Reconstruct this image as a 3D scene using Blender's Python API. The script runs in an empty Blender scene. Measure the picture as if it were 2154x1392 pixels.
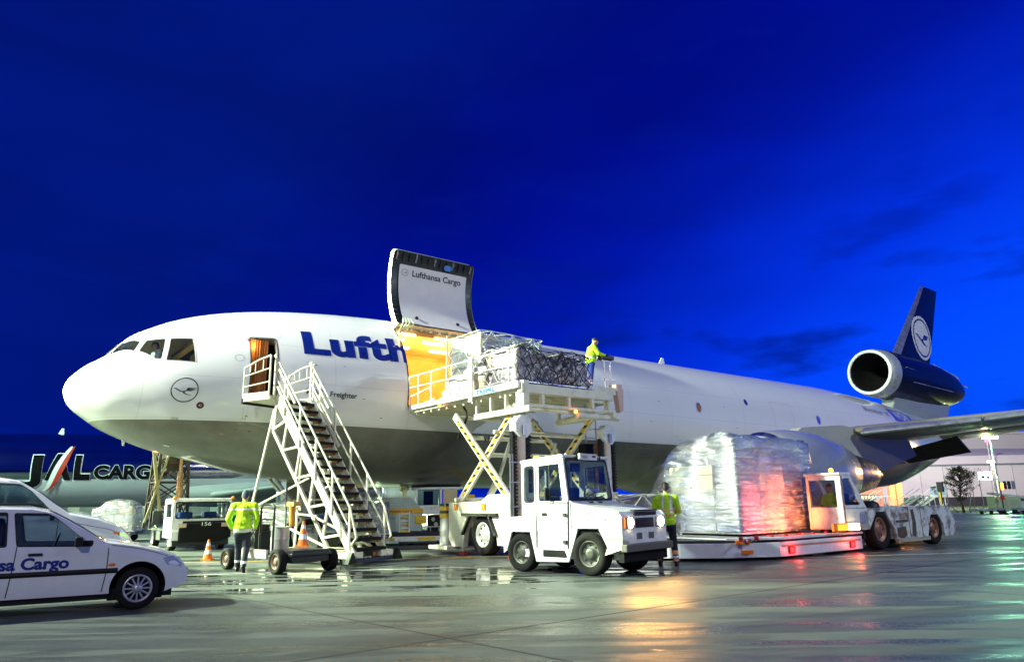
import bpy, bmesh, math, random
import numpy as np
from mathutils import Vector, Matrix
S = bpy.context.scene
COL = S.collection
R = math.radians
pi = math.pi
# ---------------------------------------------------------------- camera
cam_d = bpy.data.cameras.new("camera"); cam = bpy.data.objects.new("camera", cam_d); COL.objects.link(cam)
cam_d.sensor_width = 36.0; cam_d.lens = 25.40; cam_d.clip_end = 3000; cam_d.clip_start = 0.1
_p, _r = R(13.287), R(0.9)
_U0 = Vector((0, -math.sin(_p), math.cos(_p))); _R0 = Vector((1, 0, 0)); _F = Vector((0, math.cos(_p), math.sin(_p)))
_U = _U0*math.cos(_r) + _R0*math.sin(_r); _X = _R0*math.cos(_r) - _U0*math.sin(_r)
cam.matrix_world = Matrix(((_X.x, _U.x, -_F.x, 0), (_X.y, _U.y, -_F.y, 0), (_X.z, _U.z, -_F.z, 1.42), (0, 0, 0, 1)))
S.camera = cam
# ---------------------------------------------------------------- dusk sky
w = bpy.data.worlds.new("World"); S.world = w; w.use_nodes = True
nt = w.node_tree; N = nt.nodes; L = nt.links; N.clear()
def nd(nt_, t, **k):
    n = nt_.nodes.new(t)
    for a, b in k.items(): setattr(n, a, b)
    return n
tc = nd(nt, 'ShaderNodeTexCoord')
glow = Vector((0.796, 0.597, -0.65))   # brighter towards the set sun, darker overhead
dot = nd(nt, 'ShaderNodeVectorMath', operation='DOT_PRODUCT'); dot.inputs[1].default_value = glow
L.new(tc.outputs['Generated'], dot.inputs[0])
ramp = nd(nt, 'ShaderNodeValToRGB'); cr = ramp.color_ramp
cr.elements[0].position = 0.0; cr.elements[0].color = (0.0004, 0.0085, 0.20, 1)
cr.elements[1].position = 0.95; cr.elements[1].color = (0.002, 0.095, 1.0, 1)
for p_, c_ in ((0.20, (0.0003, 0.0045, 0.22, 1)), (0.34, (0.0003, 0.0045, 0.28, 1)), (0.48, (0.0003, 0.0085, 0.40, 1)), (0.66, (0.0003, 0.028, 0.68, 1)), (0.80, (0.0005, 0.068, 1.0, 1))):
    e = cr.elements.new(p_); e.color = c_
L.new(dot.outputs['Value'], ramp.inputs['Fac'])
# thin dark cloud banks drifting low in the sky
mp = nd(nt, 'ShaderNodeMapping'); mp.inputs['Scale'].default_value = (1, 1, 3.2)
L.new(tc.outputs['Generated'], mp.inputs['Vector'])
nz = nd(nt, 'ShaderNodeTexNoise'); nz.inputs['Scale'].default_value = 5.0; nz.inputs['Detail'].default_value = 7; nz.inputs['Roughness'].default_value = 0.55
L.new(mp.outputs['Vector'], nz.inputs['Vector'])
cl = nd(nt, 'ShaderNodeMapRange'); cl.inputs['From Min'].default_value = 0.54; cl.inputs['From Max'].default_value = 0.66
L.new(nz.outputs['Fac'], cl.inputs['Value'])
nz2 = nd(nt, 'ShaderNodeTexNoise'); nz2.inputs['Scale'].default_value = 1.6; nz2.inputs['Detail'].default_value = 3
L.new(mp.outputs['Vector'], nz2.inputs['Vector'])
cl2 = nd(nt, 'ShaderNodeMapRange'); cl2.inputs['From Min'].default_value = 0.38; cl2.inputs['From Max'].default_value = 0.62; cl2.inputs['To Min'].default_value = 0.78; cl2.inputs['To Max'].default_value = 1.10
L.new(nz2.outputs['Fac'], cl2.inputs['Value'])
mul = nd(nt, 'ShaderNodeMix', data_type='RGBA', blend_type='MULTIPLY'); mul.inputs[0].default_value = 1
L.new(ramp.outputs['Color'], mul.inputs[6]); L.new(cl2.outputs['Result'], mul.inputs[7])
mx = nd(nt, 'ShaderNodeMix', data_type='RGBA', blend_type='MIX')
sz = nd(nt, 'ShaderNodeSeparateXYZ'); L.new(tc.outputs['Generated'], sz.inputs[0])
lowm = nd(nt, 'ShaderNodeMapRange'); lowm.inputs['From Min'].default_value = 0.12; lowm.inputs['From Max'].default_value = 0.42; lowm.inputs['To Min'].default_value = 0.85; lowm.inputs['To Max'].default_value = 0.22
L.new(sz.outputs['Z'], lowm.inputs['Value'])
fac = nd(nt, 'ShaderNodeMath', operation='MULTIPLY'); L.new(lowm.outputs[0], fac.inputs[1])
L.new(cl.outputs['Result'], fac.inputs[0]); L.new(fac.outputs[0], mx.inputs[0])
L.new(mul.outputs[2], mx.inputs[6]); mx.inputs[7].default_value = (0.0004, 0.011, 0.26, 1)
bg = nd(nt, 'ShaderNodeBackground'); bg.inputs['Strength'].default_value = 1.0
L.new(mx.outputs[2], bg.inputs['Color'])
out = nd(nt, 'ShaderNodeOutputWorld'); L.new(bg.outputs[0], out.inputs[0])
# ---------------------------------------------------------------- apron floodlights (unseen, no masts built; the last three added for their effect)
def lamp(kind, loc, power, color, target=None, size=0.5, spot=90, blend=0.6, name='unseen_floodlight'):
    d = bpy.data.lights.new(name, kind); d.energy = power; d.color = color
    if kind in ('SPOT', 'POINT'): d.shadow_soft_size = size
    if kind == 'SPOT': d.spot_size = R(spot); d.spot_blend = blend
    o = bpy.data.objects.new(name, d); COL.objects.link(o); o.location = loc
    if target is not None:
        o.rotation_euler = (Vector(target) - Vector(loc)).to_track_quat('-Z', 'Y').to_euler()
    return o
lamp('SPOT', (-34, 6, 23), 215000, (0.90, 1.0, 0.78), (-3, 23, 4), 0.7, 66, 0.8)
lamp('SPOT', (-6, -34, 24), 23000, (0.95, 0.94, 0.90), (5, 24, 2), 0.7, 80)
lamp('SPOT', (-62, 34, 22), 150000, (0.66, 1.0, 0.72), (-26, 62, 2), 0.7, 90)
lamp('SPOT', (48, 6, 24), 36000, (0.76, 0.95, 1.0), (20, 38, 7), 0.7, 90)
lamp('SPOT', (-64, 40, 24), 1500000, (0.78, 1.0, 0.58), (-6, 27, 0), 1.2, 32, 0.9)
lamp('SPOT', (-13, 112, 5.5), 30000, (0.85, 1.0, 0.60), (-3, 15, 0), 1.5, 50, 0.8)  # low unseen lamp added far off for a pale reflection on wet ground
lamp('SPOT', (34, 135, 18), 40000, (1.0, 0.72, 0.36), (8, 34, 0), 1.5, 60)  # unseen warm lamp added far off for golden glare on the apron
lamp('SPOT', (30, 62, 18), 130000, (1.0, 0.90, 0.94), (62, 98, 3), 0.6, 90)  # unseen lamp added to brighten the hangar front
S.view_settings.view_transform = 'Standard'; S.view_settings.look = 'None'
S.view_settings.exposure = 0.0; S.view_settings.gamma = 1.0
# ---------------------------------------------------------------- materials
MATS = {}
def mat(name, color, rough=0.5, metal=0.0, var=0.12, vscale=3.0, bump=0.0, bscale=20.0, coat=0.0, dirt=0.0, spec=0.5, dthr=0.53):
    if name in MATS: return MATS[name]
    m = bpy.data.materials.new(name); m.use_nodes = True; t = m.node_tree; b = t.nodes['Principled BSDF']
    b.inputs['Roughness'].default_value = rough; b.inputs['Metallic'].default_value = metal
    b.inputs['Coat Weight'].default_value = coat; b.inputs['Coat Roughness'].default_value = 0.08
    b.inputs['Specular IOR Level'].default_value = spec
    c = nd(t, 'ShaderNodeTexCoord')
    n = nd(t, 'ShaderNodeTexNoise'); n.inputs['Scale'].default_value = vscale; n.inputs['Detail'].default_value = 6
    t.links.new(c.outputs['Object'], n.inputs['Vector'])
    mr = nd(t, 'ShaderNodeMapRange'); mr.inputs['From Min'].default_value = 0.3; mr.inputs['From Max'].default_value = 0.7
    mr.inputs['To Min'].default_value = 1-var; mr.inputs['To Max'].default_value = 1+var*0.4
    t.links.new(n.outputs['Fac'], mr.inputs['Value'])
    mm = nd(t, 'ShaderNodeMix', data_type='RGBA', blend_type='MULTIPLY'); mm.inputs[0].default_value = 1
    mm.inputs[6].default_value = (*color, 1); t.links.new(mr.outputs[0], mm.inputs[7])
    last = mm.outputs[2]
    if dirt > 0:
        n2 = nd(t, 'ShaderNodeTexNoise'); n2.inputs['Scale'].default_value = vscale*2.3; n2.inputs['Detail'].default_value = 9; n2.inputs['Roughness'].default_value = 0.7
        t.links.new(c.outputs['Object'], n2.inputs['Vector'])
        m2 = nd(t, 'ShaderNodeMapRange'); m2.inputs['From Min'].default_value = dthr; m2.inputs['From Max'].default_value = dthr+.13; m2.inputs['To Max'].default_value = dirt
        t.links.new(n2.outputs['Fac'], m2.inputs['Value'])
        m3 = nd(t, 'ShaderNodeMix', data_type='RGBA'); t.links.new(m2.outputs[0], m3.inputs[0]); t.links.new(last, m3.inputs[6]); m3.inputs[7].default_value = (0.12, 0.075, 0.04, 1)
        last = m3.outputs[2]
    t.links.new(last, b.inputs['Base Color'])
    r2 = nd(t, 'ShaderNodeMapRange'); r2.inputs['From Min'].default_value = 0.3; r2.inputs['From Max'].default_value = 0.7
    r2.inputs['To Min'].default_value = max(rough-0.08, 0.02); r2.inputs['To Max'].default_value = min(rough+0.1, 1)
    t.links.new(n.outputs['Fac'], r2.inputs['Value']); t.links.new(r2.outputs[0], b.inputs['Roughness'])
    if bump > 0:
        n3 = nd(t, 'ShaderNodeTexNoise'); n3.inputs['Scale'].default_value = bscale; n3.inputs['Detail'].default_value = 5
        t.links.new(c.outputs['Object'], n3.inputs['Vector'])
        bp = nd(t, 'ShaderNodeBump'); bp.inputs['Strength'].default_value = bump; bp.inputs['Distance'].default_value = 0.05
        t.links.new(n3.outputs['Fac'], bp.inputs['Height']); t.links.new(bp.outputs[0], b.inputs['Normal'])
    MATS[name] = m
    return m
WHITE = mat('white paint', (0.78, 0.79, 0.76), 0.34, coat=0.3, var=0.12, dirt=0.28, dthr=.51)
WORN = mat('worn white paint', (0.66, 0.66, 0.62), 0.5, var=0.2, vscale=1.3, dirt=0.9, dthr=.47)
CARW = mat('car white', (0.72, 0.73, 0.78), 0.22, coat=0.8, var=0.05, dirt=0.04)
CREAM = mat('cream paint', (0.72, 0.70, 0.55), 0.42, var=0.12, dirt=0.25)
BLACK = mat('black paint', (0.010, 0.010, 0.012), 0.5, spec=.25)
RUB = mat('tyre rubber', (0.012, 0.012, 0.012), 0.9, bump=0.2, bscale=60, spec=.2)
DARK = mat('dark metal', (0.03, 0.032, 0.036), 0.45, 0.4)
STEEL = mat('galvanised steel', (0.50, 0.51, 0.52), 0.35, 0.9, var=0.2)
ALU = mat('aluminium', (0.72, 0.73, 0.75), 0.28, 1.0, var=0.1, dirt=0.1)
RIM = mat('wheel silver', (0.42, 0.42, 0.44), 0.35, 0.8, dirt=0.3)
YEL = mat('yellow paint', (0.80, 0.52, 0.02), 0.4)
ORG = mat('orange plastic', (0.85, 0.17, 0.01), 0.4)
RED = mat('red plastic', (0.55, 0.02, 0.015), 0.4)
BLUE = mat('navy livery', (0.006, 0.016, 0.14), 0.22, coat=0.7, var=0.3, vscale=0.6)
NAVY = mat('navy lettering', (0.004, 0.018, 0.22), 0.3)
INK = mat('black lettering', (0.01, 0.012, 0.02), 0.4, var=0)
WINK = mat('white lettering', (0.8, 0.8, 0.8), 0.4, var=0)
HIVIS = mat('hi-vis yellow fabric', (0.50, 0.85, 0.015), 0.75, bump=0.5, bscale=14, var=0.2, vscale=6)
REFL = mat('reflective tape', (0.8, 0.8, 0.8), 0.35, var=0.05)
ORFL = mat('orange reflective tape', (0.9, 0.35, 0.12), 0.4, var=0.05)
TROU = mat('dark work trousers', (0.012, 0.014, 0.03), 0.8, bump=0.4, bscale=14)
BTRO = mat('blue work trousers', (0.02, 0.05, 0.30), 0.8, bump=0.4, bscale=14)
SKIN = mat('skin', (0.50, 0.29, 0.20), 0.5)
HAIR = mat('dark hair', (0.015, 0.012, 0.01), 0.6)
SEAT = mat('blue seat fabric', (0.02, 0.06, 0.25), 0.8)
def emis(name, color, s):
    if name in MATS: return MATS[name]
    m = bpy.data.materials.new(name); m.use_nodes = True; t = m.node_tree; t.nodes.clear()
    e = nd(t, 'ShaderNodeEmission'); e.inputs[0].default_value = (*color, 1); e.inputs[1].default_value = s
    o = nd(t, 'ShaderNodeOutputMaterial'); t.links.new(e.outputs[0], o.inputs[0]); MATS[name] = m
    return m
def glassm(name, tint=(0.75, 0.85, 0.9), rough=0.02, opac=0.25, base=(0.01, 0.015, 0.02)):
    m = bpy.data.materials.new(name); m.use_nodes = True; t = m.node_tree; t.nodes.clear()
    tr = nd(t, 'ShaderNodeBsdfTransparent'); tr.inputs[0].default_value = (*tint, 1)
    df = nd(t, 'ShaderNodeBsdfDiffuse'); df.inputs[0].default_value = (*base, 1)
    m0 = nd(t, 'ShaderNodeMixShader'); m0.inputs[0].default_value = opac; t.links.new(tr.outputs[0], m0.inputs[1]); t.links.new(df.outputs[0], m0.inputs[2])
    gl = nd(t, 'ShaderNodeBsdfGlossy'); gl.inputs['Roughness'].default_value = rough
    lw = nd(t, 'ShaderNodeLayerWeight'); pw = nd(t, 'ShaderNodeMath', operation='POWER'); pw.inputs[1].default_value = 4.0; t.links.new(lw.outputs['Facing'], pw.inputs[0])
    fr = nd(t, 'ShaderNodeMapRange'); fr.inputs['To Min'].default_value = 0.05; fr.inputs['To Max'].default_value = 0.9; t.links.new(pw.outputs[0], fr.inputs['Value'])
    m1 = nd(t, 'ShaderNodeMixShader'); t.links.new(fr.outputs[0], m1.inputs[0]); t.links.new(m0.outputs[0], m1.inputs[1]); t.links.new(gl.outputs[0], m1.inputs[2])
    o = nd(t, 'ShaderNodeOutputMaterial'); t.links.new(m1.outputs[0], o.inputs[0]); MATS[name] = m
    return m
GLASS = glassm('window glass'); DGLASS = glassm('dark car glass', (0.55, 0.65, 0.75), 0.02, 0.22)
lamp('SPOT', (37, 50, 4), 8000, (1.0, 0.62, 0.20), (17, 37, 3.2), 0.4, 34)  # unseen orange lamp added to warm the wing root
AMBER = emis('amber beacon light', (1.0, 0.28, 0.02), 14.0)
REDL = emis('red tail light', (1.0, 0.02, 0.02), 7.0)
HEADL = emis('headlamp light', (1.0, 0.82, 0.50), 30.0)
def film(name, cols, shine=0.12, bump=1.0, scale=3.0, stretch=(1, 1, 1)):
    """crinkled plastic wrap over mixed freight"""
    m = bpy.data.materials.new(name); m.use_nodes = True; t = m.node_tree; b = t.nodes['Principled BSDF']
    c = nd(t, 'ShaderNodeTexCoord'); mp_ = nd(t, 'ShaderNodeMapping'); mp_.inputs['Scale'].default_value = stretch
    t.links.new(c.outputs['Object'], mp_.inputs[0])
    v = nd(t, 'ShaderNodeTexVoronoi', distance='CHEBYCHEV'); v.inputs['Scale'].default_value = scale; t.links.new(mp_.outputs[0], v.inputs['Vector'])
    sp = nd(t, 'ShaderNodeSeparateColor'); t.links.new(v.outputs['Color'], sp.inputs[0])
    rp = nd(t, 'ShaderNodeValToRGB'); rp.color_ramp.interpolation = 'CONSTANT'
    k = len(cols)
    rp.color_ramp.elements[0].color = (*cols[0], 1); rp.color_ramp.elements[1].position = 1/k; rp.color_ramp.elements[1].color = (*cols[1], 1)
    for i in range(2, k):
        e_ = rp.color_ramp.elements.new(i/k); e_.color = (*cols[i], 1)
    t.links.new(sp.outputs[0], rp.inputs[0])
    n = nd(t, 'ShaderNodeTexNoise'); n.inputs['Scale'].default_value = scale*2.5; n.inputs['Detail'].default_value = 8; n.inputs['Distortion'].default_value = 1.5
    t.links.new(mp_.outputs[0], n.inputs['Vector'])
    mr = nd(t, 'ShaderNodeMapRange'); mr.inputs['From Min'].default_value = 0.52; mr.inputs['From Max'].default_value = 0.62; t.links.new(n.outputs['Fac'], mr.inputs['Value'])
    mm = nd(t, 'ShaderNodeMix', data_type='RGBA'); fm = nd(t, 'ShaderNodeMath', operation='MULTIPLY'); fm.inputs[1].default_value = 0.45
    t.links.new(mr.outputs[0], fm.inputs[0]); t.links.new(fm.outputs[0], mm.inputs[0]); t.links.new(rp.outputs[0], mm.inputs[6]); mm.inputs[7].default_value = (0.75, 0.78, 0.8, 1)
    t.links.new(mm.outputs[2], b.inputs['Base Color'])
    b.inputs['Roughness'].default_value = 0.4; b.inputs['Coat Weight'].default_value = 1.0; b.inputs['Coat Roughness'].default_value = shine
    bp = nd(t, 'ShaderNodeBump'); bp.inputs['Strength'].default_value = bump; bp.inputs['Distance'].default_value = 0.06
    t.links.new(n.outputs['Fac'], bp.inputs['Height']); t.links.new(bp.outputs[0], b.inputs['Normal']); t.links.new(bp.outputs[0], b.inputs['Coat Normal'])
    MATS[name] = m
    return m
# ---------------------------------------------------------------- mesh helpers
class MB:
    """collects shapes; build() links them as one mesh object"""
    def __init__(s): s.v = []; s.f = []; s.m = []; s.sm = []
    def add(s, vs, fs, mi=0, smooth=False):
        o = len(s.v); s.v += [tuple(v) for v in vs]
        for f in fs: s.f.append([i+o for i in f]); s.m.append(mi); s.sm.append(smooth)
        return s
    def box(s, c, d, rz=0, mi=0, M=None):
        hx, hy, hz = d[0]/2, d[1]/2, d[2]/2
        vs = [Vector((x*hx, y*hy, z*hz)) for z in (-1, 1) for y in (-1, 1) for x in (-1, 1)]
        if M is None: M = Matrix.Rotation(rz, 3, 'Z')
        vs = [M @ v + Vector(c) for v in vs]
        return s.add(vs, [(0, 2, 3, 1), (4, 5, 7, 6), (0, 1, 5, 4), (2, 6, 7, 3), (0, 4, 6, 2), (1, 3, 7, 5)], mi)
    def b2(s, a, b, mi=0):
        return s.box([(a[i]+b[i])/2 for i in range(3)], [abs(b[i]-a[i]) for i in range(3)], 0, mi)
    def beam(s, p, q, w_=0.05, h=None, mi=0, up=(0, 0, 1)):
        p = Vector(p); q = Vector(q); d = q-p; l = d.length
        if l < 1e-6: return s
        z = d/l; u = Vector(up)
        if abs(z.dot(u)) > 0.98: u = Vector((0, 1, 0))
        x = u.cross(z).normalized(); y = z.cross(x)
        return s.box((p+q)/2, (w_, h or w_, l), 0, mi, Matrix((x, y, z)).transposed())
    def cyl(s, p, q, r, r2=None, seg=12, mi=0, cap=True, smooth=True):
        p = Vector(p); q = Vector(q); z = (q-p).normalized()
        u = Vector((0, 0, 1)) if abs(z.z) < 0.95 else Vector((1, 0, 0))
        x = u.cross(z).normalized(); y = z.cross(x); r2 = r if r2 is None else r2
        a = [(math.cos(2*pi*i/seg), math.sin(2*pi*i/seg)) for i in range(seg)]
        vs = [p+x*(c*r)+y*(d*r) for c, d in a]+[q+x*(c*r2)+y*(d*r2) for c, d in a]
        s.add(vs, [(i, (i+1) % seg, (i+1) % seg+seg, i+seg) for i in range(seg)], mi, smooth)
        if cap: s.add(vs, [list(range(seg))[::-1], list(range(seg, 2*seg))], mi)
        return s
    def tube(s, pts, r, seg=7, mi=0):
        for a, b in zip(pts[:-1], pts[1:]): s.cyl(a, b, r, seg=seg, mi=mi)
        return s
    def lathe(s, o, ax, prof, seg=24, mi=0, smooth=True):
        o = Vector(o); z = Vector(ax).normalized(); u = Vector((0, 0, 1)) if abs(z.z) < 0.95 else Vector((1, 0, 0))
        x = u.cross(z).normalized(); y = z.cross(x); vs = []
        for (t, r) in prof:
            vs += [o+z*t+x*(r*math.cos(2*pi*i/seg))+y*(r*math.sin(2*pi*i/seg)) for i in range(seg)]
        fs = [(k*seg+i, k*seg+(i+1) % seg, (k+1)*seg+(i+1) % seg, (k+1)*seg+i) for k in range(len(prof)-1) for i in range(seg)]
        return s.add(vs, fs, mi, smooth)
    def prism(s, pts, fn, t0, t1, mi=0):
        """2D outline extruded; fn(u, v, t) -> xyz"""
        n = len(pts); vs = [fn(u, v, t0) for u, v in pts]+[fn(u, v, t1) for u, v in pts]
        s.add(vs, [(i, (i+1) % n, (i+1) % n+n, i+n) for i in range(n)]+[list(range(n))[::-1], list(range(n, 2*n))], mi)
        return s
    def sph(s, c, r, seg=12, mi=0, sc=(1, 1, 1)):
        vs = []; fs = []; k = seg//2
        for j in range(k+1):
            for i in range(seg):
                a = pi*j/k; b = 2*pi*i/seg
                vs.append((c[0]+r*sc[0]*math.sin(a)*math.cos(b), c[1]+r*sc[1]*math.sin(a)*math.sin(b), c[2]+r*sc[2]*math.cos(a)))
        for j in range(k):
            for i in range(seg): fs.append((j*seg+i, (j+1)*seg+i, (j+1)*seg+(i+1) % seg, j*seg+(i+1) % seg))
        return s.add(vs, fs, mi, True)
    def build(s, name, mats, parent=None, bevel=0.0, mod=None):
        me = bpy.data.meshes.new(name); me.from_pydata(s.v, [], s.f); me.update()
        mats = mats if isinstance(mats, (list, tuple)) else [mats]
        for m_ in mats: me.materials.append(m_)
        me.polygons.foreach_set('material_index', [min(i, len(mats)-1) for i in s.m])
        me.polygons.foreach_set('use_smooth', s.sm)
        b_ = bmesh.new(); b_.from_mesh(me); bmesh.ops.recalc_face_normals(b_, faces=b_.faces); b_.to_mesh(me); b_.free()
        return link(name, me, parent, bevel)
def link(name, me, parent=None, bevel=0.0):
    o = bpy.data.objects.new(name, me); COL.objects.link(o)
    if parent: o.parent = parent
    if bevel:
        md = o.modifiers.new('bevel', 'BEVEL'); md.width = bevel; md.segments = 2; md.limit_method = 'ANGLE'; md.angle_limit = R(40)
    return o
def tag(o, label=None, cat=None, group=None, kind=None):
    if label: o['label'] = label
    if cat: o['category'] = cat
    if group: o['group'] = group
    if kind: o['kind'] = kind
    return o
def thing(name, label, cat, loc, rz=0, group=None):
    o = bpy.data.objects.new(name, None); COL.objects.link(o); o.location = loc; o.rotation_euler = (0, 0, rz)
    o.empty_display_size = 0.2
    return tag(o, label, cat, group)
def copy_tree(o, parent=None):
    c = o.copy(); COL.objects.link(c)
    if parent: c.parent = parent
    for ch in [x for x in bpy.data.objects if x.parent == o]: copy_tree(ch, c)
    return c
def rpoly(pts, r, n=4):
    out = []
    k = len(pts)
    for i in range(k):
        p = Vector(pts[i]); a = Vector(pts[i-1]); b = Vector(pts[(i+1) % k])
        da = (a-p); db = (b-p); rr = min(r, da.length*.45, db.length*.45)
        p0 = p+da.normalized()*rr; p1 = p+db.normalized()*rr
        for j in range(n+1):
            t = j/n; q = p0*(1-t)**2+p*2*t*(1-t)+p1*t*t; out.append((q.x, q.y))
    return out
def area2(p): return sum(p[i-1][0]*p[i][1]-p[i][0]*p[i-1][1] for i in range(len(p)))
def cut(bm, poly, keep=False):
    """cut a convex polygon (xy plane) out of flat mesh bm, or keep only it"""
    if area2(poly) < 0: poly = poly[::-1]
    x0 = min(p[0] for p in poly); x1 = max(p[0] for p in poly); y0 = min(p[1] for p in poly); y1 = max(p[1] for p in poly)
    cand = []
    for f in bm.faces:
        xs = [v.co.x for v in f.verts]; ys = [v.co.y for v in f.verts]
        if max(xs) > x0 and min(xs) < x1 and max(ys) > y0 and min(ys) < y1: cand.append(f)
    k = len(poly)
    for i in range(k):
        a = poly[i]; b = poly[(i+1) % k]; dx, dy = b[0]-a[0], b[1]-a[1]
        if dx*dx+dy*dy < 1e-12: continue
        no = Vector((dy, -dx, 0)).normalized(); co = Vector((a[0], a[1], 0))
        g = set(cand)
        for f in cand:
            g.update(f.edges); g.update(f.verts)
        ret = bmesh.ops.bisect_plane(bm, geom=list(g), dist=1e-6, plane_co=co, plane_no=no)
        cand = [f for f in ret['geom'] if isinstance(f, bmesh.types.BMFace) and (f.calc_center_median()-co).dot(no) < 0]
    if keep:
        cs = set(cand); dl = [f for f in bm.faces if f not in cs]
    else: dl = cand
    bmesh.ops.delete(bm, geom=dl, context='FACES')
def grid(x0, x1, nx, y0, y1, ny):
    bm = bmesh.new(); xs = x0 if isinstance(x0, list) else [x0+(x1-x0)*i/nx for i in range(nx+1)]
    ys = y0 if isinstance(y0, list) else [y0+(y1-y0)*i/ny for i in range(ny+1)]
    vs = [[bm.verts.new((x, y, 0)) for y in ys] for x in xs]
    for i in range(len(xs)-1):
        for j in range(len(ys)-1): bm.faces.new((vs[i][j], vs[i+1][j], vs[i+1][j+1], vs[i][j+1]))
    return bm
def plate(name, outline, holes, fn, thick, mats, parent, bevel=0.0):
    """flat sheet metal panel with window holes; fn(u, v, depth) -> xyz"""
    bm = bmesh.new(); f = bm.faces.new([bm.verts.new((u, v, 0)) for u, v in outline])
    bmesh.ops.triangulate(bm, faces=[f])
    for h in holes: cut(bm, h)
    r = bmesh.ops.extrude_face_region(bm, geom=list(bm.faces))
    for v in [x for x in r['geom'] if isinstance(x, bmesh.types.BMVert)]: v.co.z = 1.0
    for v in bm.verts: v.co = Vector(fn(v.co.x, v.co.y, thick*v.co.z))
    bmesh.ops.recalc_face_normals(bm, faces=bm.faces)
    me = bpy.data.meshes.new(name); bm.to_mesh(me); bm.free()
    for m_ in (mats if isinstance(mats, (list, tuple)) else [mats]): me.materials.append(m_)
    return link(name, me, parent, bevel)
def text_geo(body, size, bold=0.0, xs=1.0, spacing=1.0):
    cu = bpy.data.curves.new('lettering', 'FONT'); cu.body = body; cu.size = size; cu.offset = bold*size; cu.resolution_u = 4; cu.space_character = spacing
    o = bpy.data.objects.new('lettering', cu); COL.objects.link(o)
    dg = bpy.context.evaluated_depsgraph_get(); dg.update()
    me = bpy.data.meshes.new_from_object(o.evaluated_get(dg)); bpy.data.objects.remove(o); bpy.data.curves.remove(cu)
    bm = bmesh.new(); bm.from_mesh(me); bpy.data.meshes.remove(me)
    for v in bm.verts: v.co.x *= xs
    return bm
def text(name, body, size, fn, m_, parent, bold=0.0, step=None, width=None, clipx=None, spacing=1.0, italic=0.0):
    """lettering mapped by fn(u, v) -> xyz onto the surface that carries it"""
    bm = text_geo(body, size, bold, spacing=spacing)
    if width:
        x1 = max(v.co.x for v in bm.verts); x0 = min(v.co.x for v in bm.verts)
        for v in bm.verts: v.co.x = (v.co.x-x0)*width/(x1-x0)
    if italic:
        for v in bm.verts: v.co.x += v.co.y*italic
    if clipx is not None:
        bmesh.ops.bisect_plane(bm, geom=list(bm.verts)+list(bm.edges)+list(bm.faces), plane_co=(clipx, 0, 0), plane_no=(1, 0, 0), clear_outer=True)
    if step:
        for ax in (0, 1):
            lo = min(v.co[ax] for v in bm.verts); hi = max(v.co[ax] for v in bm.verts); t = lo+step
            while t < hi:
                co = [0, 0, 0]; no = [0, 0, 0]; co[ax] = t; no[ax] = 1
                bmesh.ops.bisect_plane(bm, geom=list(bm.verts)+list(bm.edges)+list(bm.faces), plane_co=co, plane_no=no); t += step
    for v in bm.verts: v.co = Vector(fn(v.co.x, v.co.y))
    me = bpy.data.meshes.new(name); bm.to_mesh(me); bm.free(); me.materials.append(m_)
    return link(name, me, parent)
def pchip(X, Y):
    X = np.array(X, float); Y = np.array(Y, float); h = np.diff(X); d = np.diff(Y)/h; m_ = np.zeros(len(X))
    for i in range(1, len(X)-1):
        if d[i-1]*d[i] > 0:
            w1 = 2*h[i]+h[i-1]; w2 = h[i]+2*h[i-1]; m_[i] = (w1+w2)/(w1/d[i-1]+w2/d[i])
    m_[0] = d[0]; m_[-1] = d[-1]
    def f(x):
        x = min(max(x, X[0]), X[-1]); i = int(min(max(np.searchsorted(X, x)-1, 0), len(X)-2)); t = (x-X[i])/h[i]
        return float((1+2*t)*(1-t)**2*Y[i]+t*(1-t)**2*h[i]*m_[i]+t*t*(3-2*t)*Y[i+1]+t*t*(t-1)*h[i]*m_[i+1])
    return f
# aircraft-parallel frame: s metres aft of the nose, l metres to port of the centreline
NX, NY = -12.744, 20.235; UX, UY = 0.79317, 0.60900; PX, PY = 0.60900, -0.79317
AANG = math.atan2(UY, UX)
def W(s, l, z=0.0): return (NX+UX*s+PX*l, NY+UY*s+PY*l, z)
def wheel(name, c, ax, r, wd, parent, rim=None, spokes=8, tread=True, hub=True):
    """tyre with rim child; c centre, ax axis pointing outward"""
    ax = Vector(ax).normalized(); c = Vector(c); h = wd/2
    t = MB(); t.lathe(c, ax, [(-h*.8, r*.62), (-h, r*.72), (-h, r*.9), (-h*.8, r*.98), (-h*.3, r), (h*.3, r), (h*.8, r*.98), (h, r*.9), (h, r*.72), (h*.8, r*.62)], 32)
    o = t.build(name, RUB, parent)
    q = MB(); q.lathe(c, ax, [(-h*.8, r*.62), (h*.75, r*.62), (h*.85, r*.58), (h*.45, r*.53), (h*.35, r*.30), (h*.62, r*.26), (h*.66, r*.12), (h*.66, 0.001)], 28)
    for i in range(spokes):
        a = 2*pi*i/spokes; u = Vector((0, 0, 1)); x = u.cross(ax).normalized() if abs(ax.z) < .9 else Vector((1, 0, 0)); y = ax.cross(x)
        p = c+ax*(h*.40)+(x*math.cos(a)+y*math.sin(a))*r*.42
        q.cyl(p, p+ax*h*.06, r*.055, seg=6, mi=1)
    q.build('rim', [rim or RIM, BLACK], o)
    return o
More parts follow.
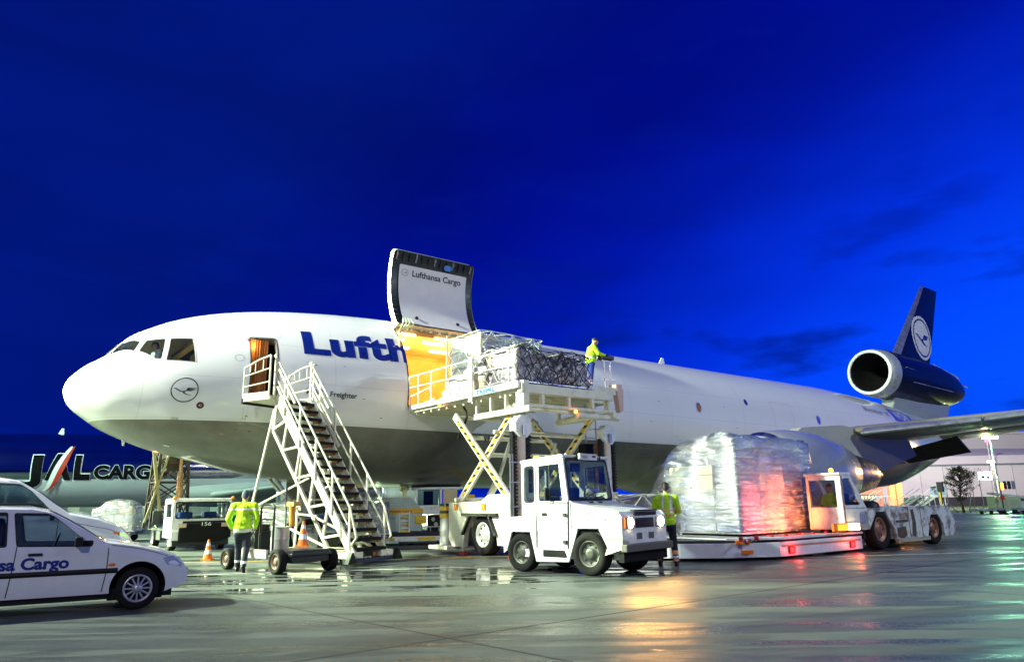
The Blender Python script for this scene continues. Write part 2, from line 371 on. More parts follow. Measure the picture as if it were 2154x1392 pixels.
# ================================================================ wide-body freighter being loaded
ZT = pchip([0, .04, .25, .49, .91, 1.2, 1.34, 1.56, 2.01, 2.54, 3.29, 4.29, 5.57, 6.94, 8, 9.8, 36, 38, 41, 46.2, 49.7, 53.4, 56, 58.6], [-.37, -.15, .17, .41, .71, 1.04, 1.2, 1.41, 1.68, 1.95, 2.23, 2.49, 2.71, 2.86, 2.94, 3.01, 3.01, 3.0, 2.87, 2.58, 2.23, 1.98, 1.6, 1.0])
ZB = pchip([0, .10, .32, .57, 1.05, 1.61, 2.41, 3.19, 4.0, 5.01, 6.12, 6.81, 8.5, 10, 42, 44, 46.6, 49.3, 51.8, 54.3, 55.7, 58.6], [-.37, -.64, -.9, -1.08, -1.4, -1.65, -1.94, -2.13, -2.33, -2.57, -2.75, -2.86, -2.98, -3.01, -3.01, -2.97, -2.82, -2.31, -1.66, -.97, -.52, .3])
WD = pchip([0, .1, .3, .6, 1, 1.6, 2.4, 3.2, 4.2, 5.5, 7, 8.5, 10, 40, 43, 46, 50, 54, 57, 58.6], [0.02, .45, .84, 1.2, 1.55, 1.92, 2.28, 2.5, 2.7, 2.86, 2.96, 3.0, 3.01, 3.01, 2.95, 2.7, 2.1, 1.35, .75, .35])
K = 0.0525   # metres of skin per degree
def skin(s, v, off=0.0):
    th = R(v/K); zt, zb, w_ = ZT(s), ZB(s), WD(s)
    return (s, -(w_+off)*math.cos(th), (zt+zb)/2+((zt-zb)/2+off)*math.sin(th))
plane = thing('cargo_aircraft', 'white freighter jet with grey belly, open side cargo door and dark blue tail', 'cargo aircraft', (NX, NY, 5.03))
plane.rotation_euler = (0, 0.0038, AANG)
def fus_mat():
    m = bpy.data.materials.new('aircraft skin'); m.use_nodes = True; t = m.node_tree; b = t.nodes['Principled BSDF']
    c = nd(t, 'ShaderNodeTexCoord'); sx = nd(t, 'ShaderNodeSeparateXYZ'); t.links.new(c.outputs['Object'], sx.inputs[0])
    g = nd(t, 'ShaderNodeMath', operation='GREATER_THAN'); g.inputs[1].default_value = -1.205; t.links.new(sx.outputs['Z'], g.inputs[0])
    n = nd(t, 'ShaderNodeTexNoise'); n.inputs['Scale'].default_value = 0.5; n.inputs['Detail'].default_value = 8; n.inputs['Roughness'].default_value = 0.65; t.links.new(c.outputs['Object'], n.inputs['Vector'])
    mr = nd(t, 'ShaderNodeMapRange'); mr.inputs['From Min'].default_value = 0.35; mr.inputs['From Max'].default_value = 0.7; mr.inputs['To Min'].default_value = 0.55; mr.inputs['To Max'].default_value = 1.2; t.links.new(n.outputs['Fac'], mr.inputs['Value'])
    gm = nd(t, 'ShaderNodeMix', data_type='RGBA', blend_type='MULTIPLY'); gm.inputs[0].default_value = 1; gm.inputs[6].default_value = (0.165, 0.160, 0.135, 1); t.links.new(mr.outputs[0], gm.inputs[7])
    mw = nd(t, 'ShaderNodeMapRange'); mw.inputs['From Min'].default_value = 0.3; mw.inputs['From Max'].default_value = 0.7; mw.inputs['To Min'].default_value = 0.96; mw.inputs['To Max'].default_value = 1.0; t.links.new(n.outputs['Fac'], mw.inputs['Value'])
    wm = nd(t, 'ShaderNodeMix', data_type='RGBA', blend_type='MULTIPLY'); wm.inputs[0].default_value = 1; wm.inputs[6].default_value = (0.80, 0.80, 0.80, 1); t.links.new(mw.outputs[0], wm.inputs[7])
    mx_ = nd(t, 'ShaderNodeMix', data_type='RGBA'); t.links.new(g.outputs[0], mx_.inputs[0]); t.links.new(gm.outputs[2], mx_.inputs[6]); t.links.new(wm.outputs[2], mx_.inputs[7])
    # thin skin joints: rings every few metres
    last = mx_.outputs[2]
    for ax, per, ph in (('X', 2.6, 0.9), ('X', 7.8, 3.4), ('Z', 1.15, 10.35)):
        a = nd(t, 'ShaderNodeMath', operation='ADD'); a.inputs[1].default_value = ph; t.links.new(sx.outputs[ax], a.inputs[0])
        p_ = nd(t, 'ShaderNodeMath', operation='PINGPONG'); p_.inputs[1].default_value = per/2; t.links.new(a.outputs[0], p_.inputs[0])
        l_ = nd(t, 'ShaderNodeMath', operation='LESS_THAN'); l_.inputs[1].default_value = 0.009; t.links.new(p_.outputs[0], l_.inputs[0])
        f_ = nd(t, 'ShaderNodeMath', operation='MULTIPLY'); f_.inputs[1].default_value = 0.22; t.links.new(l_.outputs[0], f_.inputs[0])
        q = nd(t, 'ShaderNodeMix', data_type='RGBA'); t.links.new(f_.outputs[0], q.inputs[0]); t.links.new(last, q.inputs[6]); q.inputs[7].default_value = (0.2, 0.2, 0.2, 1); last = q.outputs[2]
    t.links.new(last, b.inputs['Base Color'])
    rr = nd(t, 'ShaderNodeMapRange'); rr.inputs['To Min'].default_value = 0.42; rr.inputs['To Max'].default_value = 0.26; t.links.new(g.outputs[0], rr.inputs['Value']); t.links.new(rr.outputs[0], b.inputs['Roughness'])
    b.inputs['Coat Weight'].default_value = 0.5; b.inputs['Coat Roughness'].default_value = 0.07
    n2 = nd(t, 'ShaderNodeTexNoise'); n2.inputs['Scale'].default_value = 1.4; t.links.new(c.outputs['Object'], n2.inputs['Vector'])
    bp = nd(t, 'ShaderNodeBump'); bp.inputs['Strength'].default_value = 0.12; bp.inputs['Distance'].default_value = 0.05; t.links.new(n2.outputs['Fac'], bp.inputs['Height']); t.links.new(bp.outputs[0], b.inputs['Coat Normal'])
    return m
SKM = fus_mat()
def sv(pts): return [(a, b*K) for a, b in pts]
W1 = sv([(0.93, 66), (1.30, 75), (1.63, 47), (1.45, 35)])
W2 = sv([(1.561, 31.6), (1.759, 44.2), (2.199, 39.2), (2.08, 16.7), (1.936, 17.7)])
W3 = sv([(2.193, 14.6), (2.321, 37.5), (2.865, 32.8), (2.912, 10.4)])
DOOR = sv([(4.369, -17.5), (4.374, 30.6), (5.126, 29.9), (5.153, -17.5)])
CARGO = sv([(9.45, -10.0), (9.45, 52.4), (12.98, 52.4), (12.98, -10.0)])
wins = [rpoly(p, .05) for p in (W1, W2, W3)]; dr = rpoly(DOOR, .12); cg = rpoly(CARGO, .2, 6)
mir = lambda p: [(a, 180*K-b) for a, b in p]
ss = [0, .02, .06, .12, .2, .3, .42, .56, .72]+[.9+.12*i for i in range(26)]+[4.1+.25*i for i in range(24)]+[10.2+.7*i for i in range(38)]+[37+.4*i for i in range(55)]
ss = sorted(set(round(x, 3) for x in ss if x <= 58.6))
def thv(): return [(-90+360*j/112)*K for j in range(113)]
bm = grid(ss, 0, 0, thv(), 0, 0)
for p in wins: cut(bm, p); cut(bm, mir(p))
cut(bm, dr); cut(bm, cg)
for v in bm.verts: v.co = Vector(skin(v.co.x, v.co.y))
bmesh.ops.remove_doubles(bm, verts=bm.verts, dist=0.0008); bmesh.ops.recalc_face_normals(bm, faces=bm.faces)
for f in bm.faces: f.smooth = True
me = bpy.data.meshes.new('fuselage'); bm.to_mesh(me); bm.free(); me.materials.append(SKM)
fus = link('fuselage', me, plane)
def patch(name, poly, off, m_, parent, hole=None, mapf=skin, step=.15):
    x0 = min(p[0] for p in poly); x1 = max(p[0] for p in poly); y0 = min(p[1] for p in poly); y1 = max(p[1] for p in poly)
    b_ = grid(x0-.01, x1+.01, max(1, int((x1-x0)/step)), y0-.01, y1+.01, max(1, int((y1-y0)/step)))
    cut(b_, poly, keep=True)
    if hole: cut(b_, hole)
    for v in b_.verts: v.co = Vector(mapf(v.co.x, v.co.y, off))
    for f in b_.faces: f.smooth = True
    me_ = bpy.data.meshes.new(name); b_.to_mesh(me_); b_.free(); me_.materials.append(m_)
    return link(name, me_, parent)
def jamb(name, poly, d0, d1, m_, parent, sub=3):
    b_ = MB(); pts = []
    for i in range(len(poly)):
        a, c = poly[i], poly[(i+1) % len(poly)]; k = max(1, int(math.dist(a, c)/.15))
        pts += [(a[0]+(c[0]-a[0])*j/k, a[1]+(c[1]-a[1])*j/k) for j in range(k)]
    n = len(pts); b_.add([skin(*p, d0) for p in pts]+[skin(*p, d1) for p in pts], [(i, (i+1) % n, (i+1) % n+n, i+n) for i in range(n)])
    return b_.build(name, m_, parent)
def grow(poly, k, ky=None):
    cx = sum(p[0] for p in poly)/len(poly); cy = sum(p[1] for p in poly)/len(poly)
    hx = max(abs(p[0]-cx) for p in poly); hy = max(abs(p[1]-cy) for p in poly)
    return [(cx+(p[0]-cx)*(1+k/hx), cy+(p[1]-cy)*(1+(ky or k)/hy)) for p in poly]
SEAL = mat('grey window seal', (0.45, 0.47, 0.46), 0.4)
for p in wins:
    for q in (p, mir(p)):
        o = jamb('cockpit_window', q, 0, -.05, SEAL, fus); patch('pane', q, -.03, GLASS, o)
        patch('frame', grow(q, .035), .004, SEAL, o, hole=q)
# interior of the flight deck, lit by its own lamp
HUE = mat('cockpit lining', (0.022, 0.026, 0.016), 0.8)
ck = MB(); ck.b2((3.15, -1.9, -1.0), (3.2, 1.9, 1.35)); ck.b2((1.5, -1.3, -.62), (3.15, 1.3, -.58)); ck.b2((1.25, -.8, -.3), (1.5, .8, .45)); ck.b2((1.35, -.35, -.58), (2.1, .35, -.1))
ck.b2((3.05, -1.75, .95), (3.14, 1.7, 1.15), 1); ck.b2((3.05, -1.7, .3), (3.14, -1.1, .8), 1); ck.b2((3.0, .2, -.1), (3.14, 1.0, .9), 2)
ck.build('flight_deck', [HUE, mat('circuit panel', (0.25, 0.22, 0.10), 0.6)], fus)
for y in (-1.0, .9):
    q = MB(); q.box((2.25, y, .18), (.18, .5, .95)); q.box((2.28, y, .78), (.14, .3, .26)); q.box((2.0, y, -.3), (.5, .5, .16)); q.build('pilot_seat', BLACK, fus, bevel=.05)
lamp('POINT', (0, 0, 0), 20, (1.0, 0.70, 0.16), size=.15, name='flight_deck_lamp').parent = fus
bpy.data.objects['flight_deck_lamp'].location = (2.5, -.2, 1.6)
# wipers, probes, lights, radome joint
q = MB(); q.beam(skin(.88, 70*K, .03), skin(1.22, 78*K, .03), .02, .02); q.beam(skin(.95, 74*K, .03), skin(1.05, 88*K, .03), .02, .02); q.build('windscreen_wiper', DARK, fus)
for s_, a_ in ((2.6, -36), (2.67, -68)):
    patch('probe_plate', rpoly(sv([(s_-.08, a_-1.2), (s_-.08, a_+1.2), (s_+.08, a_+1.2), (s_+.08, a_-1.2)]), .03), .006, ALU, fus)
def ringp(cx, cy, r0, r1, n=40): return [(cx+r1*math.cos(2*pi*i/n), cy+r1*math.sin(2*pi*i/n)) for i in range(n)], [(cx+r0*math.cos(2*pi*i/n), cy+r0*math.sin(2*pi*i/n)) for i in range(n)]
# crane roundel and nose marks
ex, ey, er = 2.70, -11.9*K, .345
o_, i_ = ringp(ex, ey, er-.028, er)
YS = 1.50   # the skin is tighter round here: keeps the mark circular
o_ = [(a, ey+(b-ey)*YS) for a, b in o_]; i_ = [(a, ey+(b-ey)*YS) for a, b in i_]
emb = patch('crane_emblem', o_, .006, INK, fus, hole=i_)
def bird(fn, scale, name, m_, parent):
    """a stylised rising crane: neck, body, fan of wing feathers, tail"""
    P = [[(-.84, .17), (-.66, .15), (-.2, -.09), (-.26, -.15)], [(-.26, -.15), (-.2, -.09), (.0, -.13), (.05, -.24)], [(-.2, -.09), (.0, -.07), (.16, .03), (.05, -.14), (-.02, -.2)],
         [(.0, -.07), (.12, .02), (.2, .18), (.34, .18), (.22, .02), (.05, -.14)], [(.2, .18), (.84, .17), (.8, .14), (.28, .12)], [(.27, .11), (.76, .09), (.72, .055), (.24, .055)],
         [(.24, .05), (.68, .02), (.63, -.015), (.2, -.005)], [(.2, -.01), (.56, -.04), (.48, -.075), (.13, -.07)], [(-.05, -.14), (.05, -.24), (.3, -.36), (.5, -.40), (.48, -.43), (.2, -.38), (-.12, -.24)]]
    b_ = MB()
    for p in P:
        b_.add([fn(u*scale, v*scale) for u, v in p], [list(range(len(p)))])
    return b_.build(name, m_, parent)
bird(lambda u, v: skin(ex+u, ey+v*YS, .007), er, 'crane', INK, emb)
o_, i_ = ringp(3.15, -23*K, .085, .10, 24); o_ = [(a, -23*K+(b+23*K)*1.4) for a, b in o_]; i_ = [(a, -23*K+(b+23*K)*1.4) for a, b in i_]; rb = patch('letter_roundel', o_, .006, RED, fus); patch('disc', i_, .010, INK, rb)
text('letter', 'C', .12, lambda u, v: skin(3.11+u, -23.8*K+v, .014), WINK, rb, .02)
# entry door opening with a curtain behind it
jamb('door_frame', dr, 0, -.18, mat('door frame metal', (0.25, 0.25, 0.25), .4, .5), fus)
patch('door_seal', grow(dr, .03), .004, DARK, fus, hole=dr)
CURT = mat('orange brown curtain', (0.42, 0.17, 0.045), .9, var=.3)
q = MB(); n = 46; zz = [-1.15, .2, 1.25]
vs = [(4.30+.62*i/n, -2.36-.05*math.sin(i*1.15)-.02*math.sin(i*2.9), z) for z in zz for i in range(n+1)]
q.add(vs, [(i+(n+1)*j, i+1+(n+1)*j, i+1+(n+1)*(j+1), i+(n+1)*(j+1)) for j in range(2) for i in range(n)], 0, True); q.build('door_curtain', CURT, fus)
q = MB(); q.b2((3.9, -2.15, -.98), (5.6, -1.2, -.94)); q.b2((3.85, -2.15, -.95), (3.9, -1.2, 1.3)); q.b2((5.6, -2.3, -.95), (5.65, -1.2, 1.4)); q.b2((3.85, -1.25, -.95), (5.65, -1.2, 1.4)); q.b2((3.9, -2.0, 1.5), (5.6, -1.2, 1.55)); q.build('entry_vestibule', DARK, fus)
l_ = lamp('POINT', (4.45, -2.5, 1.05), 16, (1.0, 0.6, 0.22), size=.05, name='vestibule_lamp'); l_.parent = fus
# lettering
text('title_lettering', 'Lufth', 1.30, lambda u, v: skin(5.93+u, 20.3*K+v, .008), NAVY, fus, .046, step=.14, width=3.70, clipx=3.50, spacing=1.06)
text('type_lettering', 'MD-11 Freighter', .24, lambda u, v: skin(6.0+u, -7.0*K+v, .008), INK, fus, .02, step=.2, width=1.62)
# small cabin windows, hatch outlines, blade aerial
for s_, a_, m__ in ((24.41, 9.8, CURT), (34.41, 10.2, ALU)):
    e = [(s_+.13*math.cos(2*pi*i/20), a_*K+.20*math.sin(2*pi*i/20)) for i in range(20)]
    o = patch('cabin_window', grow(e, .05), .005, ALU, fus, hole=e); patch('blind', e, .006, m__, o)
e = [(28.2+.12*math.cos(2*pi*i/16), 20.2*K+.17*math.sin(2*pi*i/16)) for i in range(16)]; patch('cabin_window', e, .006, NAVY, fus)
LINE = mat('panel line', (0.30, 0.31, 0.34), .4)
def outl(a0, a1, v0, v1, nm, w_=.012, r=.1):
    p = rpoly(sv([(a0, v0), (a0, v1), (a1, v1), (a1, v0)]), r); patch(nm, grow(p, w_), .004, LINE, fus, hole=p)
outl(30.3, 32.0, -8, 24, 'door_outline'); outl(14.6, 16.3, -36, -20, 'hatch_outline'); outl(4.25, 5.27, 31.5, 34, 'door_track', .006, .02)
o_, i_ = ringp(4.05, 13.6*K, .12, .135, 24); patch('static_port', o_, .004, LINE, fus, hole=i_)
q = MB(); q.prism([(25.2, 2.98), (25.75, 2.98), (25.65, 3.42), (25.5, 3.42)], lambda u, v, t: (u, t, v), -.02, .02); q.build('blade_aerial', SKM, fus)
q = MB(); q.prism([(1.62, -1.6), (1.72, -1.6), (1.72, -1.84), (1.67, -1.84)], lambda u, v, t: (u, t, v), -.01, .01); q.build('blade_aerial', WHITE, fus)
e = [(41.9+2.1*math.cos(2*pi*i/30), 66*K+.32*math.sin(2*pi*i/30)) for i in range(30)]; ei = grow(e, -.05); patch('inspection_oval', e, .006, WHITE, fus, hole=ei)
WOW = mat('alliance panel blue', (0.08, 0.08, 0.70), .35)
p = sv([(43.9, 25), (43.9, 45), (47.2, 45), (47.2, 25)]); wp = patch('alliance_panel', p, .006, WOW, fus, step=.3)
text('alliance_lettering', 'WOW', 1.1, lambda u, v: skin(44.3+u, 28.5*K+v, .011), WINK, wp, .03, step=.2, width=2.5)
text('member_lettering', 'Member of', .62, lambda u, v: skin(40.3+u, 30*K+v, .008), LINE, fus, .012, step=.3, width=3.2)
rn = random.Random(77)
q = MB()
for i in range(46):   # little stencils, drains and fastener plates
    s_ = rn.uniform(3.6, 34); a_ = rn.choice((-58, -48, -36, -27, -19.5, -17, -6, 2, 12))+rn.uniform(-1, 1)
    if 9 < s_ < 13.4 and a_ > -14: continue
    w_, h_ = rn.uniform(.03, .10), rn.uniform(.012, .03)
    q.add([skin(s_, a_*K, .005), skin(s_+w_, a_*K, .005), skin(s_+w_, a_*K+h_, .005), skin(s_, a_*K+h_, .005)], [(0, 1, 2, 3)])
tag(q.build('skin_stencil', INK, fus), kind='stuff')
for s_, a_, h_ in ((5.6, -33, .5), (8.2, -33, .7), (12.4, -30, .4), (20.5, -28, .9)): outl(s_, s_+h_, a_-7, a_, 'access_panel', .006, .05)
# ---- hold and open cargo door
HOLD = mat('hold lining', (0.66, 0.46, 0.22), .4, var=.4, vscale=1.2, coat=.4, bump=.3, bscale=2.5)
def inner(s, v, off=0.0):
    th = R(v/K); r = 2.84+off; return (s, -r*math.cos(th), max(min(r*math.sin(th), 2.28), -.42))
bm = grid(8.6, 15.6, 7, -60*K, 240*K, 60)
cut(bm, cg)
for v in bm.verts: v.co = Vector(inner(v.co.x, v.co.y))
me = bpy.data.meshes.new('hold_lining'); bm.to_mesh(me); bm.free(); me.materials.append(HOLD); hold = link('hold_lining', me, plane)
q = MB()
for x in (8.57, 15.62): q.prism([(-2.8*math.cos(R(a)), max(min(2.8*math.sin(R(a)), 2.28), -.45)) for a in range(-10, 191, 10)], lambda u, v, t: (t, u, v), x-.02, x+.02); q.build('hold_bulkhead', HOLD, hold)
q = MB(); q.b2((8.6, -2.86, -.56), (15.6, 2.86, -.48)); 
for i in range(9): q.b2((9.7+.4*i, -2.9, -.48), (9.75+.4*i, 2.6, -.45), 1)
q.build('hold_floor', [DARK, STEEL], hold)
q = MB()
for x in (9.3, 11.2, 13.1, 14.9): q.cyl((x, -2.55, -.4), (x, -2.55, 2.2), .04); q.b2((x-.03, 2.6, -.4), (x+.03, 2.72, 2.2))
q.build('hold_frames', HOLD, hold)
LAMPW = emis('hold lamp light', (1.0, 0.78, 0.42), 9)
for i, (x, y) in enumerate(((9.9, -1.75), (9.9, -.9), (11.6, -1.75), (11.6, -.9), (13.3, -1.75), (10.8, .3), (12.6, .3))):
    q = MB(); q.box((x, y, 2.25), (.9, .14, .05)); q.build('hold_lamp', LAMPW, hold, bevel=.02)
for x in (10.2, 12.4, 14.2):
    l_ = lamp('POINT', (x, -.8, 1.7), 420, (1.0, 0.58, 0.13), size=.3, name='hold_light'); l_.parent = hold
jamb('cargo_door_sill', cg, 0, -.17, mat('sill metal', (0.30, 0.24, 0.15), .5, .4), plane)
patch('cargo_door_seal', grow(cg, .05), .004, DARK, plane, hole=cg)
q = MB()
for i in range(7): q.b2((9.7+i*.46, -2.99, -.53), (9.93+i*.46, -2.87, -.43), i % 2)
q.build('sill_marking', [YEL, BLACK], plane)
th0 = R(52.4); HL, HZ = 3.01*math.cos(th0), 3.01*math.sin(th0); ca, sa = math.cos(R(165.2)), math.sin(R(165.2))
def dmap(s, v, off=0.0):
    th = R(v/K); l = (3.01+off)*math.cos(th)-HL; z = (3.01+off)*math.sin(th)-HZ
    return (s, -(HL+l*ca-z*sa), HZ+l*sa+z*ca)
cdoor = patch('cargo_door', grow(cg, -.02), 0, SKM, plane, mapf=dmap)
dp = grow(cg, -.02)
q = MB(); n = len(dp); q.add([dmap(*p, 0) for p in dp]+[dmap(*p, -.26) for p in dp], [(i, (i+1) % n, (i+1) % n+n, i+n) for i in range(n)])
pts = []
for i in range(n):
    a, c = dp[i], dp[(i+1) % n]; k = max(1, int(math.dist(a, c)/.15)); pts += [(a[0]+(c[0]-a[0])*j/k, a[1]+(c[1]-a[1])*j/k) for j in range(k)]
q = MB(); n = len(pts); q.add([dmap(*p, 0) for p in pts]+[dmap(*p, -.24) for p in pts], [(i, (i+1) % n, (i+1) % n+n, i+n) for i in range(n)]); q.build('door_edge', mat('door edge primer', (0.55, 0.6, 0.5), .4), cdoor)
patch('door_structure', dp, -.20, DARK, cdoor, mapf=dmap)
lin = rpoly(sv([(9.78, 0.5), (9.78, 50.5), (12.68, 50.5), (12.68, 0.5)]), .06)
LINM = mat('door lining panel', (0.72, 0.70, 0.72), .65, var=.05, spec=.3)
lp = patch('door_lining', lin, -.245, LINM, cdoor, mapf=dmap)
for i in range(13):
    q = MB(); x = 9.62+i*.265; a = dmap(x, -6.5*K, -.20); b = dmap(x, -6.5*K, -.28); q.cyl(a, b, .035, seg=6); q.beam(dmap(x, -8.5*K, -.22), dmap(x, -2.5*K, -.22), .05, .04); q.build('door_latch', STEEL if i % 3 == 0 else DARK, cdoor)
for x in (9.56, 12.9):
    for k in range(12): q = MB(); q.beam(dmap(x-.07, (k*4.2)*K, -.21), dmap(x+.07, (k*4.2)*K, -.21), .04, .03); q.build('edge_stop', DARK, cdoor)
for x in (10.35, 12.1):
    q = MB(); a = Vector(dmap(x, 44*K, -.25)); b = Vector(dmap(x, 44*K, -.30)); q.cyl(a, b, .06, seg=12, mi=1); q.build('lining_fitting', [DARK, DARK], cdoor)
p = rpoly(sv([(11.62, -5.5), (11.62, -1.2), (11.95, -1.2), (11.95, -5.5)]), .1); patch('door_porthole', p, -.27, mat('porthole pane', (0.1, 0.25, 0.7), .1), cdoor, mapf=dmap)
text('lining_lettering', 'Lufthansa Cargo', .34, lambda u, v: dmap(10.32+u, 8.2*K-v, -.255), INK, cdoor, .026, step=.2, width=2.12)
o_, i_ = ringp(10.02, 6.3*K, .125, .14, 28); de = patch('lining_emblem', o_, -.252, INK, cdoor, hole=i_, mapf=dmap)
bird(lambda u, v: dmap(10.02+u, 6.3*K-v, -.254), .14, 'crane', INK, de)
q = MB()   # hinge links and hydraulic hoses at the forward corner
for k in range(4):
    a = Vector(skin(9.55+.05*k, 47*K, .05)); b = Vector(dmap(9.75+.1*k, 47*K, -.3)); m_ = (a+b)/2+Vector((-.12+.06*k, -.35, .0)); q.tube([a, m_, b], .028)
q.build('door_actuator', mat('hinge link paint', (0.55, 0.62, 0.42), .4), cdoor)
q = MB(); q.tube([dmap(9.5, 52.4*K, -.05), dmap(12.95, 52.4*K, -.05)], .04)
for k in range(9): q.box(dmap(9.7+.39*k, 52*K, -.08), (.12, .1, .14))
q.build('door_hinge', mat('hinge metal', (0.25, 0.2, 0.12), .4, .6), cdoor)
# ---- wing, slats, flaps, engine, pylon
def airfoil(n=14):
    up = []; lo = []
    for i in range(n+1):
        x = (1-math.cos(pi*i/n))/2; t = 5*(.2969*math.sqrt(x)-.126*x-.3516*x*x+.2843*x**3-.1015*x**4); up.append((x, t*.62)); lo.append((x, -t*.62))
    return up[::-1]+lo[1:-1]
def wing(name, secs, m_, parent):
    """secs: (s_le, l, z, chord, thickness, twist_deg)"""
    af = airfoil(); q_ = MB(); k = len(af); vs = []
    for (s_, l_, z_, c_, t_, tw) in secs:
        for x, y in af:
            dx = x*c_; dz = y*t_*c_; a = R(tw); vs.append((s_+dx*math.cos(a)+dz*math.sin(a), -l_, z_-dx*math.sin(a)+dz*math.cos(a)))
    fs = [(j*k+i, j*k+(i+1) % k, (j+1)*k+(i+1) % k, (j+1)*k+i) for j in range(len(secs)-1) for i in range(k)]
    q_.add(vs, fs, 0, True); q_.add(vs[:k], [list(range(k))]); q_.add(vs[-k:], [list(range(k))])
    return q_.build(name, m_, parent)
WGM = mat('wing grey paint', (0.20, 0.18, 0.13), .35, coat=.2, vscale=.8)
WZ = 5.03
secs = [(23.6, 1.0, 3.30-WZ, 11.3, .13, 0), (24.5, 3.0, 3.62-WZ, 10.6, .12, -.5), (27.0, 8.3, 4.12-WZ, 9.6, .11, -2), (31.0, 13.6, 4.64-WZ, 7.2, .10, -2.5), (39.6, 25.6, 6.3-WZ, 3.0, .10, -3)]
wg = wing('wing', secs, WGM, plane)
wing('wing', [(a, -b, c, d, e_, f_) for a, b, c, d, e_, f_ in secs], WGM, plane)
SLM = mat('bare metal slat', (0.62, 0.64, 0.64), .3, .85, var=.1)
def lerp(a, b, t): return a+(b-a)*t
def sec_at(l_):
    for a, b in zip(secs[:-1], secs[1:]):
        if a[1] <= l_ <= b[1]:
            t = (l_-a[1])/(b[1]-a[1]); return tuple(lerp(a[i], b[i], t) for i in range(6))
for l0, l1 in ((4.4, 5.9), (5.95, 7.2), (8.9, 12.4), (12.5, 16.6), (16.7, 20.8), (20.9, 25.0)):
    sc = []
    for l_ in (l0, l1):
        s_, _, z_, c_, t_, tw = sec_at(l_); sc.append((s_-.42, l_, z_-.17, max(c_*.16, .6), .30, -14))
    wing('slat', sc, SLM, wg)
def flap(l0, l1, drop, ang, cf=.24, nm='flap'):
    sc = []
    for l_ in (l0, l1):
        s_, _, z_, c_, t_, tw = sec_at(l_); sc.append((s_+c_*.86, l_, z_-drop, c_*cf, .13, ang))
    return wing(nm, sc, DARK if nm == 'flap' else WGM, wg)
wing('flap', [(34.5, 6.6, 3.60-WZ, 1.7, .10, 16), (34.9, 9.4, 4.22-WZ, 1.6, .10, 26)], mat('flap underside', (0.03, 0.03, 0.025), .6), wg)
wing('flap', [(33.2, 3.3, 3.30-WZ, 2.6, .10, 12), (34.2, 6.4, 3.62-WZ, 2.2, .10, 12)], WGM, wg)
for l_ in (5.4, 17.6):   # flap hinge fairings
    s_, _, z_, c_, t_, tw = sec_at(l_); q = MB(); q.lathe((s_+c_*.55, -l_, z_-.45), (1, 0, -.22), [(0, .02), (.5, .22), (1.6, .30), (3.0, .26), (4.2, .04)], 14); q.build('flap_fairing', WGM, wg)
q = MB(); q.b2((38.9, -25.4, 6.3-WZ), (42.0, -25.32, 8.0-WZ)); q.build('winglet', WHITE, wg)
# port engine under the wing
EM = mat('nacelle grey', (0.30, 0.31, 0.34), .26, coat=.6, var=.1, vscale=1)
EL, EZ = 8.3, 2.35-WZ
en = MB(); en.lathe((19.0, -EL, EZ), (1, 0, 0), [(1.72, 1.16), (1.6, 1.24), (1.65, 1.34), (1.9, 1.46), (2.4, 1.56), (3.2, 1.62), (4.4, 1.62), (5.6, 1.48), (6.6, 1.24), (6.62, 1.16), (5.4, 1.1)], 40)
eng = en.build('engine_nacelle', EM, plane)
q = MB(); q.lathe((19.0, -EL, EZ), (1, 0, 0), [(1.72, 1.16), (1.6, 1.24), (1.65, 1.345), (1.88, 1.465)], 40); q.build('intake_lip', ALU, eng)
q = MB(); q.lathe((20.8, -EL, EZ), (1, 0, 0), [(0, 1.14), (1.0, 1.12), (1.1, .02)], 32); q.build('fan', DARK, eng)
q = MB(); q.lathe((25.0, -EL, EZ+.05), (1, 0, 0), [(0, 1.0), (1.4, .92), (2.9, .68), (3.3, .60), (3.32, .5)], 30); q.lathe((28.25, -EL, EZ+.05), (1, 0, 0), [(0, .44), (.6, .34), (1.4, .05)], 20, 1); q.build('exhaust_nozzle', [mat('hot section metal', (0.35, 0.33, 0.30), .3, .9), DARK], eng)
q = MB(); q.prism([(22.2, 1.50), (23.4, 2.1), (26.4, 2.35), (32.0, 2.0), (32.6, 1.3), (29.2, .55), (26.8, .3), (23.5, .9)], lambda u, v, t: (u, -EL+t, EZ+v-.35), -.22, .22); q.build('engine_pylon', mat('pylon paint', (0.42, 0.40, 0.34), .4), eng)
q = MB(); q.lathe((20, 0, -2.15), (1, 0, 0), [(0, .3), (1.5, 1.2), (4, 1.9), (12, 1.95), (16, 1.4), (18.5, .3)], 30); bf = q.build('belly_fairing', SKM, plane); bf.scale = (1, 1.5, .62); bf.location = (0, 0, -.75)
# ---- tail: centre engine, pylon, fin, stabilisers
E2Z = 9.62-WZ+.20
TN = mat('tail navy paint', (0.003, 0.006, 0.035), .42, coat=.12, var=.6, vscale=.9, spec=.3)
q = MB(); q.lathe((46.6, 0, E2Z), (1, 0, 0.0), [(.10, 1.33), (0, 1.38), (.08, 1.5), (.5, 1.62), (1.26, 1.68)], 44)
ci = q.build('tail_intake', mat('intake grey', (0.50, 0.50, 0.50), .3, .3), plane)
q = MB(); q.lathe((46.6, 0, E2Z), (1, 0, 0), [(.05, 1.34), (1.2, 1.22), (4.6, 1.05), (4.7, .02)], 32); q.build('intake_duct', mat('duct black', (0.004, 0.004, 0.005), .9, var=0), ci)
q = MB(); q.lathe((46.6, 0, E2Z), (1, 0, 0), [(.10, 1.325), (-.015, 1.37), (-.02, 1.42), (.08, 1.53)], 44); q.build('intake_lip', mat('intake lip pale paint', (0.85, 0.88, 0.84), .3), ci)
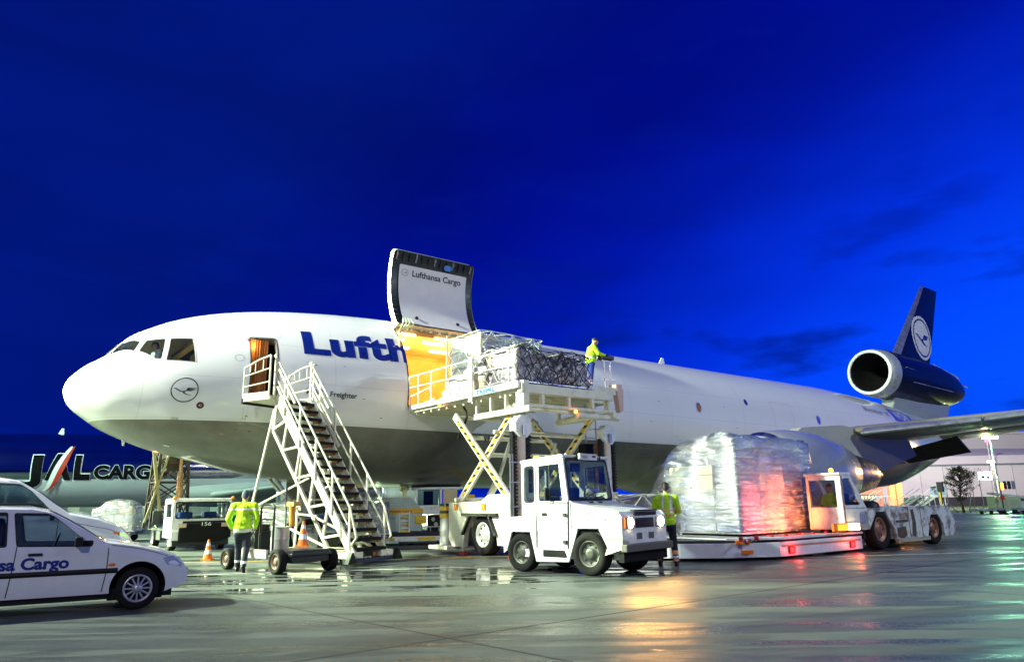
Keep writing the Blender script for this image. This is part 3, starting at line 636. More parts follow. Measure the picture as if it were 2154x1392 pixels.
q = MB(); q.lathe((48.6, 0, E2Z), (1, 0, -.03), [(-.75, 1.692), (3.5, 1.70), (7.0, 1.60), (9.2, 1.36), (10.8, .98), (11.6, .70), (11.62, .6)], 44); te = q.build('tail_engine', TN, plane)
q = MB(); q.lathe((60.0, 0, E2Z-.36), (1, 0, 0), [(-2.0, .50), (-1.5, .44), (-.75, .05)], 20); q.build('exhaust_cone', mat('hot section metal', (0.35, 0.33, 0.30), .3, .9), te)
q = MB(); q.beam((48.4, -1.69, E2Z+.25), (60, -1.05, E2Z-.05), .02, .12, up=(0, 1, 0)); q.beam((49.5, -1.6, E2Z-.65), (56, -1.5, E2Z-.8), .04, .05, up=(0, 1, 0)); q.build('nacelle_strip', LINE, te)
PYG = mat('tail pylon grey', (0.36, 0.38, 0.38), .4)
q = MB(); q.prism([(48.2, 1.5), (49.0, 3.4), (57.5, 3.2), (56.6, 2.0), (56.8, 1.2)], lambda u, v, t: (u, t*(1 if u > 48.5 else .3), v), -.55, .55); q.build('tail_pylon', PYG, plane, bevel=.1)
fin = MB(); secf = [(50.05, 6.0, 6.1, .12), (51.9, 7.8, 5.2, .12), (56.8, 12.66, 2.75, .10)]; af = airfoil(); k = len(af); vs = []
for s_, z_, c_, t_ in secf:
    for x, y in af: vs.append((s_+x*c_+(z_-6)*.0, y*t_*c_*.9, z_))
fin.add(vs, [(j*k+i, j*k+(i+1) % k, (j+1)*k+(i+1) % k, (j+1)*k+i) for j in range(2) for i in range(k)], 0, True); fin.add(vs[-k:], [list(range(k))])
fn_ = fin.build('tail_fin', TN, plane)
q = MB(); q.add([(50.08, -.06, 6.15), (50.08, .06, 6.15), (56.72, .04, 12.62), (56.72, -.04, 12.62), (50.75, -.33, 6.15), (50.75, .33, 6.15), (56.98, .13, 12.62), (56.98, -.13, 12.62)], [(0, 3, 7, 4), (1, 2, 6, 5), (0, 1, 2, 3)]); q.build('fin_leading_edge', SLM, fn_)
def finy(s_, z_):
    t = min(max((z_-6)/(12.66-6), 0), 1); le = 50.05+(56.8-50.05)*t; c_ = 6.1+(2.75-6.1)*t; x = min(max((s_-le)/c_, .001), .999)
    return -(5*(.2969*math.sqrt(x)-.126*x-.3516*x*x+.2843*x**3-.1015*x**4)*.62*.12*c_*.9+.03)
def finp(u, v, off=0): return (55.3+u, finy(55.3+u, 8.25+v)-off, 8.25+v)
o_, i_ = ringp(0, 0, 1.5, 1.72, 44); disc = patch('fin_roundel', o_, .0, mat('roundel cream', (0.92, 0.86, 0.80), .5, var=.12), fn_, mapf=finp, step=.2)
bird(lambda u, v: finp(u, v, .04), 1.4, 'crane', NAVY, disc)
o2, i2 = ringp(0, 0, 1.38, 1.50, 44); patch('roundel_ring', o2, .02, NAVY, disc, hole=i2, mapf=finp, step=.2)
q = MB(); q.prism([(56.2, 6.30), (60.3, 5.72), (60.6, 4.9), (56.2, 4.9)], lambda u, v, t: (u, t, v), -.34, .34); q.build('fin_root_fairing', mat('weathered pale fairing', (0.50, 0.53, 0.52), .5, dirt=.5, vscale=1.2), plane, bevel=.05)
for sg in (1, -1):
    wing('tail_plane', [(50.8, sg*.8, .55, 6.4, .10, 0), (57.2, sg*8.9, 1.5, 2.6, .09, 0)], WGM, plane)
# ---- landing gear
ng = MB(); ng.cyl((7.3, 0, -2.2), (7.3, 0, -4.5), .11, seg=14); ng.cyl((7.3, 0, -2.9), (7.3, 0, -4.4), .15, seg=14, mi=1); ng.cyl((6.0, -.3, -2.6), (7.25, -.05, -4.0), .06); ng.cyl((6.0, .3, -2.6), (7.25, .05, -4.0), .06)
ng.box((7.2, -.5, -3.1), (.8, .03, .6), mi=1); ng.box((7.2, .5, -3.1), (.8, .03, .6), mi=1); ng.beam((7.3, -.4, -4.51), (7.3, .4, -4.51), .1); g_ = ng.build('nose_gear', [STEEL, SKM], plane)
for y in (-.4, .4): wheel('wheel', (7.3, y, -4.51), (0, -1 if y < 0 else 1, 0), .51, .38, g_, spokes=6)
for y0 in (-5.3, 5.3):
    mg = MB(); mg.cyl((32.0, y0*.8, -2.4), (32.0, y0, -4.3), .2, seg=14); mg.beam((31.2, y0, -4.4), (32.9, y0, -4.4), .2); g_ = mg.build('main_gear', STEEL, plane)
    for x in (31.2, 32.9):
        for dy in (-.55, .55): wheel('wheel', (x, y0+dy, -4.36), (0, -1 if dy < 0 else 1, 0), .66, .45, g_, spokes=6)
# ================================================================ apron
def ground_mat():
    m = bpy.data.materials.new('wet concrete'); m.use_nodes = True; t = m.node_tree; b = t.nodes['Principled BSDF']
    c = nd(t, 'ShaderNodeTexCoord'); P = c.outputs['Object']
    def mp_(sc, rot=0):
        k = nd(t, 'ShaderNodeMapping'); k.inputs['Scale'].default_value = sc; k.inputs['Rotation'].default_value = (0, 0, rot); t.links.new(P, k.inputs[0]); return k.outputs[0]
    def noise(v, s, d=6, r=.6, dist=0):
        k = nd(t, 'ShaderNodeTexNoise'); k.inputs['Scale'].default_value = s; k.inputs['Detail'].default_value = d; k.inputs['Roughness'].default_value = r; k.inputs['Distortion'].default_value = dist; t.links.new(v, k.inputs['Vector']); return k.outputs['Fac']
    def rng(v, a, b_, c_, d_):
        k = nd(t, 'ShaderNodeMapRange'); k.inputs['From Min'].default_value = a; k.inputs['From Max'].default_value = b_; k.inputs['To Min'].default_value = c_; k.inputs['To Max'].default_value = d_; t.links.new(v, k.inputs['Value']); return k.outputs[0]
    def mth(op, a, b_):
        k = nd(t, 'ShaderNodeMath', operation=op)
        for i, x in enumerate((a, b_)):
            if isinstance(x, (int, float)): k.inputs[i].default_value = x
            elif x is not None: t.links.new(x, k.inputs[i])
        return k.outputs[0]
    def mix(f, a, b_):
        k = nd(t, 'ShaderNodeMix', data_type='RGBA')
        if isinstance(f, float): k.inputs[0].default_value = f
        else: t.links.new(f, k.inputs[0])
        for i, x in ((6, a), (7, b_)):
            if isinstance(x, tuple): k.inputs[i].default_value = (*x, 1)
            else: t.links.new(x, k.inputs[i])
        return k.outputs[2]
    sx = nd(t, 'ShaderNodeSeparateXYZ'); t.links.new(P, sx.inputs[0]); X, Y = sx.outputs['X'], sx.outputs['Y']
    fine = noise(P, 28, 8, .7); mid = noise(P, .9, 7, .6); big = noise(P, .16, 5, .55, .6)
    base = mix(rng(mid, .3, .7, 0, 1), (0.046, 0.056, 0.053), (0.082, 0.098, 0.092))
    base = mix(rng(fine, .35, .7, 0, .4), base, (0.13, 0.145, 0.138))
    # tyre tracks and dried streaks running across the slabs
    st = noise(mp_((.16, 1.7, 1), R(-30)), 1.0, 8, .62, .35)
    streak = mth('MULTIPLY', rng(st, .505, .525, 0, 1), rng(mid, .3, .55, .45, 1))
    st2 = noise(mp_((.16, .75, 1), R(-22)), 1.0, 9, .66, .8)
    wet = rng(st2, .50, .545, 0, 1)
    wet = mth('MULTIPLY', wet, .85)
    # standing water near the stairs and the loader
    px = mth('ADD', X, 2.6); py = mth('SUBTRACT', Y, 15.2)
    d = mth('ADD', mth('MULTIPLY', mth('MULTIPLY', px, px), .022), mth('MULTIPLY', mth('MULTIPLY', py, py), .15))
    pud = noise(mp_((.42, 2.4, 1), R(-8)), 1.0, 8, .62, .6)
    pm = mth('SUBTRACT', mth('MULTIPLY', pud, 1.5), mth('MULTIPLY', d, .16)); pool = rng(pm, .72, .75, 0, 1)
    pool2 = mth('MAXIMUM', pool, mth('MULTIPLY', mth('LESS_THAN', X, 6.0), rng(noise(mp_((.25, .9, 1), R(-20)), 1.0, 5, .55, .3), .66, .68, 0, 1)))
    def line(ax, ay, deg, sp, w_):
        n = (-math.sin(R(deg)), math.cos(R(deg))); c0 = ax*n[0]+ay*n[1]
        v = mth('SUBTRACT', mth('ADD', mth('MULTIPLY', X, n[0]), mth('MULTIPLY', Y, n[1])), c0-sp/2+1000*sp)
        v = mth('ADD', v, mth('MULTIPLY', mth('SUBTRACT', mid, .5), .03))
        k = nd(t, 'ShaderNodeMath', operation='PINGPONG'); k.inputs[1].default_value = sp/2
        t.links.new(mth('ADD', v, 2000.0*sp), k.inputs[0])
        return mth('LESS_THAN', mth('SUBTRACT', sp/2, k.outputs[0]), w_)
    j = mth('MAXIMUM', line(-.4, 8.6, 38.5, 7.6, .028), line(-.72, 8.33, -46.0, 7.7, .024))
    base = mix(mth('MULTIPLY', streak, .85), base, (0.036, 0.045, 0.050))
    for (ax_, ay_, dg_, of_, w_) in ((2.0, 8.0, 24, 0, .17), (2.0, 8.0, 24, 1.7, .15), (5.0, 9.0, 17, .6, .20), (5.0, 9.0, 17, 2.5, .18), (9.0, 14.0, 31, .2, .16), (9.0, 14.0, 31, 1.9, .16), (0, 9.5, 9, -1.2, .15), (0, 9.5, 9, -2.9, .15)):
        n_ = (-math.sin(R(dg_)), math.cos(R(dg_))); v_ = mth('ADD', mth('SUBTRACT', mth('ADD', mth('MULTIPLY', X, n_[0]), mth('MULTIPLY', Y, n_[1])), ax_*n_[0]+ay_*n_[1]+of_), mth('MULTIPLY', mth('SUBTRACT', big, .5), 2.2))
        tm = mth('MULTIPLY', mth('LESS_THAN', mth('ABSOLUTE', v_, None), w_), rng(noise(mp_((.35, 2.2, 1), R(-dg_)), 1.0, 5, .6), .42, .56, 0, .62)); base = mix(tm, base, (0.020, 0.025, 0.027))
    base = mix(mth('MULTIPLY', wet, .6), base, (0.034, 0.042, 0.038))
    base = mix(pool2, base, (0.02, 0.022, 0.02))
    base = mix(mth('MULTIPLY', j, .92), base, (0.008, 0.008, 0.008))
    oil = rng(noise(P, .5, 4, .5, 1.0), .66, .72, 0, .5); base = mix(oil, base, (0.03, 0.028, 0.02))
    t.links.new(base, b.inputs['Base Color'])
    r = mth('SUBTRACT', rng(big, .3, .7, .60, .50), mth('MULTIPLY', wet, .24)); r = mth('SUBTRACT', r, mth('MULTIPLY', streak, .10)); r = mth('ADD', r, rng(fine, .3, .7, -.06, .08))
    r = mth('ADD', mth('MULTIPLY', r, mth('SUBTRACT', 1.0, pool2)), mth('MULTIPLY', pool2, .045)); r = mth('ADD', r, mth('MULTIPLY', j, .2))
    t.links.new(r, b.inputs['Roughness']); b.inputs['Specular IOR Level'].default_value = .5
    bp = nd(t, 'ShaderNodeBump'); bp.inputs['Distance'].default_value = .018
    t.links.new(mth('MULTIPLY', mth('SUBTRACT', 1.0, pool2), .5), bp.inputs['Strength'])
    t.links.new(mth('ADD', mth('ADD', mth('MULTIPLY', fine, .6), mth('MULTIPLY', mid, 1.0)), mth('MULTIPLY', j, -2)), bp.inputs['Height'])
    t.links.new(bp.outputs[0], b.inputs['Normal'])
    return m
q = MB(); q.add([(-500, -120, 0), (500, -120, 0), (500, 900, 0), (-500, 900, 0)], [(0, 1, 2, 3)])
tag(q.build('ground', ground_mat()), kind='structure')
def strip(p, q_, w_, m_, name='painted_line', h=.004):
    p = Vector((*p, 0)); q_ = Vector((*q_, 0)); d = (q_-p).normalized(); n = Vector((-d.y, d.x, 0))*w_/2; b_ = MB()
    b_.add([p-n+Vector((0, 0, h)), q_-n+Vector((0, 0, h)), q_+n+Vector((0, 0, h)), p+n+Vector((0, 0, h))], [(0, 1, 2, 3)]); return tag(b_.build(name, m_), kind='structure')
WLN = mat('worn white line paint', (0.5, 0.5, 0.47), .5, var=.5, vscale=2); YLN = mat('worn yellow line paint', (0.65, 0.36, 0.03), .45, var=.4, vscale=2)
strip((-14, 15.15), (46, 24.2), .10, WLN); strip((-30, 18.6), (8, 20.75), .14, YLN); strip((-4, 30), (60, 38), .12, WLN); strip((16, 31), (70, 33), .12, YLN, h=.006)
GRASS = mat('rough verge grass', (0.05, 0.065, 0.02), .9, var=.5, vscale=.6)
q = MB()
q.add([(20, 63, .03), (90, 63, .03), (140, 110, .05), (20, 110, .05)], [(0, 1, 2, 3)])
tag(q.build('grass_verge', GRASS), kind='structure')
# ================================================================ freighter parked behind on the left
JA = R(17); jal = thing('parked_freighter', 'polished metal jumbo freighter with JAL CARGO lettering parked behind on the left', 'cargo aircraft', (-33.0, 68.5, -.25), JA)
def jalmat():
    m = mat('polished fuselage metal', (0.50, 0.53, 0.56), .09, 1.0, var=.12, vscale=.5, bump=.10, bscale=1.2); t = m.node_tree; b = t.nodes['Principled BSDF']
    c = nd(t, 'ShaderNodeTexCoord'); s_ = nd(t, 'ShaderNodeSeparateXYZ'); t.links.new(c.outputs['Object'], s_.inputs[0]); g = nd(t, 'ShaderNodeMath', operation='GREATER_THAN'); g.inputs[1].default_value = 4.15; t.links.new(s_.outputs['Z'], g.inputs[0]); t.links.new(g.outputs[0], b.inputs['Metallic'])
    r_ = nd(t, 'ShaderNodeMapRange'); r_.inputs['To Min'].default_value = .35; r_.inputs['To Max'].default_value = .09; t.links.new(g.outputs[0], r_.inputs['Value']); t.links.new(r_.outputs[0], b.inputs['Roughness'])
    return m
POL = jalmat()
_unused = (lambda *a, **k: None)('polished fuselage metal', (0.55, 0.58, 0.60), .10, 1.0, var=.12, vscale=.5, bump=.10, bscale=1.2)
GREYW = mat('light grey wing paint', (0.50, 0.56, 0.53), .35, coat=.3, vscale=.4)
zt = pchip([-34, -30, -24, -16, 12, 24, 38], [0, 2.0, 3.0, 3.25, 3.25, 2.9, 1.5]); zb = pchip([-34, -30, -24, -16, 6, 20, 38], [-.2, -2.2, -3.0, -3.25, -3.25, -1.8, .8])
q = MB(); sg = 56; st = [-34+.9*i for i in range(81)]; vs = []
for s_ in st:
    a, b = zt(s_), zb(s_); w_ = (a-b)/2
    vs += [(s_, -w_*math.cos(2*pi*i/sg)*1.0, 5.05+(a+b)/2+w_*math.sin(2*pi*i/sg)) for i in range(sg)]
q.add(vs, [(k*sg+i, (k+1)*sg+i, (k+1)*sg+(i+1) % sg, k*sg+(i+1) % sg) for k in range(len(st)-1) for i in range(sg)], 0, True)
jf = q.build('fuselage', POL, jal)
def jsk(u, v, off=.02): th = v/3.25; return (u, -(3.25+off)*math.cos(th), 5.05+(3.25+off)*math.sin(th))
JW = mat('lettering outline white', (0.85, 0.88, 0.9), .4, var=0)
def jtext(body, size, u0, v0, width, bold):
    text('lettering_outline', body, size, lambda u, v: jsk(u0+u-.04, v0+v, .02), JW, jf, bold+.03, step=.5, width=width+.08)
    text('lettering', body, size, lambda u, v: jsk(u0+u, v0+v, .06), mat('matt black lettering', (0.004, 0.004, 0.006), .9, var=0, spec=.1), jf, bold, step=.5, width=width)
jtext('J', 2.75, -10.15, -.85, 1.35, .05); jtext('\u039b', 2.75, -8.55, -.85, 2.0, .05); jtext('L', 2.75, -6.35, -.85, 1.25, .05); jtext('CARGO', 1.55, -4.8, -.85, 5.9, .045)
def swoosh(dx, r0, r1, off, m_, nm):
    q = MB(); n = 14; a = []; b = []
    for i in range(n+1):
        t = i/n; u = -8.6+1.75*t**.62+dx; v = -1.9+3.9*t; w_ = (.06+.34*math.sin(pi*min(t*.9+.08, 1)))*r0; a.append(jsk(u-w_, v, off)); b.append(jsk(u+w_*r1, v, off))
    q.add(a+b, [(i, i+1, n+2+i, n+1+i) for i in range(n)]); q.build(nm, m_, jf)
swoosh(0, 1, .8, .09, JW, 'swoosh_white'); swoosh(.22, .55, .9, .12, mat('swoosh red', (0.5, 0.04, 0.02), .4), 'swoosh_red')
q = MB(); q.lathe((-6, 0, 3.0), (1, 0, 0), [(0, .05), (2, .9), (5, 1.7), (10, 2.0), (18, 2.0), (24, .5)], 30); o = q.build('wing_fairing', GREYW, jal); o.scale = (1, 1.75, .75); o.location = (3.5, 0, .75)
jsec = [(-3.0, 2.2, 3.3, 14, .12), (4.0, 11, 3.9, 9.2, .10), (16.0, 27, 5.2, 4.6, .09)]
q = MB(); vs = []
for s_, l_, z_, c_, t_ in jsec:
    for x, y in af: vs.append((s_+7.0+x*c_, -l_, z_-.6+y*t_*c_))
q.add(vs, [(j*k+i, j*k+(i+1) % k, (j+1)*k+(i+1) % k, (j+1)*k+i) for k in (len(af),) for j in range(2) for i in range(k)], 0, True)
jw = q.build('wing', GREYW, jal)
for l_, s_ in ((11.5, 10.6), (20, 18.0)):
    q = MB(); q.lathe((s_, -l_, 2.35), (1, 0, 0), [(.1, 1.1), (0, 1.2), (.1, 1.3), (1.0, 1.42), (3.2, 1.35), (4.4, 1.0), (4.4, .8)], 32); e_ = q.build('engine_nacelle', GREYW, jal)
    q = MB(); q.lathe((s_-.01, -l_, 2.35), (1, 0, 0), [(.6, 1.05), (.1, 1.1), (-.01, 1.2), (.1, 1.31), (.3, 1.35)], 32); q.build('intake_lip', ALU, e_)
    q = MB(); q.lathe((s_+.5, -l_, 2.35), (1, 0, 0), [(0, 1.06), (.1, .02)], 24); q.build('fan', mat('fan shade', (0.10, 0.17, 0.14), .5), e_)
    q = MB(); q.prism([(s_+.6, 3.6), (s_+5.5, 4.1), (s_+6, 3.6), (s_+4, 3.0)], lambda u, v, t: (u, -l_+t, v), -.2, .2); q.build('engine_pylon', GREYW, e_)
for y in (-5.6, -2.0, 2.0, 5.6):
    q = MB(); q.cyl((12, y, 2.4), (12, y, .7), .16); g_ = q.build('main_gear', STEEL, jal)
    for dx in (-.75, .75): wheel('wheel', (12+dx, y-.5, .62), (0, -1, 0), .62, .4, g_, spokes=5)
for x, z in ((-22, 2.7), (-8.8, 3.0)):
    q = MB(); q.prism([(0, 0), (.5, 0), (.45, .55), (.25, .55)], lambda u, v, t: (x+u, t, 8.25+v), -.03, .03); q.build('blade_aerial', WHITE, jf)
cs_ = thing('sky_gap_backdrop', 'long low pale made-up shed far beyond the jumbo freighter', 'backdrop', (-75, 128, 0), R(3)); q = MB(); q.b2((-70, 0, 0), (52, 12, 3.1)); q.build('wall', mat('shed cladding', (0.42, 0.50, 0.40), .7, var=.2, vscale=.1), cs_); q = MB(); q.b2((-70.4, -.4, 3.1), (52.4, 12, 3.5)); q.build('roof', mat('shed roof', (0.20, 0.24, 0.22), .7), cs_)  # made-up building, added to fill the strip of sky under the belly
for i in range(14):
    q = MB(); q.b2((-30+6*i, -.1, .2), (-26+6*i, 0, 2.5)); q.build('door', mat('shed door', (0.16, 0.20, 0.18), .6), cs_)
lamp('SPOT', (-60, 100, 14), 60000, (0.8, 1.0, .72), (-50, 128, 0), .6, 130)  # unseen lamp added to light the made-up building
# ================================================================ distant right: hangar, terminal, trees, masts
HG = mat('hangar cladding', (0.44, 0.42, 0.42), .6, var=.10, vscale=.12)
hg = thing('hangar', 'large pale curved hangar behind the right wing', 'hangar', (62, 92, 0))
q = MB(); n = 30; vs = []
for x, yy in ((-32, 0), (-30, 0)): pass
prof_ = [(0, 0), (0, 5.6), (.25, 6.1)]; cx_, cy_ = 4, 26; rr = 34; vs = []
for i in range(n+1):
    a = R(200+140*i/n); X_, Y_ = cx_+rr*math.cos(a)*1.0, cy_+rr*.72*math.sin(a)
    vs += [(X_, Y_, 0), (X_, Y_, 5.2), (X_*.99+.1, Y_*.99+.3, 5.25), (X_*.97, Y_*.97+1, 6.3), (X_*.6, Y_*.6+9, 7.6)]
q.add(vs, [(i*5+j, (i+1)*5+j, (i+1)*5+j+1, i*5+j+1) for i in range(n) for j in range(4)]); q.build('wall', HG, hg)
q = MB(); vs = []
for i in range(n+1):
    a = R(200+140*i/n); vs += [(cx_+(rr+.15)*math.cos(a), cy_+(rr+.15)*.72*math.sin(a), 5.05), (cx_+(rr+.15)*math.cos(a), cy_+(rr+.15)*.72*math.sin(a), 5.25)]
q.add(vs, [(2*i, 2*i+2, 2*i+3, 2*i+1) for i in range(n)]); q.build('gutter', mat('gutter grey', (0.12, 0.14, 0.16), .5), hg)
for a_ in (226, 240):
    a = R(a_); x_, y_ = cx_+(rr+.5)*math.cos(a), cy_+(rr+.5)*.72*math.sin(a); q = MB()
    for dx in (-.22, .22): q.beam((x_+dx, y_, 0), (x_+dx+.5, y_, 5.8), .06)
    for k_ in range(18): q.beam((x_-.22+.028*k_, y_, .3*k_), (x_+.22+.028*k_, y_, .3*k_), .04)
    q.box((x_+.5, y_, 5.85), (.6, .4, .3)); q.build('roof_ladder', mat('ladder grey', (0.22, 0.23, 0.24), .5), hg)
q = MB()
for i in range(1, n, 1):
    a = R(200+140*i/n); x_, y_ = cx_+(rr+.06)*math.cos(a), cy_+(rr+.06)*.72*math.sin(a); q.beam((x_, y_, 1.2), (x_, y_, 5.0), .05)
tag(q.build('cladding_seam', mat('seam grey', (0.33, 0.32, 0.33), .6), hg), kind='stuff')
q = MB(); q.b2((0, 14, 0), (60, 40, 9.9)); q.b2((-.4, 13.8, 9.9), (60.4, 40, 10.2)); hb = q.build('rear_block', HG, hg)
q = MB(); q.b2((-14, 0.6, 0), (50, 1.1, 1.15)); q.build('plinth', mat('dark plinth', (0.02, 0.02, 0.025), .8), hg)
tb = thing('terminal_building', 'low terminal with lit windows and orange lit columns behind the tractor', 'building', (38.5, 84, 0))
BRK = mat('red brown facade', (0.30, 0.12, 0.08), .7)
q = MB(); q.b2((-8, 0, 0), (3.2, 10, 4.6)); q.build('wall', BRK, tb)
LITW = emis('lit window light', (1.0, 0.85, 0.45), 1.6)
for z in (1.0, 2.2, 3.4):
    q = MB(); q.b2((-7.6, -.03, z), (2.6, 0, z+.6)); sw = q.build('window', mat('dark glazing', (0.03, 0.03, 0.035), .2), tb)
    q = MB()
    for i in range(26):
        if random.Random(int(z*10)+i).random() < .62: q.b2((-7.5+i*.39, -.06, z+.12), (-7.5+i*.39+.26, -.035, z+.5))
    q.build('lit_pane', LITW, sw)
for x in (3.4, 4.2):
    q = MB(); q.b2((x, -1.2, 0), (x+.62, -.6, 4.7)); q.build('column', mat('orange column', (0.65, 0.25, 0.10), .6), tb)
q = MB(); q.b2((-8, -1.2, 4.7), (5.2, 10, 5.0)); q.build('roof', BRK, tb)
lamp('POINT', (42.2, 81.6, 3.6), 900, (1.0, 0.38, 0.08), size=.3, name='column_light')
lamp('POINT', (36, 80.5, 1.2), 500, (1.0, 0.30, 0.14), size=.3, name='facade_light')
def mast(name, x, y, h, lab, c, m_, power, lean=0):
    t_ = thing(name, lab, 'light mast', (x, y, 0)); q = MB(); q.cyl((0, 0, 0), (lean, 0, h), .16, .09, seg=12); q.build('mast', STEEL, t_)
    q = MB(); q.beam((lean-.8, 0, h), (lean+.8, 0, h), .1); q.build('lamp_bracket', STEEL, t_)
    for dx in (-.65, -.2, .25, .7):
        q = MB(); q.box((lean+dx, -.1, h-.02), (.34, .22, .24)); q.build('lamp_head', m_, t_)
    l_ = lamp('SPOT', (x+lean, y-.8, h-.2), power, c, (x+lean, y-3, 0), size=.3, spot=158, blend=.15, name='mast_light')
    return t_
mast('light_mast', 52.3, 80.0, 7.5, 'tall light mast with glaring green white lamps under the wing', (0.25, 1.0, 0.50), emis('green white lamp', (0.55, 1.0, 0.75), 30), 4200, -.15)
t_ = thing('street_lamp', 'short lamp post with yellow green light beside the tall mast', 'street lamp', (41.9, 64.5, 0)); q = MB(); q.cyl((0, 0, 0), (0, 0, 4.2), .07, .05); q.build('post', STEEL, t_); q = MB(); q.box((-.05, 0, 4.2), (.5, .25, .18)); q.build('lamp_head', emis('yellow green lamp', (0.85, 1.0, 0.35), 22), t_)
lamp('POINT', (41.8, 64, 4.0), 500, (0.8, 1.0, .35), size=.2, name='street_light')
t_ = thing('lit_sign', 'small lit white sign board on a post beside the birch trees', 'sign', (41.3, 64.5, 0)); q = MB(); q.cyl((.9, 0, 0), (.9, 0, 3.0), .06); q.beam((-.9, 0, 2.7), (.9, 0, 2.7), .05); q.build('post', STEEL, t_)
q = MB(); q.box((-.2, -.05, 3.0), (1.15, .12, .7)); q.build('sign_board', emis('sign light', (0.8, 0.85, 1.0), 3.5), t_); q = MB(); q.b2((-.55, -.13, 2.78), (-.3, -.12, 3.0)); q.b2((-.1, -.13, 2.75), (.1, -.12, 2.95)); q.build('sign_marks', NAVY, t_)
t_ = thing('direction_sign', 'dark panel sign with orange lamp fixed on the mast post', 'sign', (37.2, 56.2, 0)); t_.scale = (.7, .7, .8); q = MB(); q.beam((-.5, 0, 0), (-.5, 0, 2.9), .07); q.beam((-.5, 0, 2.7), (.7, 0, 2.7), .06); q.build('post', DARK, t_)
for i in range(3):
    q = MB(); q.box((.05+i*.45, 0, 2.6), (.32, .08, .75)); q.build('panel', [DARK, STEEL][i == 2], t_)
q = MB(); q.box((-.35, -.1, 2.5), (.22, .1, .6)); q.build('lamp_head', AMBER, t_); q = MB(); q.box((-.5, -.08, 1.45), (.42, .05, .38)); q.build('number_plate', RED, t_)
t_ = thing('aviation_light', 'small red obstruction light above the hangar roof', 'warning light', (59.6, 92, 0)); q = MB(); q.cyl((0, 0, 6.2), (0, 0, 7.9), .05); q.cyl((0, 0, 0), (0, 0, 6.2), .06); q.build('post', STEEL, t_); q = MB(); q.sph((0, 0, 8.0), .26); q.build('lamp_head', emis('pink red lamp', (1.0, 0.12, 0.22), 5), t_)
LEAF = mat('sparse autumn leaves', (0.07, 0.075, 0.02), .8, var=.5); BARK = mat('bark', (0.06, 0.045, 0.03), .9); BIRCH = mat('birch bark', (0.45, 0.45, 0.36), .8, var=.3)
def tree(name, lab, x, y, h, spread, leaves, bark, seed, group=None, r0=.12):
    rn = random.Random(seed); t_ = thing(name, lab, 'tree', (x, y, 0), 0, group); q = MB(); tips = []
    def br(p, d, ln, r, dep):
        m_ = p+d*ln*.5+Vector((rn.uniform(-1, 1), rn.uniform(-1, 1), 0))*ln*.06; e = p+d*ln
        q.cyl(p, m_, r, r*.85, 6, cap=False); q.cyl(m_, e, r*.85, r*.65, 6, cap=False)
        if dep <= 2: tips.append((p, e))
        if dep == 0: return
        for i in range(3 if dep > 1 else 4):
            a = rn.uniform(0, 2*pi); sp_ = rn.uniform(.45, .9)*spread
            nd_ = (d+Vector((math.cos(a)*sp_, math.sin(a)*sp_, rn.uniform(-.1, .25)))).normalized(); br(p.lerp(e, rn.uniform(.5, 1)), nd_, ln*rn.uniform(.6, .82), r*.55, dep-1)
    br(Vector((0, 0, 0)), Vector((.02, 0, 1)), h*.34, r0, 5)
    q.build('trunk', bark, t_)
    f = MB()
    for i in range(leaves):
        a, b = rn.choice(tips); p = a.lerp(b, rn.random())+Vector((rn.gauss(0, .06), rn.gauss(0, .06), rn.gauss(0, .06))); s_ = rn.uniform(.03, .065)
        u = Vector((rn.uniform(-1, 1), rn.uniform(-1, 1), rn.uniform(-1, 1))).normalized()*s_; v = u.orthogonal().normalized()*s_*.7
        f.add([p-u, p+v, p+u, p-v], [(0, 1, 2, 3)])
    f.build('crown', LEAF, t_)
    return t_
def leafy(name, lab, x, y, h, w_, nb, leaves, bark, seed, group=None, r0=.1, low=.25):
    rn = random.Random(seed); t_ = thing(name, lab, 'tree', (x, y, 0), 0, group); q = MB(); tips = []; p = Vector((0, 0, 0)); pts = [p]
    for k_ in range(8): p = p+Vector((rn.gauss(0, .05), rn.gauss(0, .05), h/8)); pts.append(p)
    for k_ in range(8): q.cyl(pts[k_], pts[k_+1], r0*(1-k_/8.6), r0*(1-(k_+1)/8.6), 7, cap=False)
    for i in range(nb):
        f = low+(1-low)*rn.random()**.9; b0 = pts[min(int(f*8), 7)].lerp(pts[min(int(f*8)+1, 8)], f*8 % 1); a = rn.uniform(0, 2*pi); ln = w_*math.sin(pi*min(max((f-low)/(1-low)*.88+.1, .05), .97))*rn.uniform(.55, 1.1)+.1
        d = Vector((math.cos(a), math.sin(a), rn.uniform(.25, .9))).normalized(); e = b0+d*ln; q.cyl(b0, e, r0*.25, r0*.08, 5, cap=False); tips.append((b0.lerp(e, .35), e))
        for j in range(3): s0 = b0.lerp(e, rn.uniform(.4, .9)); e2 = s0+(d+Vector((rn.uniform(-1, 1), rn.uniform(-1, 1), rn.uniform(-.3, .7)))).normalized()*ln*.4; q.cyl(s0, e2, r0*.09, r0*.04, 4, cap=False); tips.append((s0, e2))
    q.build('trunk', bark, t_); f = MB()
    for i in range(leaves):
        a, b = rn.choice(tips); p = a.lerp(b, rn.random()**.7)+Vector((rn.gauss(0, .07), rn.gauss(0, .07), rn.gauss(0, .07))); s_ = rn.uniform(.03, .06)
        u = Vector((rn.uniform(-1, 1), rn.uniform(-1, 1), rn.uniform(-1, 1))).normalized()*s_; v = u.orthogonal().normalized()*s_*.7; f.add([p-u, p+v, p+u, p-v], [(0, 1, 2, 3)])
    f.build('crown', LEAF, t_); return t_
leafy('tree', 'bushy dark tree in front of the hangar left of the birches', 36.1, 60.0, 3.5, 1.25, 90, 5200, BARK, 3)
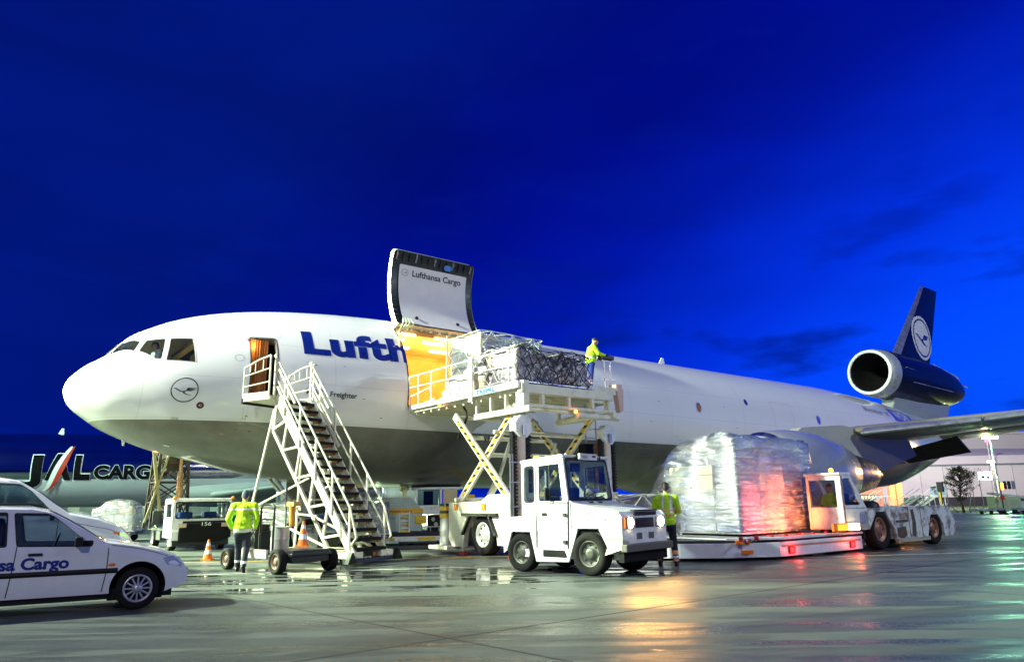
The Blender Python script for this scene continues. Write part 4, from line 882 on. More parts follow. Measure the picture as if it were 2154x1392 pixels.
for i, (x, h, sd, lb) in enumerate(((36.75, 2.4, 5, 'slim leaning birch between the dark tree and the straight birch'), (37.2, 3.0, 8, 'straight pale birch in front of the hangar, middle of three'), (37.95, 3.4, 11, 'pale birch just left of the light mast, tallest of three'))):
    leafy('birch_tree', lb, x, 60.2, h, .45, 16, 60, BIRCH, sd, 'birch trees before the hangar', .05, .55)
GW = mat('pale green steps paint', (0.55, 0.62, 0.58), .5)
def farstairs(x, y, lab, hood, flip=1):
    t_ = thing('passenger_stairs', lab, 'passenger stairs', (x, y, 0)); t_.scale = (.8, .8, .8); q = MB()
    for dy in (-.6, .6): q.beam((-2.2*flip, dy, .4), (0, dy, 1.75), .09, .22); q.beam((-2.2*flip, dy, 1.1), (0, dy, 2.5), .05)
    for k_ in range(9): q.box((-2.2*flip+.25*k_*flip, 0, .45+.15*k_), (.25, 1.2, .04))
    q.box((.5*flip, 0, 1.72), (1.1, 1.3, .1)); q.build('stairway', GW, t_); q = MB()
    for a in ((.2, .4), (.9, .9)): q.beam((a[0]*flip, .5, 1.7), (a[1]*flip, .5, 0), .07); q.beam((a[0]*flip, -.5, 1.7), (a[1]*flip, -.5, 0), .07)
    q.b2((-2.3*flip, -.6, .2), (1.2*flip, .6, .38)); q.build('undercarriage', GW, t_)
    if hood: q = MB(); q.b2((.0, -.65, 1.75), (1.2*flip, -.6, 2.75)); q.b2((0, -.65, 2.75), (1.2*flip, .65, 2.82)); q.b2((0, .6, 1.75), (1.2*flip, .65, 2.75)); q.build('hood', mat('hood blue grey', (0.25, 0.35, 0.42), .4), t_)
    return t_
farstairs(35.0, 64.5, 'pale green passenger stairs rising to the right behind the rusty tractor', False)
farstairs(38.7, 68.5, 'blue grey hooded passenger stairs beside the pale green stairs', True)
farstairs(35.4, 72.0, 'far grey passenger stairs in front of the terminal windows', False)
for x, y, h, lb in ((37.0, 60.6, 1.9, 'thin pole on a splayed tripod foot left of the dark tree'),):
    t_ = thing('tripod_pole', lb, 'pole', (x-1.7, y, 0)); q = MB(); q.cyl((0, 0, .6), (0, 0, 2.9), .03)
    for a in (0, 120, 240): q.beam((0, 0, .8), (.7*math.cos(R(a)), .7*math.sin(R(a)), 0), .05)
    q.build('pole', STEEL, t_)
t_ = thing('ground_power_unit', 'pale green box unit with panels at the right edge behind the trailers', 'power unit', (37.6, 57.2, 0)); q = MB(); q.b2((-1.0, -.5, .35), (1.0, .5, 1.25)); q.build('cabinet', mat('unit green paint', (0.42, 0.50, 0.30), .5), t_, bevel=.04)
q = MB(); q.b2((-.6, -.52, .5), (-.1, -.5, 1.1)); q.b2((.2, -.52, .6), (.7, -.5, 1.0)); q.build('panel', mat('panel grey green', (0.35, 0.42, 0.28), .5), t_)
for x in (-.7, .7): wheel('wheel', (x, -.45, .2), (0, -1, 0), .2, .12, t_, spokes=5)
t_ = thing('belt_loader', 'white belt loader with raised conveyor at the right edge', 'belt loader', (40.0, 58.5, 0)); q = MB(); q.b2((-1.6, -.6, .3), (1.2, .6, .85)); q.beam((-2.6, 0, 1.5), (3.4, 0, .7), .7, .14); q.build('conveyor', GW, t_)
for x in (-1.1, .8): wheel('wheel', (x, -.6, .28), (0, -1, 0), .28, .15, t_, spokes=5)
t0_ = None
for i in range(5):
    lb = ('low flat dolly nearest the light mast', 'second low flat dolly right of the mast', 'third low flat dolly in the far row', 'fourth low flat dolly in the far row', 'rightmost low flat dolly in the far row')[i]
    x, y = 34.9+1.75*i, 55.2+.10*i
    if t0_ is None:
        t0_ = thing('pallet_dolly', lb, 'dolly', (x, y, 0), 0, 'row of low dollies on the far apron'); q = MB(); q.b2((-.95, -.6, .3), (.95, .6, .38)); q.beam((.95, 0, .33), (1.3, 0, .25), .04); q.build('deck', STEEL, t0_)
        for dx in (-.7, 0, .7): q = MB(); q.cyl((dx, -.55, .13), (dx, -.45, .13), .13, seg=14); q.build('wheel', RUB, t0_)
    else: c_ = copy_tree(t0_); c_.location = (x, y, 0); c_['label'] = lb
# ================================================================ boarding stairs at the entry door
def towstairs():
    c = Vector(W(6.28, 6.80)); tp = Vector(W(5.13, 4.15)); d = (tp-c); run = d.length; yaw = math.atan2(d.y, d.x)-pi/2
    t = thing('boarding_stairs', 'tall white towable steps leading up to the curtained aircraft door', 'boarding stairs', c, yaw)
    hw = .60; H = 4.32; n = 18
    P = lambda x, f, z=0: (x, run*f, .22+(H-.22)*f+z)
    for sx in (-1, 1):
        q = MB(); q.beam(P(sx*hw, -.02), P(sx*hw, 1.0), .20, .07, up=(1, 0, 0)); q.build('stringer', CREAM, t, bevel=.01)
    for i in range(n):
        f = (i+.6)/(n+.2); y = run*f; z = .22+(H-.22)*f
        q = MB(); q.box((0, y, z), (2*hw-.08, .34, .05)); q.box((0, y-.17, z-.015), (2*hw-.08, .012, .075), mi=1); q.box((hw-.08, y+.02, z-.06), (.05, .2, .09), mi=2); q.box((-hw+.08, y+.02, z-.06), (.05, .2, .09), mi=2); q.build('tread', [MBLK, MBLK, ORB], t)
    for sx in (-1, 1):   # handrails with posts
        q = MB(); x = sx*(hw+.06)
        q.tube([P(x, 0, .25), P(x, -.05, .62), P(x, .03, 1.0), P(x, 1.0, 1.05), (x, run+.1, H+1.12)], .028); q.tube([P(x, .05, .52), P(x, 1.0, .52)], .024)
        for f in (.03, .24, .45, .66, .87): q.beam(P(x, f, -.02), P(x, f, 1.02), .045)
        q.build('handrail', CREAM, t)
        q = MB(); q.tube([P(x-.02*sx, .74, .80), P(x-.02*sx, 1.0, .86)], .04); q.tube([P(x, .60, .30), P(x, .97, .36)], .04); q.build('rail_sleeve', CREAM, t)
    py = run+.02
    q = MB(); q.b2((-.84, py, H-.10), (.80, py+1.0, H)); q.build('platform', CREAM, t)
    q = MB(); q.b2((-.84, py+1.0, H-.16), (.80, py+1.08, H-.02)); q.build('bumper_strip', BLACK, t)
    for sx, x, nm in ((-1, -.84, 'gate'), (1, .80, 'gate')):
        q = MB(); q.tube([(x, py+.02, H), (x, py+.02, H+1.10), (x-.02*sx, py+.5, H+1.02), (x, py+1.02, H+.84), (x, py+1.02, H)], .026)
        q.tube([(x, py, H+.75), (x, py+1.02, H+.60)], .020); q.tube([(x, py, H+.38), (x, py+1.02, H+.30)], .020); q.beam((x, py+.02, H+.05), (x, py+1.02, H+.05), .03, .12)
        for y in (.3, .6, .8): q.beam((x, py+y, H+.70), (x, py+y, H+1.08-.25*y), .018)
        q.beam((x*.82, py-.02, H-.05), (x*.82, py-.02, H+1.15), .05); q.build(nm, CREAM, t)
    # lower truss under each stringer
    for sx in (-1, 1):
        q = MB(); x = sx*(hw-.02); lo = lambda f: (x, run*f+.28, .22+(H-.22)*f-.62)
        q.beam(lo(.12), lo(.92), .08, .08)
        fs = [.12, .30, .48, .66, .84, .98]
        for a, b in zip(fs[:-1], fs[1:]): q.beam(P(x, a), lo(b-.05), .06); q.beam(lo(b-.05), P(x, b), .06)
        q.beam(lo(.92), P(x, .99), .07); q.beam(lo(.12), P(x, .02), .07); q.build('truss', CREAM, t)
    q = MB()
    for sx in (-1, 1):
        x = sx*(hw-.05); q.beam((x*1.5, run+.45, 1.35), (x, run+.1, H-.35), .05); q.beam((x*1.5, run+.45, 1.35), (x, run*.55, 2.1), .045); q.beam((x*1.5, run+.45, 1.35), (x*1.5, run*.35, 1.15), .045); q.beam((x*1.5, run+.45, 1.35), (x*1.3, run*.1, .25), .05)
        q.beam((x*1.5, run+.45, 1.35), (x*1.5, run+.5, .15), .05)
    q.beam((-hw*1.5, run+.45, 1.35), (hw*1.5, run+.45, 1.35), .05); q.beam((-hw, run*.5, 1.55), (hw, run*.5, 1.55), .05); q.build('support_leg', CREAM, t)
    q = MB(); q.b2((-.95, -.14, .05), (.85, 0, .14)); q.b2((-.85, -.1, .16), (-.35, 2.9, .30), 1); q.b2((.35, -.1, .16), (.8, 2.9, .30), 1); q.b2((-.9, .3, .14), (.9, .42, .34), 1); q.b2((-.9, 2.6, .14), (.9, 2.72, .34), 1)
    q.b2((.2, .05, .16), (.6, .08, .28), 2); q.build('base_frame', [NAVYM, CREAM, ORB], t)
    q = MB(); q.b2((-.45, run*.5, 1.2), (.45, run*.5+.5, 1.75)); q.b2((-.35, 1.4, .35), (.4, 1.9, .7)); q.build('hydraulic_box', DARK, t)
    for x, y, r_ in ((-.7, 2.5, .22), (.75, 2.5, .22), (.62, .3, .10), (-.55, .3, .10)):
        wheel('wheel', (x, y, r_), (-1 if x < 0 else 1, 0, 0), r_, .14, t, spokes=5)
    for x in (-.85, .9):
        q = MB(); q.prism([(-.16, 0), (.16, 0), (.02, .26), (-.02, .26)], lambda u, v, tt: (x+u, tt, .05+v), -.22, -.1); q.build('wheel_chock', BLACK, t)
    return t
MBLK = mat('matt black', (0.008, 0.008, 0.008), .85, spec=.2); NAVYM = mat('dark blue edge paint', (0.012, 0.014, 0.06), .5); ORB = mat('rust primer', (0.42, 0.17, 0.07), .6)
towstairs()
# ================================================================ cargo high loader
HZM = bpy.data.materials.new('hazard stripes'); HZM.use_nodes = True
def hz():
    t = HZM.node_tree; b = t.nodes['Principled BSDF']; c = nd(t, 'ShaderNodeTexCoord'); s_ = nd(t, 'ShaderNodeSeparateXYZ'); t.links.new(c.outputs['Object'], s_.inputs[0])
    a = nd(t, 'ShaderNodeMath', operation='ADD'); t.links.new(s_.outputs['Y'], a.inputs[0]); t.links.new(s_.outputs['Z'], a.inputs[1])
    m_ = nd(t, 'ShaderNodeMath', operation='MULTIPLY'); m_.inputs[1].default_value = 5.0; t.links.new(s_.outputs['Z'], m_.inputs[0])
    f = nd(t, 'ShaderNodeMath', operation='FRACT'); t.links.new(m_.outputs[0], f.inputs[0]); g = nd(t, 'ShaderNodeMath', operation='GREATER_THAN'); g.inputs[1].default_value = .6; t.links.new(f.outputs[0], g.inputs[0])
    mx_ = nd(t, 'ShaderNodeMix', data_type='RGBA'); t.links.new(g.outputs[0], mx_.inputs[0]); mx_.inputs[6].default_value = (.75, .45, .02, 1); mx_.inputs[7].default_value = (.015, .015, .015, 1); t.links.new(mx_.outputs[2], b.inputs['Base Color'])
hz()
LS, LL = 11.0, 7.0
ldr = thing('cargo_loader', 'white scissor cargo loader raised to the open cargo door', 'cargo loader', W(LS, LL), AANG)
A = lambda s, l, z: (s-LS, -(l-LL), z)
DZ = 4.52
def bx(q, s0, s1, l0, l1, z0, z1, mi=0): return q.b2(A(s0, l0, z0), A(s1, l1, z1), mi)
q = MB(); bx(q, 9.55, 12.75, 2.95, 8.75, DZ-.22, DZ-.02)
for i in range(12): bx(q, 9.6, 12.7, 3.2+.46*i, 3.28+.46*i, DZ-.30, DZ-.22)
q.build('deck', CREAM, ldr)
q = MB()
for i in range(24): q.cyl(A(9.9, 3.1+.24*i, DZ), A(12.4, 3.1+.24*i, DZ), .03, seg=6)
q.build('roller_bed', STEEL, ldr)
q = MB(); bx(q, 9.40, 9.52, 5.0, 8.9, DZ-.16, DZ+.02); bx(q, 9.44, 9.5, 3.0, 5.0, DZ-.14, DZ); bx(q, 9.36, 9.40, 6.6, 6.8, DZ-.3, DZ+1.0); o = q.build('side_fascia', WHITE, ldr, bevel=.01)
text('fascia_lettering', 'TREPEL', .17, lambda u, v: A(9.394, 6.95+u, DZ-.13+v), mat('maker blue', (0.02, 0.16, 0.5), .4), o, .035, width=.95)
q = MB(); G_ = [(3.0, .95), (8.42, .95)]
q.tube([A(9.45, 8.45, DZ-.1), A(9.45, 8.45, DZ+.9), A(9.45, 8.38, DZ+.95), A(9.45, 3.0, DZ+.95), A(9.45, 3.0, DZ+.35)], .026); q.tube([A(9.45, 8.45, DZ+.5), A(9.45, 3.0, DZ+.6)], .022)
for l_ in (6.6, 5.3, 4.4, 3.6): q.tube([A(9.45, l_, DZ), A(9.45, l_, DZ+.95)], .024)
q.tube([A(9.45, 4.6, DZ+.05), A(9.45, 3.1, DZ-.1), A(9.45, 3.1, DZ+.3), A(9.45, 4.4, DZ+.45)], .022); q.build('guard_rail', WHITE, ldr)
q = MB(); q.tube([A(12.8, 3.0, DZ), A(12.8, 3.0, DZ+.95), A(12.8, 6.0, DZ+.95), A(12.8, 6.0, DZ)], .026); q.tube([A(12.8, 3.0, DZ+.5), A(12.8, 6.0, DZ+.5)], .022); q.build('guard_rail', WHITE, ldr)
# rear main platform frame hanging below the deck edge
q = MB(); bx(q, 9.50, 12.9, 8.75, 8.95, DZ-.28, DZ-.04); bx(q, 9.6, 12.8, 8.80, 8.9, DZ-.64, DZ-.56)
for s_ in (9.62, 10.25, 11.2, 12.1, 12.75): bx(q, s_-.05, s_+.05, 8.8, 8.92, DZ-.62, DZ-.1)
bx(q, 9.55, 9.75, 8.6, 8.95, DZ-.72, DZ+.05); q.build('rear_frame', CREAM, ldr, bevel=.008)
q = MB()
for s_ in (9.62, 12.72):
    q.beam(A(s_, 6.6, DZ-.72), A(s_, 9.15, DZ-.72), .12, .16)
    for l_ in (6.7, 7.4, 8.1, 8.8): q.beam(A(s_, l_, DZ-.68), A(s_, l_, DZ-.15), .1, .08)
q.build('side_frame', CREAM, ldr, bevel=.008)
q = MB(); q.cyl(A(12.1, 9.0, DZ-.78), A(12.1, 7.6, DZ-.78), .09); q.cyl(A(13.0, 9.0, DZ-.80), A(11.4, 9.0, DZ-.80), .08); q.build('cross_tube', CREAM, ldr)
for s_, l_, z_ in ((9.5, 5.1, 4.3), (12.5, 9.0, 3.78), (9.52, 5.0, 4.33)):
    pass
q = MB(); q.sph(A(9.36, 5.05, 4.30), .05, 8); q.build('marker_lamp', AMBER, ldr); q = MB(); q.sph(A(11.3, 9.05, 3.82), .05, 8); q.build('marker_lamp', AMBER, ldr)
# scissor arms
for s_, nm in ((9.60, 'scissor_arm'), (12.55, 'scissor_arm')):
    for (a, b, off) in (((5.55, 3.95), (8.25, 1.45), 0), ((5.6, 1.42), (8.4, 3.95), .14)):
        q = MB(); p0 = Vector(A(s_+off, *a)); p1 = Vector(A(s_+off, *b)); q.beam(p0, p1, .22, .09, up=(1, 0, 0)); ao = q.build(nm, CREAM, ldr, bevel=.01)
        q = MB(); m0 = p0.lerp(p1, .08); m1 = p0.lerp(p1, .95); e_ = Vector((-.05, 0, 0)); q.beam(m0+e_, m1+e_, .09, .014, up=(1, 0, 0)); q.build('stripe', HZM, ao)
q = MB()
for f, z in ((5.6, 3.9), (8.3, 3.9), (6.9, 2.72), (5.65, 1.5), (8.25, 1.5), (6.25, 3.25), (7.6, 3.3)): q.cyl(A(9.55, f, z), A(12.75, f, z), .06)
q.build('scissor_shaft', CREAM, ldr)
for s_ in (10.3, 12.0):
    q = MB(); q.cyl(A(s_, 6.1, 1.35), A(s_, 6.8, 2.1), .10); q.cyl(A(s_, 6.8, 2.1), A(s_, 7.35, 3.1), .055, mi=1); q.build('lift_cylinder', [CREAM, STEEL], ldr)
q = MB(); pts = [A(9.9, 5.5+.25*math.sin(i*.9), 4.3-.2*i) for i in range(6)]; q.tube(pts, .035); q.build('hose', BLACK, ldr); q = MB(); q.tube([A(9.8, 6.9+.12*math.cos(i), 3.2-.06*math.sin(2*i)) for i in range(9)], .03); q.build('hose', BLACK, ldr)
# chassis body with wheel arch
body = [(5.35, .42), (5.35, 1.42), (7.0, 1.45), (7.35, 1.62), (9.1, 1.64), (9.1, .30), (7.75, .30), (7.70, .62), (7.42, 1.08), (6.55, 1.08), (6.18, .62), (6.1, .20), (5.55, .20)]
q = MB(); q.prism(body, lambda u, v, t: A(t, u, v), 9.52, 9.68); q.prism([(a, b) for a, b in body], lambda u, v, t: A(t, u, v), 12.55, 12.75)
bx(q, 9.68, 12.55, 5.4, 9.05, .75, 1.35); bx(q, 9.7, 12.5, 5.36, 5.5, .3, 1.4); bd = q.build('chassis', CREAM, ldr)
q = MB(); bx(q, 9.42, 9.52, 6.15, 7.8, 1.05, 1.13); q.beam(A(9.47, 6.15, .55), A(9.47, 6.55, 1.1), .1, .06); q.beam(A(9.47, 7.75, .55), A(9.47, 7.42, 1.1), .1, .06); q.build('wheel_arch', DARK, bd)
for l_ in (5.75, 7.15):
    q = MB(); m0 = Vector(A(9.505, l_, 1.30)); q.box(m0, (.02, .17, .17)); q.beam(m0+Vector((-.015, -.07, -.07)), m0+Vector((-.015, .07, .07)), .015, .03, mi=1); q.beam(m0+Vector((-.015, .07, -.07)), m0+Vector((-.015, -.07, .07)), .015, .03, mi=1); q.build('warning_mark', [ORG, YEL], bd)
q = MB(); bx(q, 9.5, 10.4, 4.9, 5.35, .18, 1.0); q.build('front_box', mat('grey panel paint', (0.42, 0.42, 0.40), .5), bd, bevel=.01)
q = MB(); bx(q, 9.46, 9.9, 4.95, 5.3, 1.0, 1.4); q.build('striped_guard', HZM, bd); q = MB(); bx(q, 9.3, 9.75, 4.6, 5.6, .12, .22); q.build('step', CREAM, bd)
for l_ in (6.0, 8.3):
    q = MB(); q.cyl(A(9.6, l_, .5), A(9.6, l_, .08), .03); q.cyl(A(9.6, l_, .08), A(9.6, l_, 0.0), .10, .13, mi=1); q.build('stabiliser_foot', [STEEL, RED], bd)
for s_, sg_ in ((9.75, -1), (12.5, 1)):
    for l_ in (6.95,): wheel('wheel', A(s_, l_, .55), (sg_, 0, 0), .55, .36, ldr, rim=mat('white wheel rim', (0.55, 0.55, 0.52), .4, dirt=.3), spokes=8)
q = MB(); bx(q, 9.9, 12.3, 5.6, 5.9, 1.3, 1.5); q.build('front_beam', CREAM, ldr)
# lift columns with octagonal sheave covers
for s_, l_ in ((9.45, 8.9), (13.3, 8.15)):
    q = MB(); q.cyl(A(s_, l_, .9), A(s_, l_, 3.05), .13, seg=16); q.build('lift_column', mat('pink lit column', (0.72, 0.60, 0.52), .4), ldr)  # white metal; orange pink light is put into this colour
    q = MB(); o8 = [(.28*math.cos(R(22.5+45*i)), .31*math.sin(R(22.5+45*i))) for i in range(8)]; q.prism(o8, lambda u, v, t: A(s_+u, l_+t, 3.32+v), -.12, .16); ov = q.build('sheave_cover', WHITE, ldr, bevel=.01)
    q = MB(); q.box(A(s_-.02, l_+.2, 3.22), (.09, .06, .26)); q.build('bracket', STEEL, ov)
    for d_ in (-.24, .24):
        q = MB(); q.beam(A(s_+d_, l_-.02, .9), A(s_+d_, l_-.02, 3.2), .10, .12)
        for k in range(24): q.box(A(s_+d_, l_+.06, 1.0+.09*k), (.13, .05, .05))
        q.build('chain', BLACK, ldr)
q = MB()
for d_ in (-.34, -.42): q.tube([A(9.45+d_, 9.0, .9), A(9.45+d_, 9.0, 2.6)], .02)
for z in (1.3, 1.9, 2.4): q.beam(A(9.0, 9.0, z), A(9.7, 9.0, z), .03)
q.build('pipe', STEEL, ldr)
# operator stand, console, ladder
OS, OL, OZ = 13.4, 7.45, 4.83
q = MB(); bx(q, 12.78, 14.0, 6.5, 8.0, OZ-.24, OZ); bx(q, 12.78, 13.9, 6.7, 7.8, OZ-.5, OZ-.24); q.build('operator_platform', CREAM, ldr, bevel=.01)
q = MB(); q.prism([(-.14, .1), (.14, .12), (.1, -.55), (-.04, -.62)], lambda u, v, t: A(14.12+u, 7.95+t, OZ-.15+v), -.1, .1); bx(q, 14.0, 14.25, 7.6, 8.0, OZ-.2, OZ+.12); q.build('side_guard', mat('salmon guard paint', (0.62, 0.42, 0.36), .5), ldr)
q = MB()
for s_ in (13.78, 14.04): q.tube([A(s_, 7.75, OZ), A(s_+.04, 7.7, OZ+.95)], .02)
q.beam(A(13.6, 7.7, OZ+.3), A(14.2, 7.75, OZ+.3), .03); q.beam(A(13.7, 7.7, OZ+.93), A(14.15, 7.7, OZ+.93), .05, .1); q.build('console_stand', STEEL, ldr)
q = MB(); q.box(A(13.93, 7.65, OZ+1.0), (.50, .3, .13)); q.box(A(13.8, 7.65, OZ+1.11), (.05, .05, .1)); q.box(A(14.0, 7.65, OZ+1.10), (.12, .1, .06)); q.build('control_console', DARK, ldr, bevel=.015)
q = MB()
for d_ in (-.22, .22): q.tube([A(13.4+d_, 7.4, 1.7), A(13.4+d_, 7.4, 4.3)], .025)
for k in range(9): q.cyl(A(13.18, 7.4, 1.9+.28*k), A(13.62, 7.4, 1.9+.28*k), .018, seg=6)
for k in (2.3, 2.7, 3.1, 3.5): q.tube([A(13.15, 7.4, k), A(13.1, 7.8, k+.02), A(13.4, 7.95, k+.02), A(13.7, 7.8, k+.02), A(13.65, 7.4, k)], .014)
q.build('ladder', STEEL, ldr)
q = MB(); bx(q, 13.45, 13.75, 7.5, 7.7, 2.0, 3.2); bx(q, 12.95, 13.3, 7.3, 7.6, 2.5, 3.1, 1); q.build('cable_box', [ORB, BLACK], ldr)
# ================================================================ palletised freight
FILMW = film('frosted wrap', [(0.72, 0.75, 0.72), (0.60, 0.62, 0.62), (0.78, 0.78, 0.72), (0.50, 0.52, 0.55), (0.42, 0.33, 0.24)], .15, .7, 1.3)
FILMD = film('dark bundles', [(0.10, 0.07, 0.11), (0.20, 0.09, 0.06), (0.20, 0.16, 0.20), (0.05, 0.03, 0.06), (0.30, 0.25, 0.28)], .25, .7, 2.2)
FILMB = film('stretch wrap', [(0.22, 0.27, 0.33), (0.05, 0.07, 0.18), (0.36, 0.40, 0.44), (0.10, 0.12, 0.22), (0.30, 0.34, 0.36)], .10, 1.0, 1.1, (.6, .6, 1.8))
FILMG = film('green lit wrap', [(0.20, 0.24, 0.20), (0.16, 0.14, 0.09), (0.30, 0.34, 0.30), (0.22, 0.17, 0.10)], .12, 1.0, 2.0)
CART = film('brown cartons', [(0.40, 0.24, 0.13), (0.48, 0.31, 0.18), (0.35, 0.20, 0.12), (0.55, 0.45, 0.35)], .4, .15, 1.6)
def lump(name, x0, x1, y0, y1, z0, topf, m_, parent, seed=0, amp=.05, step=.16, subd=True):
    """freight block: ragged top given by topf(u, v), faces pushed in and out like bundled boxes"""
    rn = random.Random(seed); nx = max(3, int((x1-x0)/step)); ny = max(3, int((y1-y0)/step)); nz = 9
    cell = {}
    def nz3(a, b, c):
        k = (round(a*1.9), round(b*1.9), round(c*2.2))
        if k not in cell: cell[k] = rn.uniform(-1, 1)
        return cell[k]*amp
    b_ = bmesh.new(); V = {}
    def vert(i, j, k):
        if (i, j, k) in V: return V[i, j, k]
        u, v, w_ = i/nx, j/ny, k/nz; x = x0+(x1-x0)*u; y = y0+(y1-y0)*v; zt_ = topf(u, v); z = z0+(zt_-z0)*w_
        e = nz3(x, y, z); dx = (u-.5)*2; dy = (v-.5)*2
        if abs(dx) > .98: x += math.copysign(1, dx)*(e+rn.uniform(-.3, .3)*amp-.3*amp)
        if abs(dy) > .98: y += math.copysign(1, dy)*(e+rn.uniform(-.3, .3)*amp-.3*amp)
        if k == nz: z += e*1.2
        V[i, j, k] = b_.verts.new((x, y, z)); return V[i, j, k]
    for i in range(nx):
        for j in range(ny): b_.faces.new((vert(i, j, nz), vert(i+1, j, nz), vert(i+1, j+1, nz), vert(i, j+1, nz)))
    for k in range(nz):
        for i in range(nx):
            b_.faces.new((vert(i, 0, k), vert(i+1, 0, k), vert(i+1, 0, k+1), vert(i, 0, k+1))); b_.faces.new((vert(i+1, ny, k), vert(i, ny, k), vert(i, ny, k+1), vert(i+1, ny, k+1)))
        for j in range(ny):
            b_.faces.new((vert(0, j+1, k), vert(0, j, k), vert(0, j, k+1), vert(0, j+1, k+1))); b_.faces.new((vert(nx, j, k), vert(nx, j+1, k), vert(nx, j+1, k+1), vert(nx, j, k+1)))
    for f in b_.faces: f.smooth = True
    me_ = bpy.data.meshes.new(name); b_.to_mesh(me_); b_.free(); me_.materials.append(m_); o = link(name, me_, parent)
    return o
def net(name, x0, x1, y0, y1, z0, topf, m_, parent, r=.012, cell=.28, sag=.03, seed=1, faces='xyXYt', ):
    """diamond cargo net lying over the block"""
    q = MB(); rn = random.Random(seed); off = .05
    def P(face, u, v):
        if face in 'yY':
            x = x0+(x1-x0)*u; y = (y0-off) if face == 'y' else (y1+off); z = z0+(topf(u, 0 if face == 'y' else 1)+off-z0)*v
        elif face in 'xX':
            y = y0+(y1-y0)*u; x = (x0-off) if face == 'x' else (x1+off); z = z0+(topf(0 if face == 'x' else 1, u)+off-z0)*v
        else:
            x = x0+(x1-x0)*u; y = y0+(y1-y0)*v; z = topf(u, v)+off+.02
        return Vector((x+rn.uniform(-sag, sag), y+rn.uniform(-sag, sag)*.5, z+rn.uniform(-sag, sag)))
    for fc in faces:
        lu = (x1-x0) if fc in 'yYt' else (y1-y0); lv = (topf(.5, .5)-z0) if fc != 't' else (y1-y0)
        nu = max(2, int(lu/cell)); nv = max(2, int(lv/cell)); g = [[P(fc, i/nu, j/nv) for j in range(nv+1)] for i in range(nu+1)]
        for i in range(nu):
            for j in range(nv):
                if (i+j) % 2: q.cyl(g[i][j], g[i+1][j+1], r, seg=4, cap=False)
                else: q.cyl(g[i+1][j], g[i][j+1], r, seg=4, cap=False)
        for j in (0, nv): 
            for i in range(nu): q.cyl(g[i][j], g[i+1][j], r, seg=4, cap=False)
    return q.build(name, m_, parent)
def filmshell(name, dark, light, lo, hi):
    m = bpy.data.materials.new(name); m.use_nodes = True; tt_ = m.node_tree; tt_.nodes.clear()
    c = nd(tt_, 'ShaderNodeTexCoord'); mp1 = nd(tt_, 'ShaderNodeMapping'); mp1.inputs['Scale'].default_value = (.6, .6, 3.8); tt_.links.new(c.outputs['Object'], mp1.inputs[0])
    n = nd(tt_, 'ShaderNodeTexNoise'); n.inputs['Scale'].default_value = 1.9; n.inputs['Detail'].default_value = 6; n.inputs['Roughness'].default_value = .6; n.inputs['Distortion'].default_value = 1.8; tt_.links.new(mp1.outputs[0], n.inputs['Vector'])
    tr_ = nd(tt_, 'ShaderNodeBsdfTransparent'); tr_.inputs[0].default_value = (.86, .90, .95, 1); gl = nd(tt_, 'ShaderNodeBsdfGlossy'); gl.inputs['Roughness'].default_value = .14; df = nd(tt_, 'ShaderNodeBsdfDiffuse'); df.inputs[0].default_value = (.50, .58, .66, 1)
    bp = nd(tt_, 'ShaderNodeBump'); bp.inputs['Strength'].default_value = .8; bp.inputs['Distance'].default_value = .07; tt_.links.new(n.outputs['Fac'], bp.inputs['Height'])
    for k_ in (gl, df): tt_.links.new(bp.outputs[0], k_.inputs['Normal'])
    r1 = nd(tt_, 'ShaderNodeMapRange'); r1.inputs['From Min'].default_value = .44; r1.inputs['From Max'].default_value = .62; r1.inputs['To Min'].default_value = lo; r1.inputs['To Max'].default_value = hi; tt_.links.new(n.outputs['Fac'], r1.inputs['Value'])
    m1 = nd(tt_, 'ShaderNodeMixShader'); tt_.links.new(r1.outputs[0], m1.inputs[0]); tt_.links.new(tr_.outputs[0], m1.inputs[1]); tt_.links.new(df.outputs[0], m1.inputs[2])
    m2 = nd(tt_, 'ShaderNodeMixShader'); m2.inputs[0].default_value = .42; tt_.links.new(m1.outputs[0], m2.inputs[1]); tt_.links.new(gl.outputs[0], m2.inputs[2])
    n9 = nd(tt_, 'ShaderNodeTexNoise'); n9.inputs['Scale'].default_value = 1.1; n9.inputs['Detail'].default_value = 3; tt_.links.new(c.outputs['Object'], n9.inputs['Vector']); r9 = nd(tt_, 'ShaderNodeValToRGB'); r9.color_ramp.elements[0].position = .38; r9.color_ramp.elements[0].color = (*dark, 1); r9.color_ramp.elements[1].position = .6; r9.color_ramp.elements[1].color = (*light, 1); tt_.links.new(n9.outputs['Fac'], r9.inputs[0]); tt_.links.new(r9.outputs[0], df.inputs[0])
    o = nd(tt_, 'ShaderNodeOutputMaterial'); tt_.links.new(m2.outputs[0], o.inputs[0]); return m
SHELL = filmshell('clear stretch film', (.14, .20, .55), (.74, .84, .90), .06, .62)
SHELG = filmshell('pale stretch film', (.30, .34, .28), (.70, .76, .72), .06, .62)
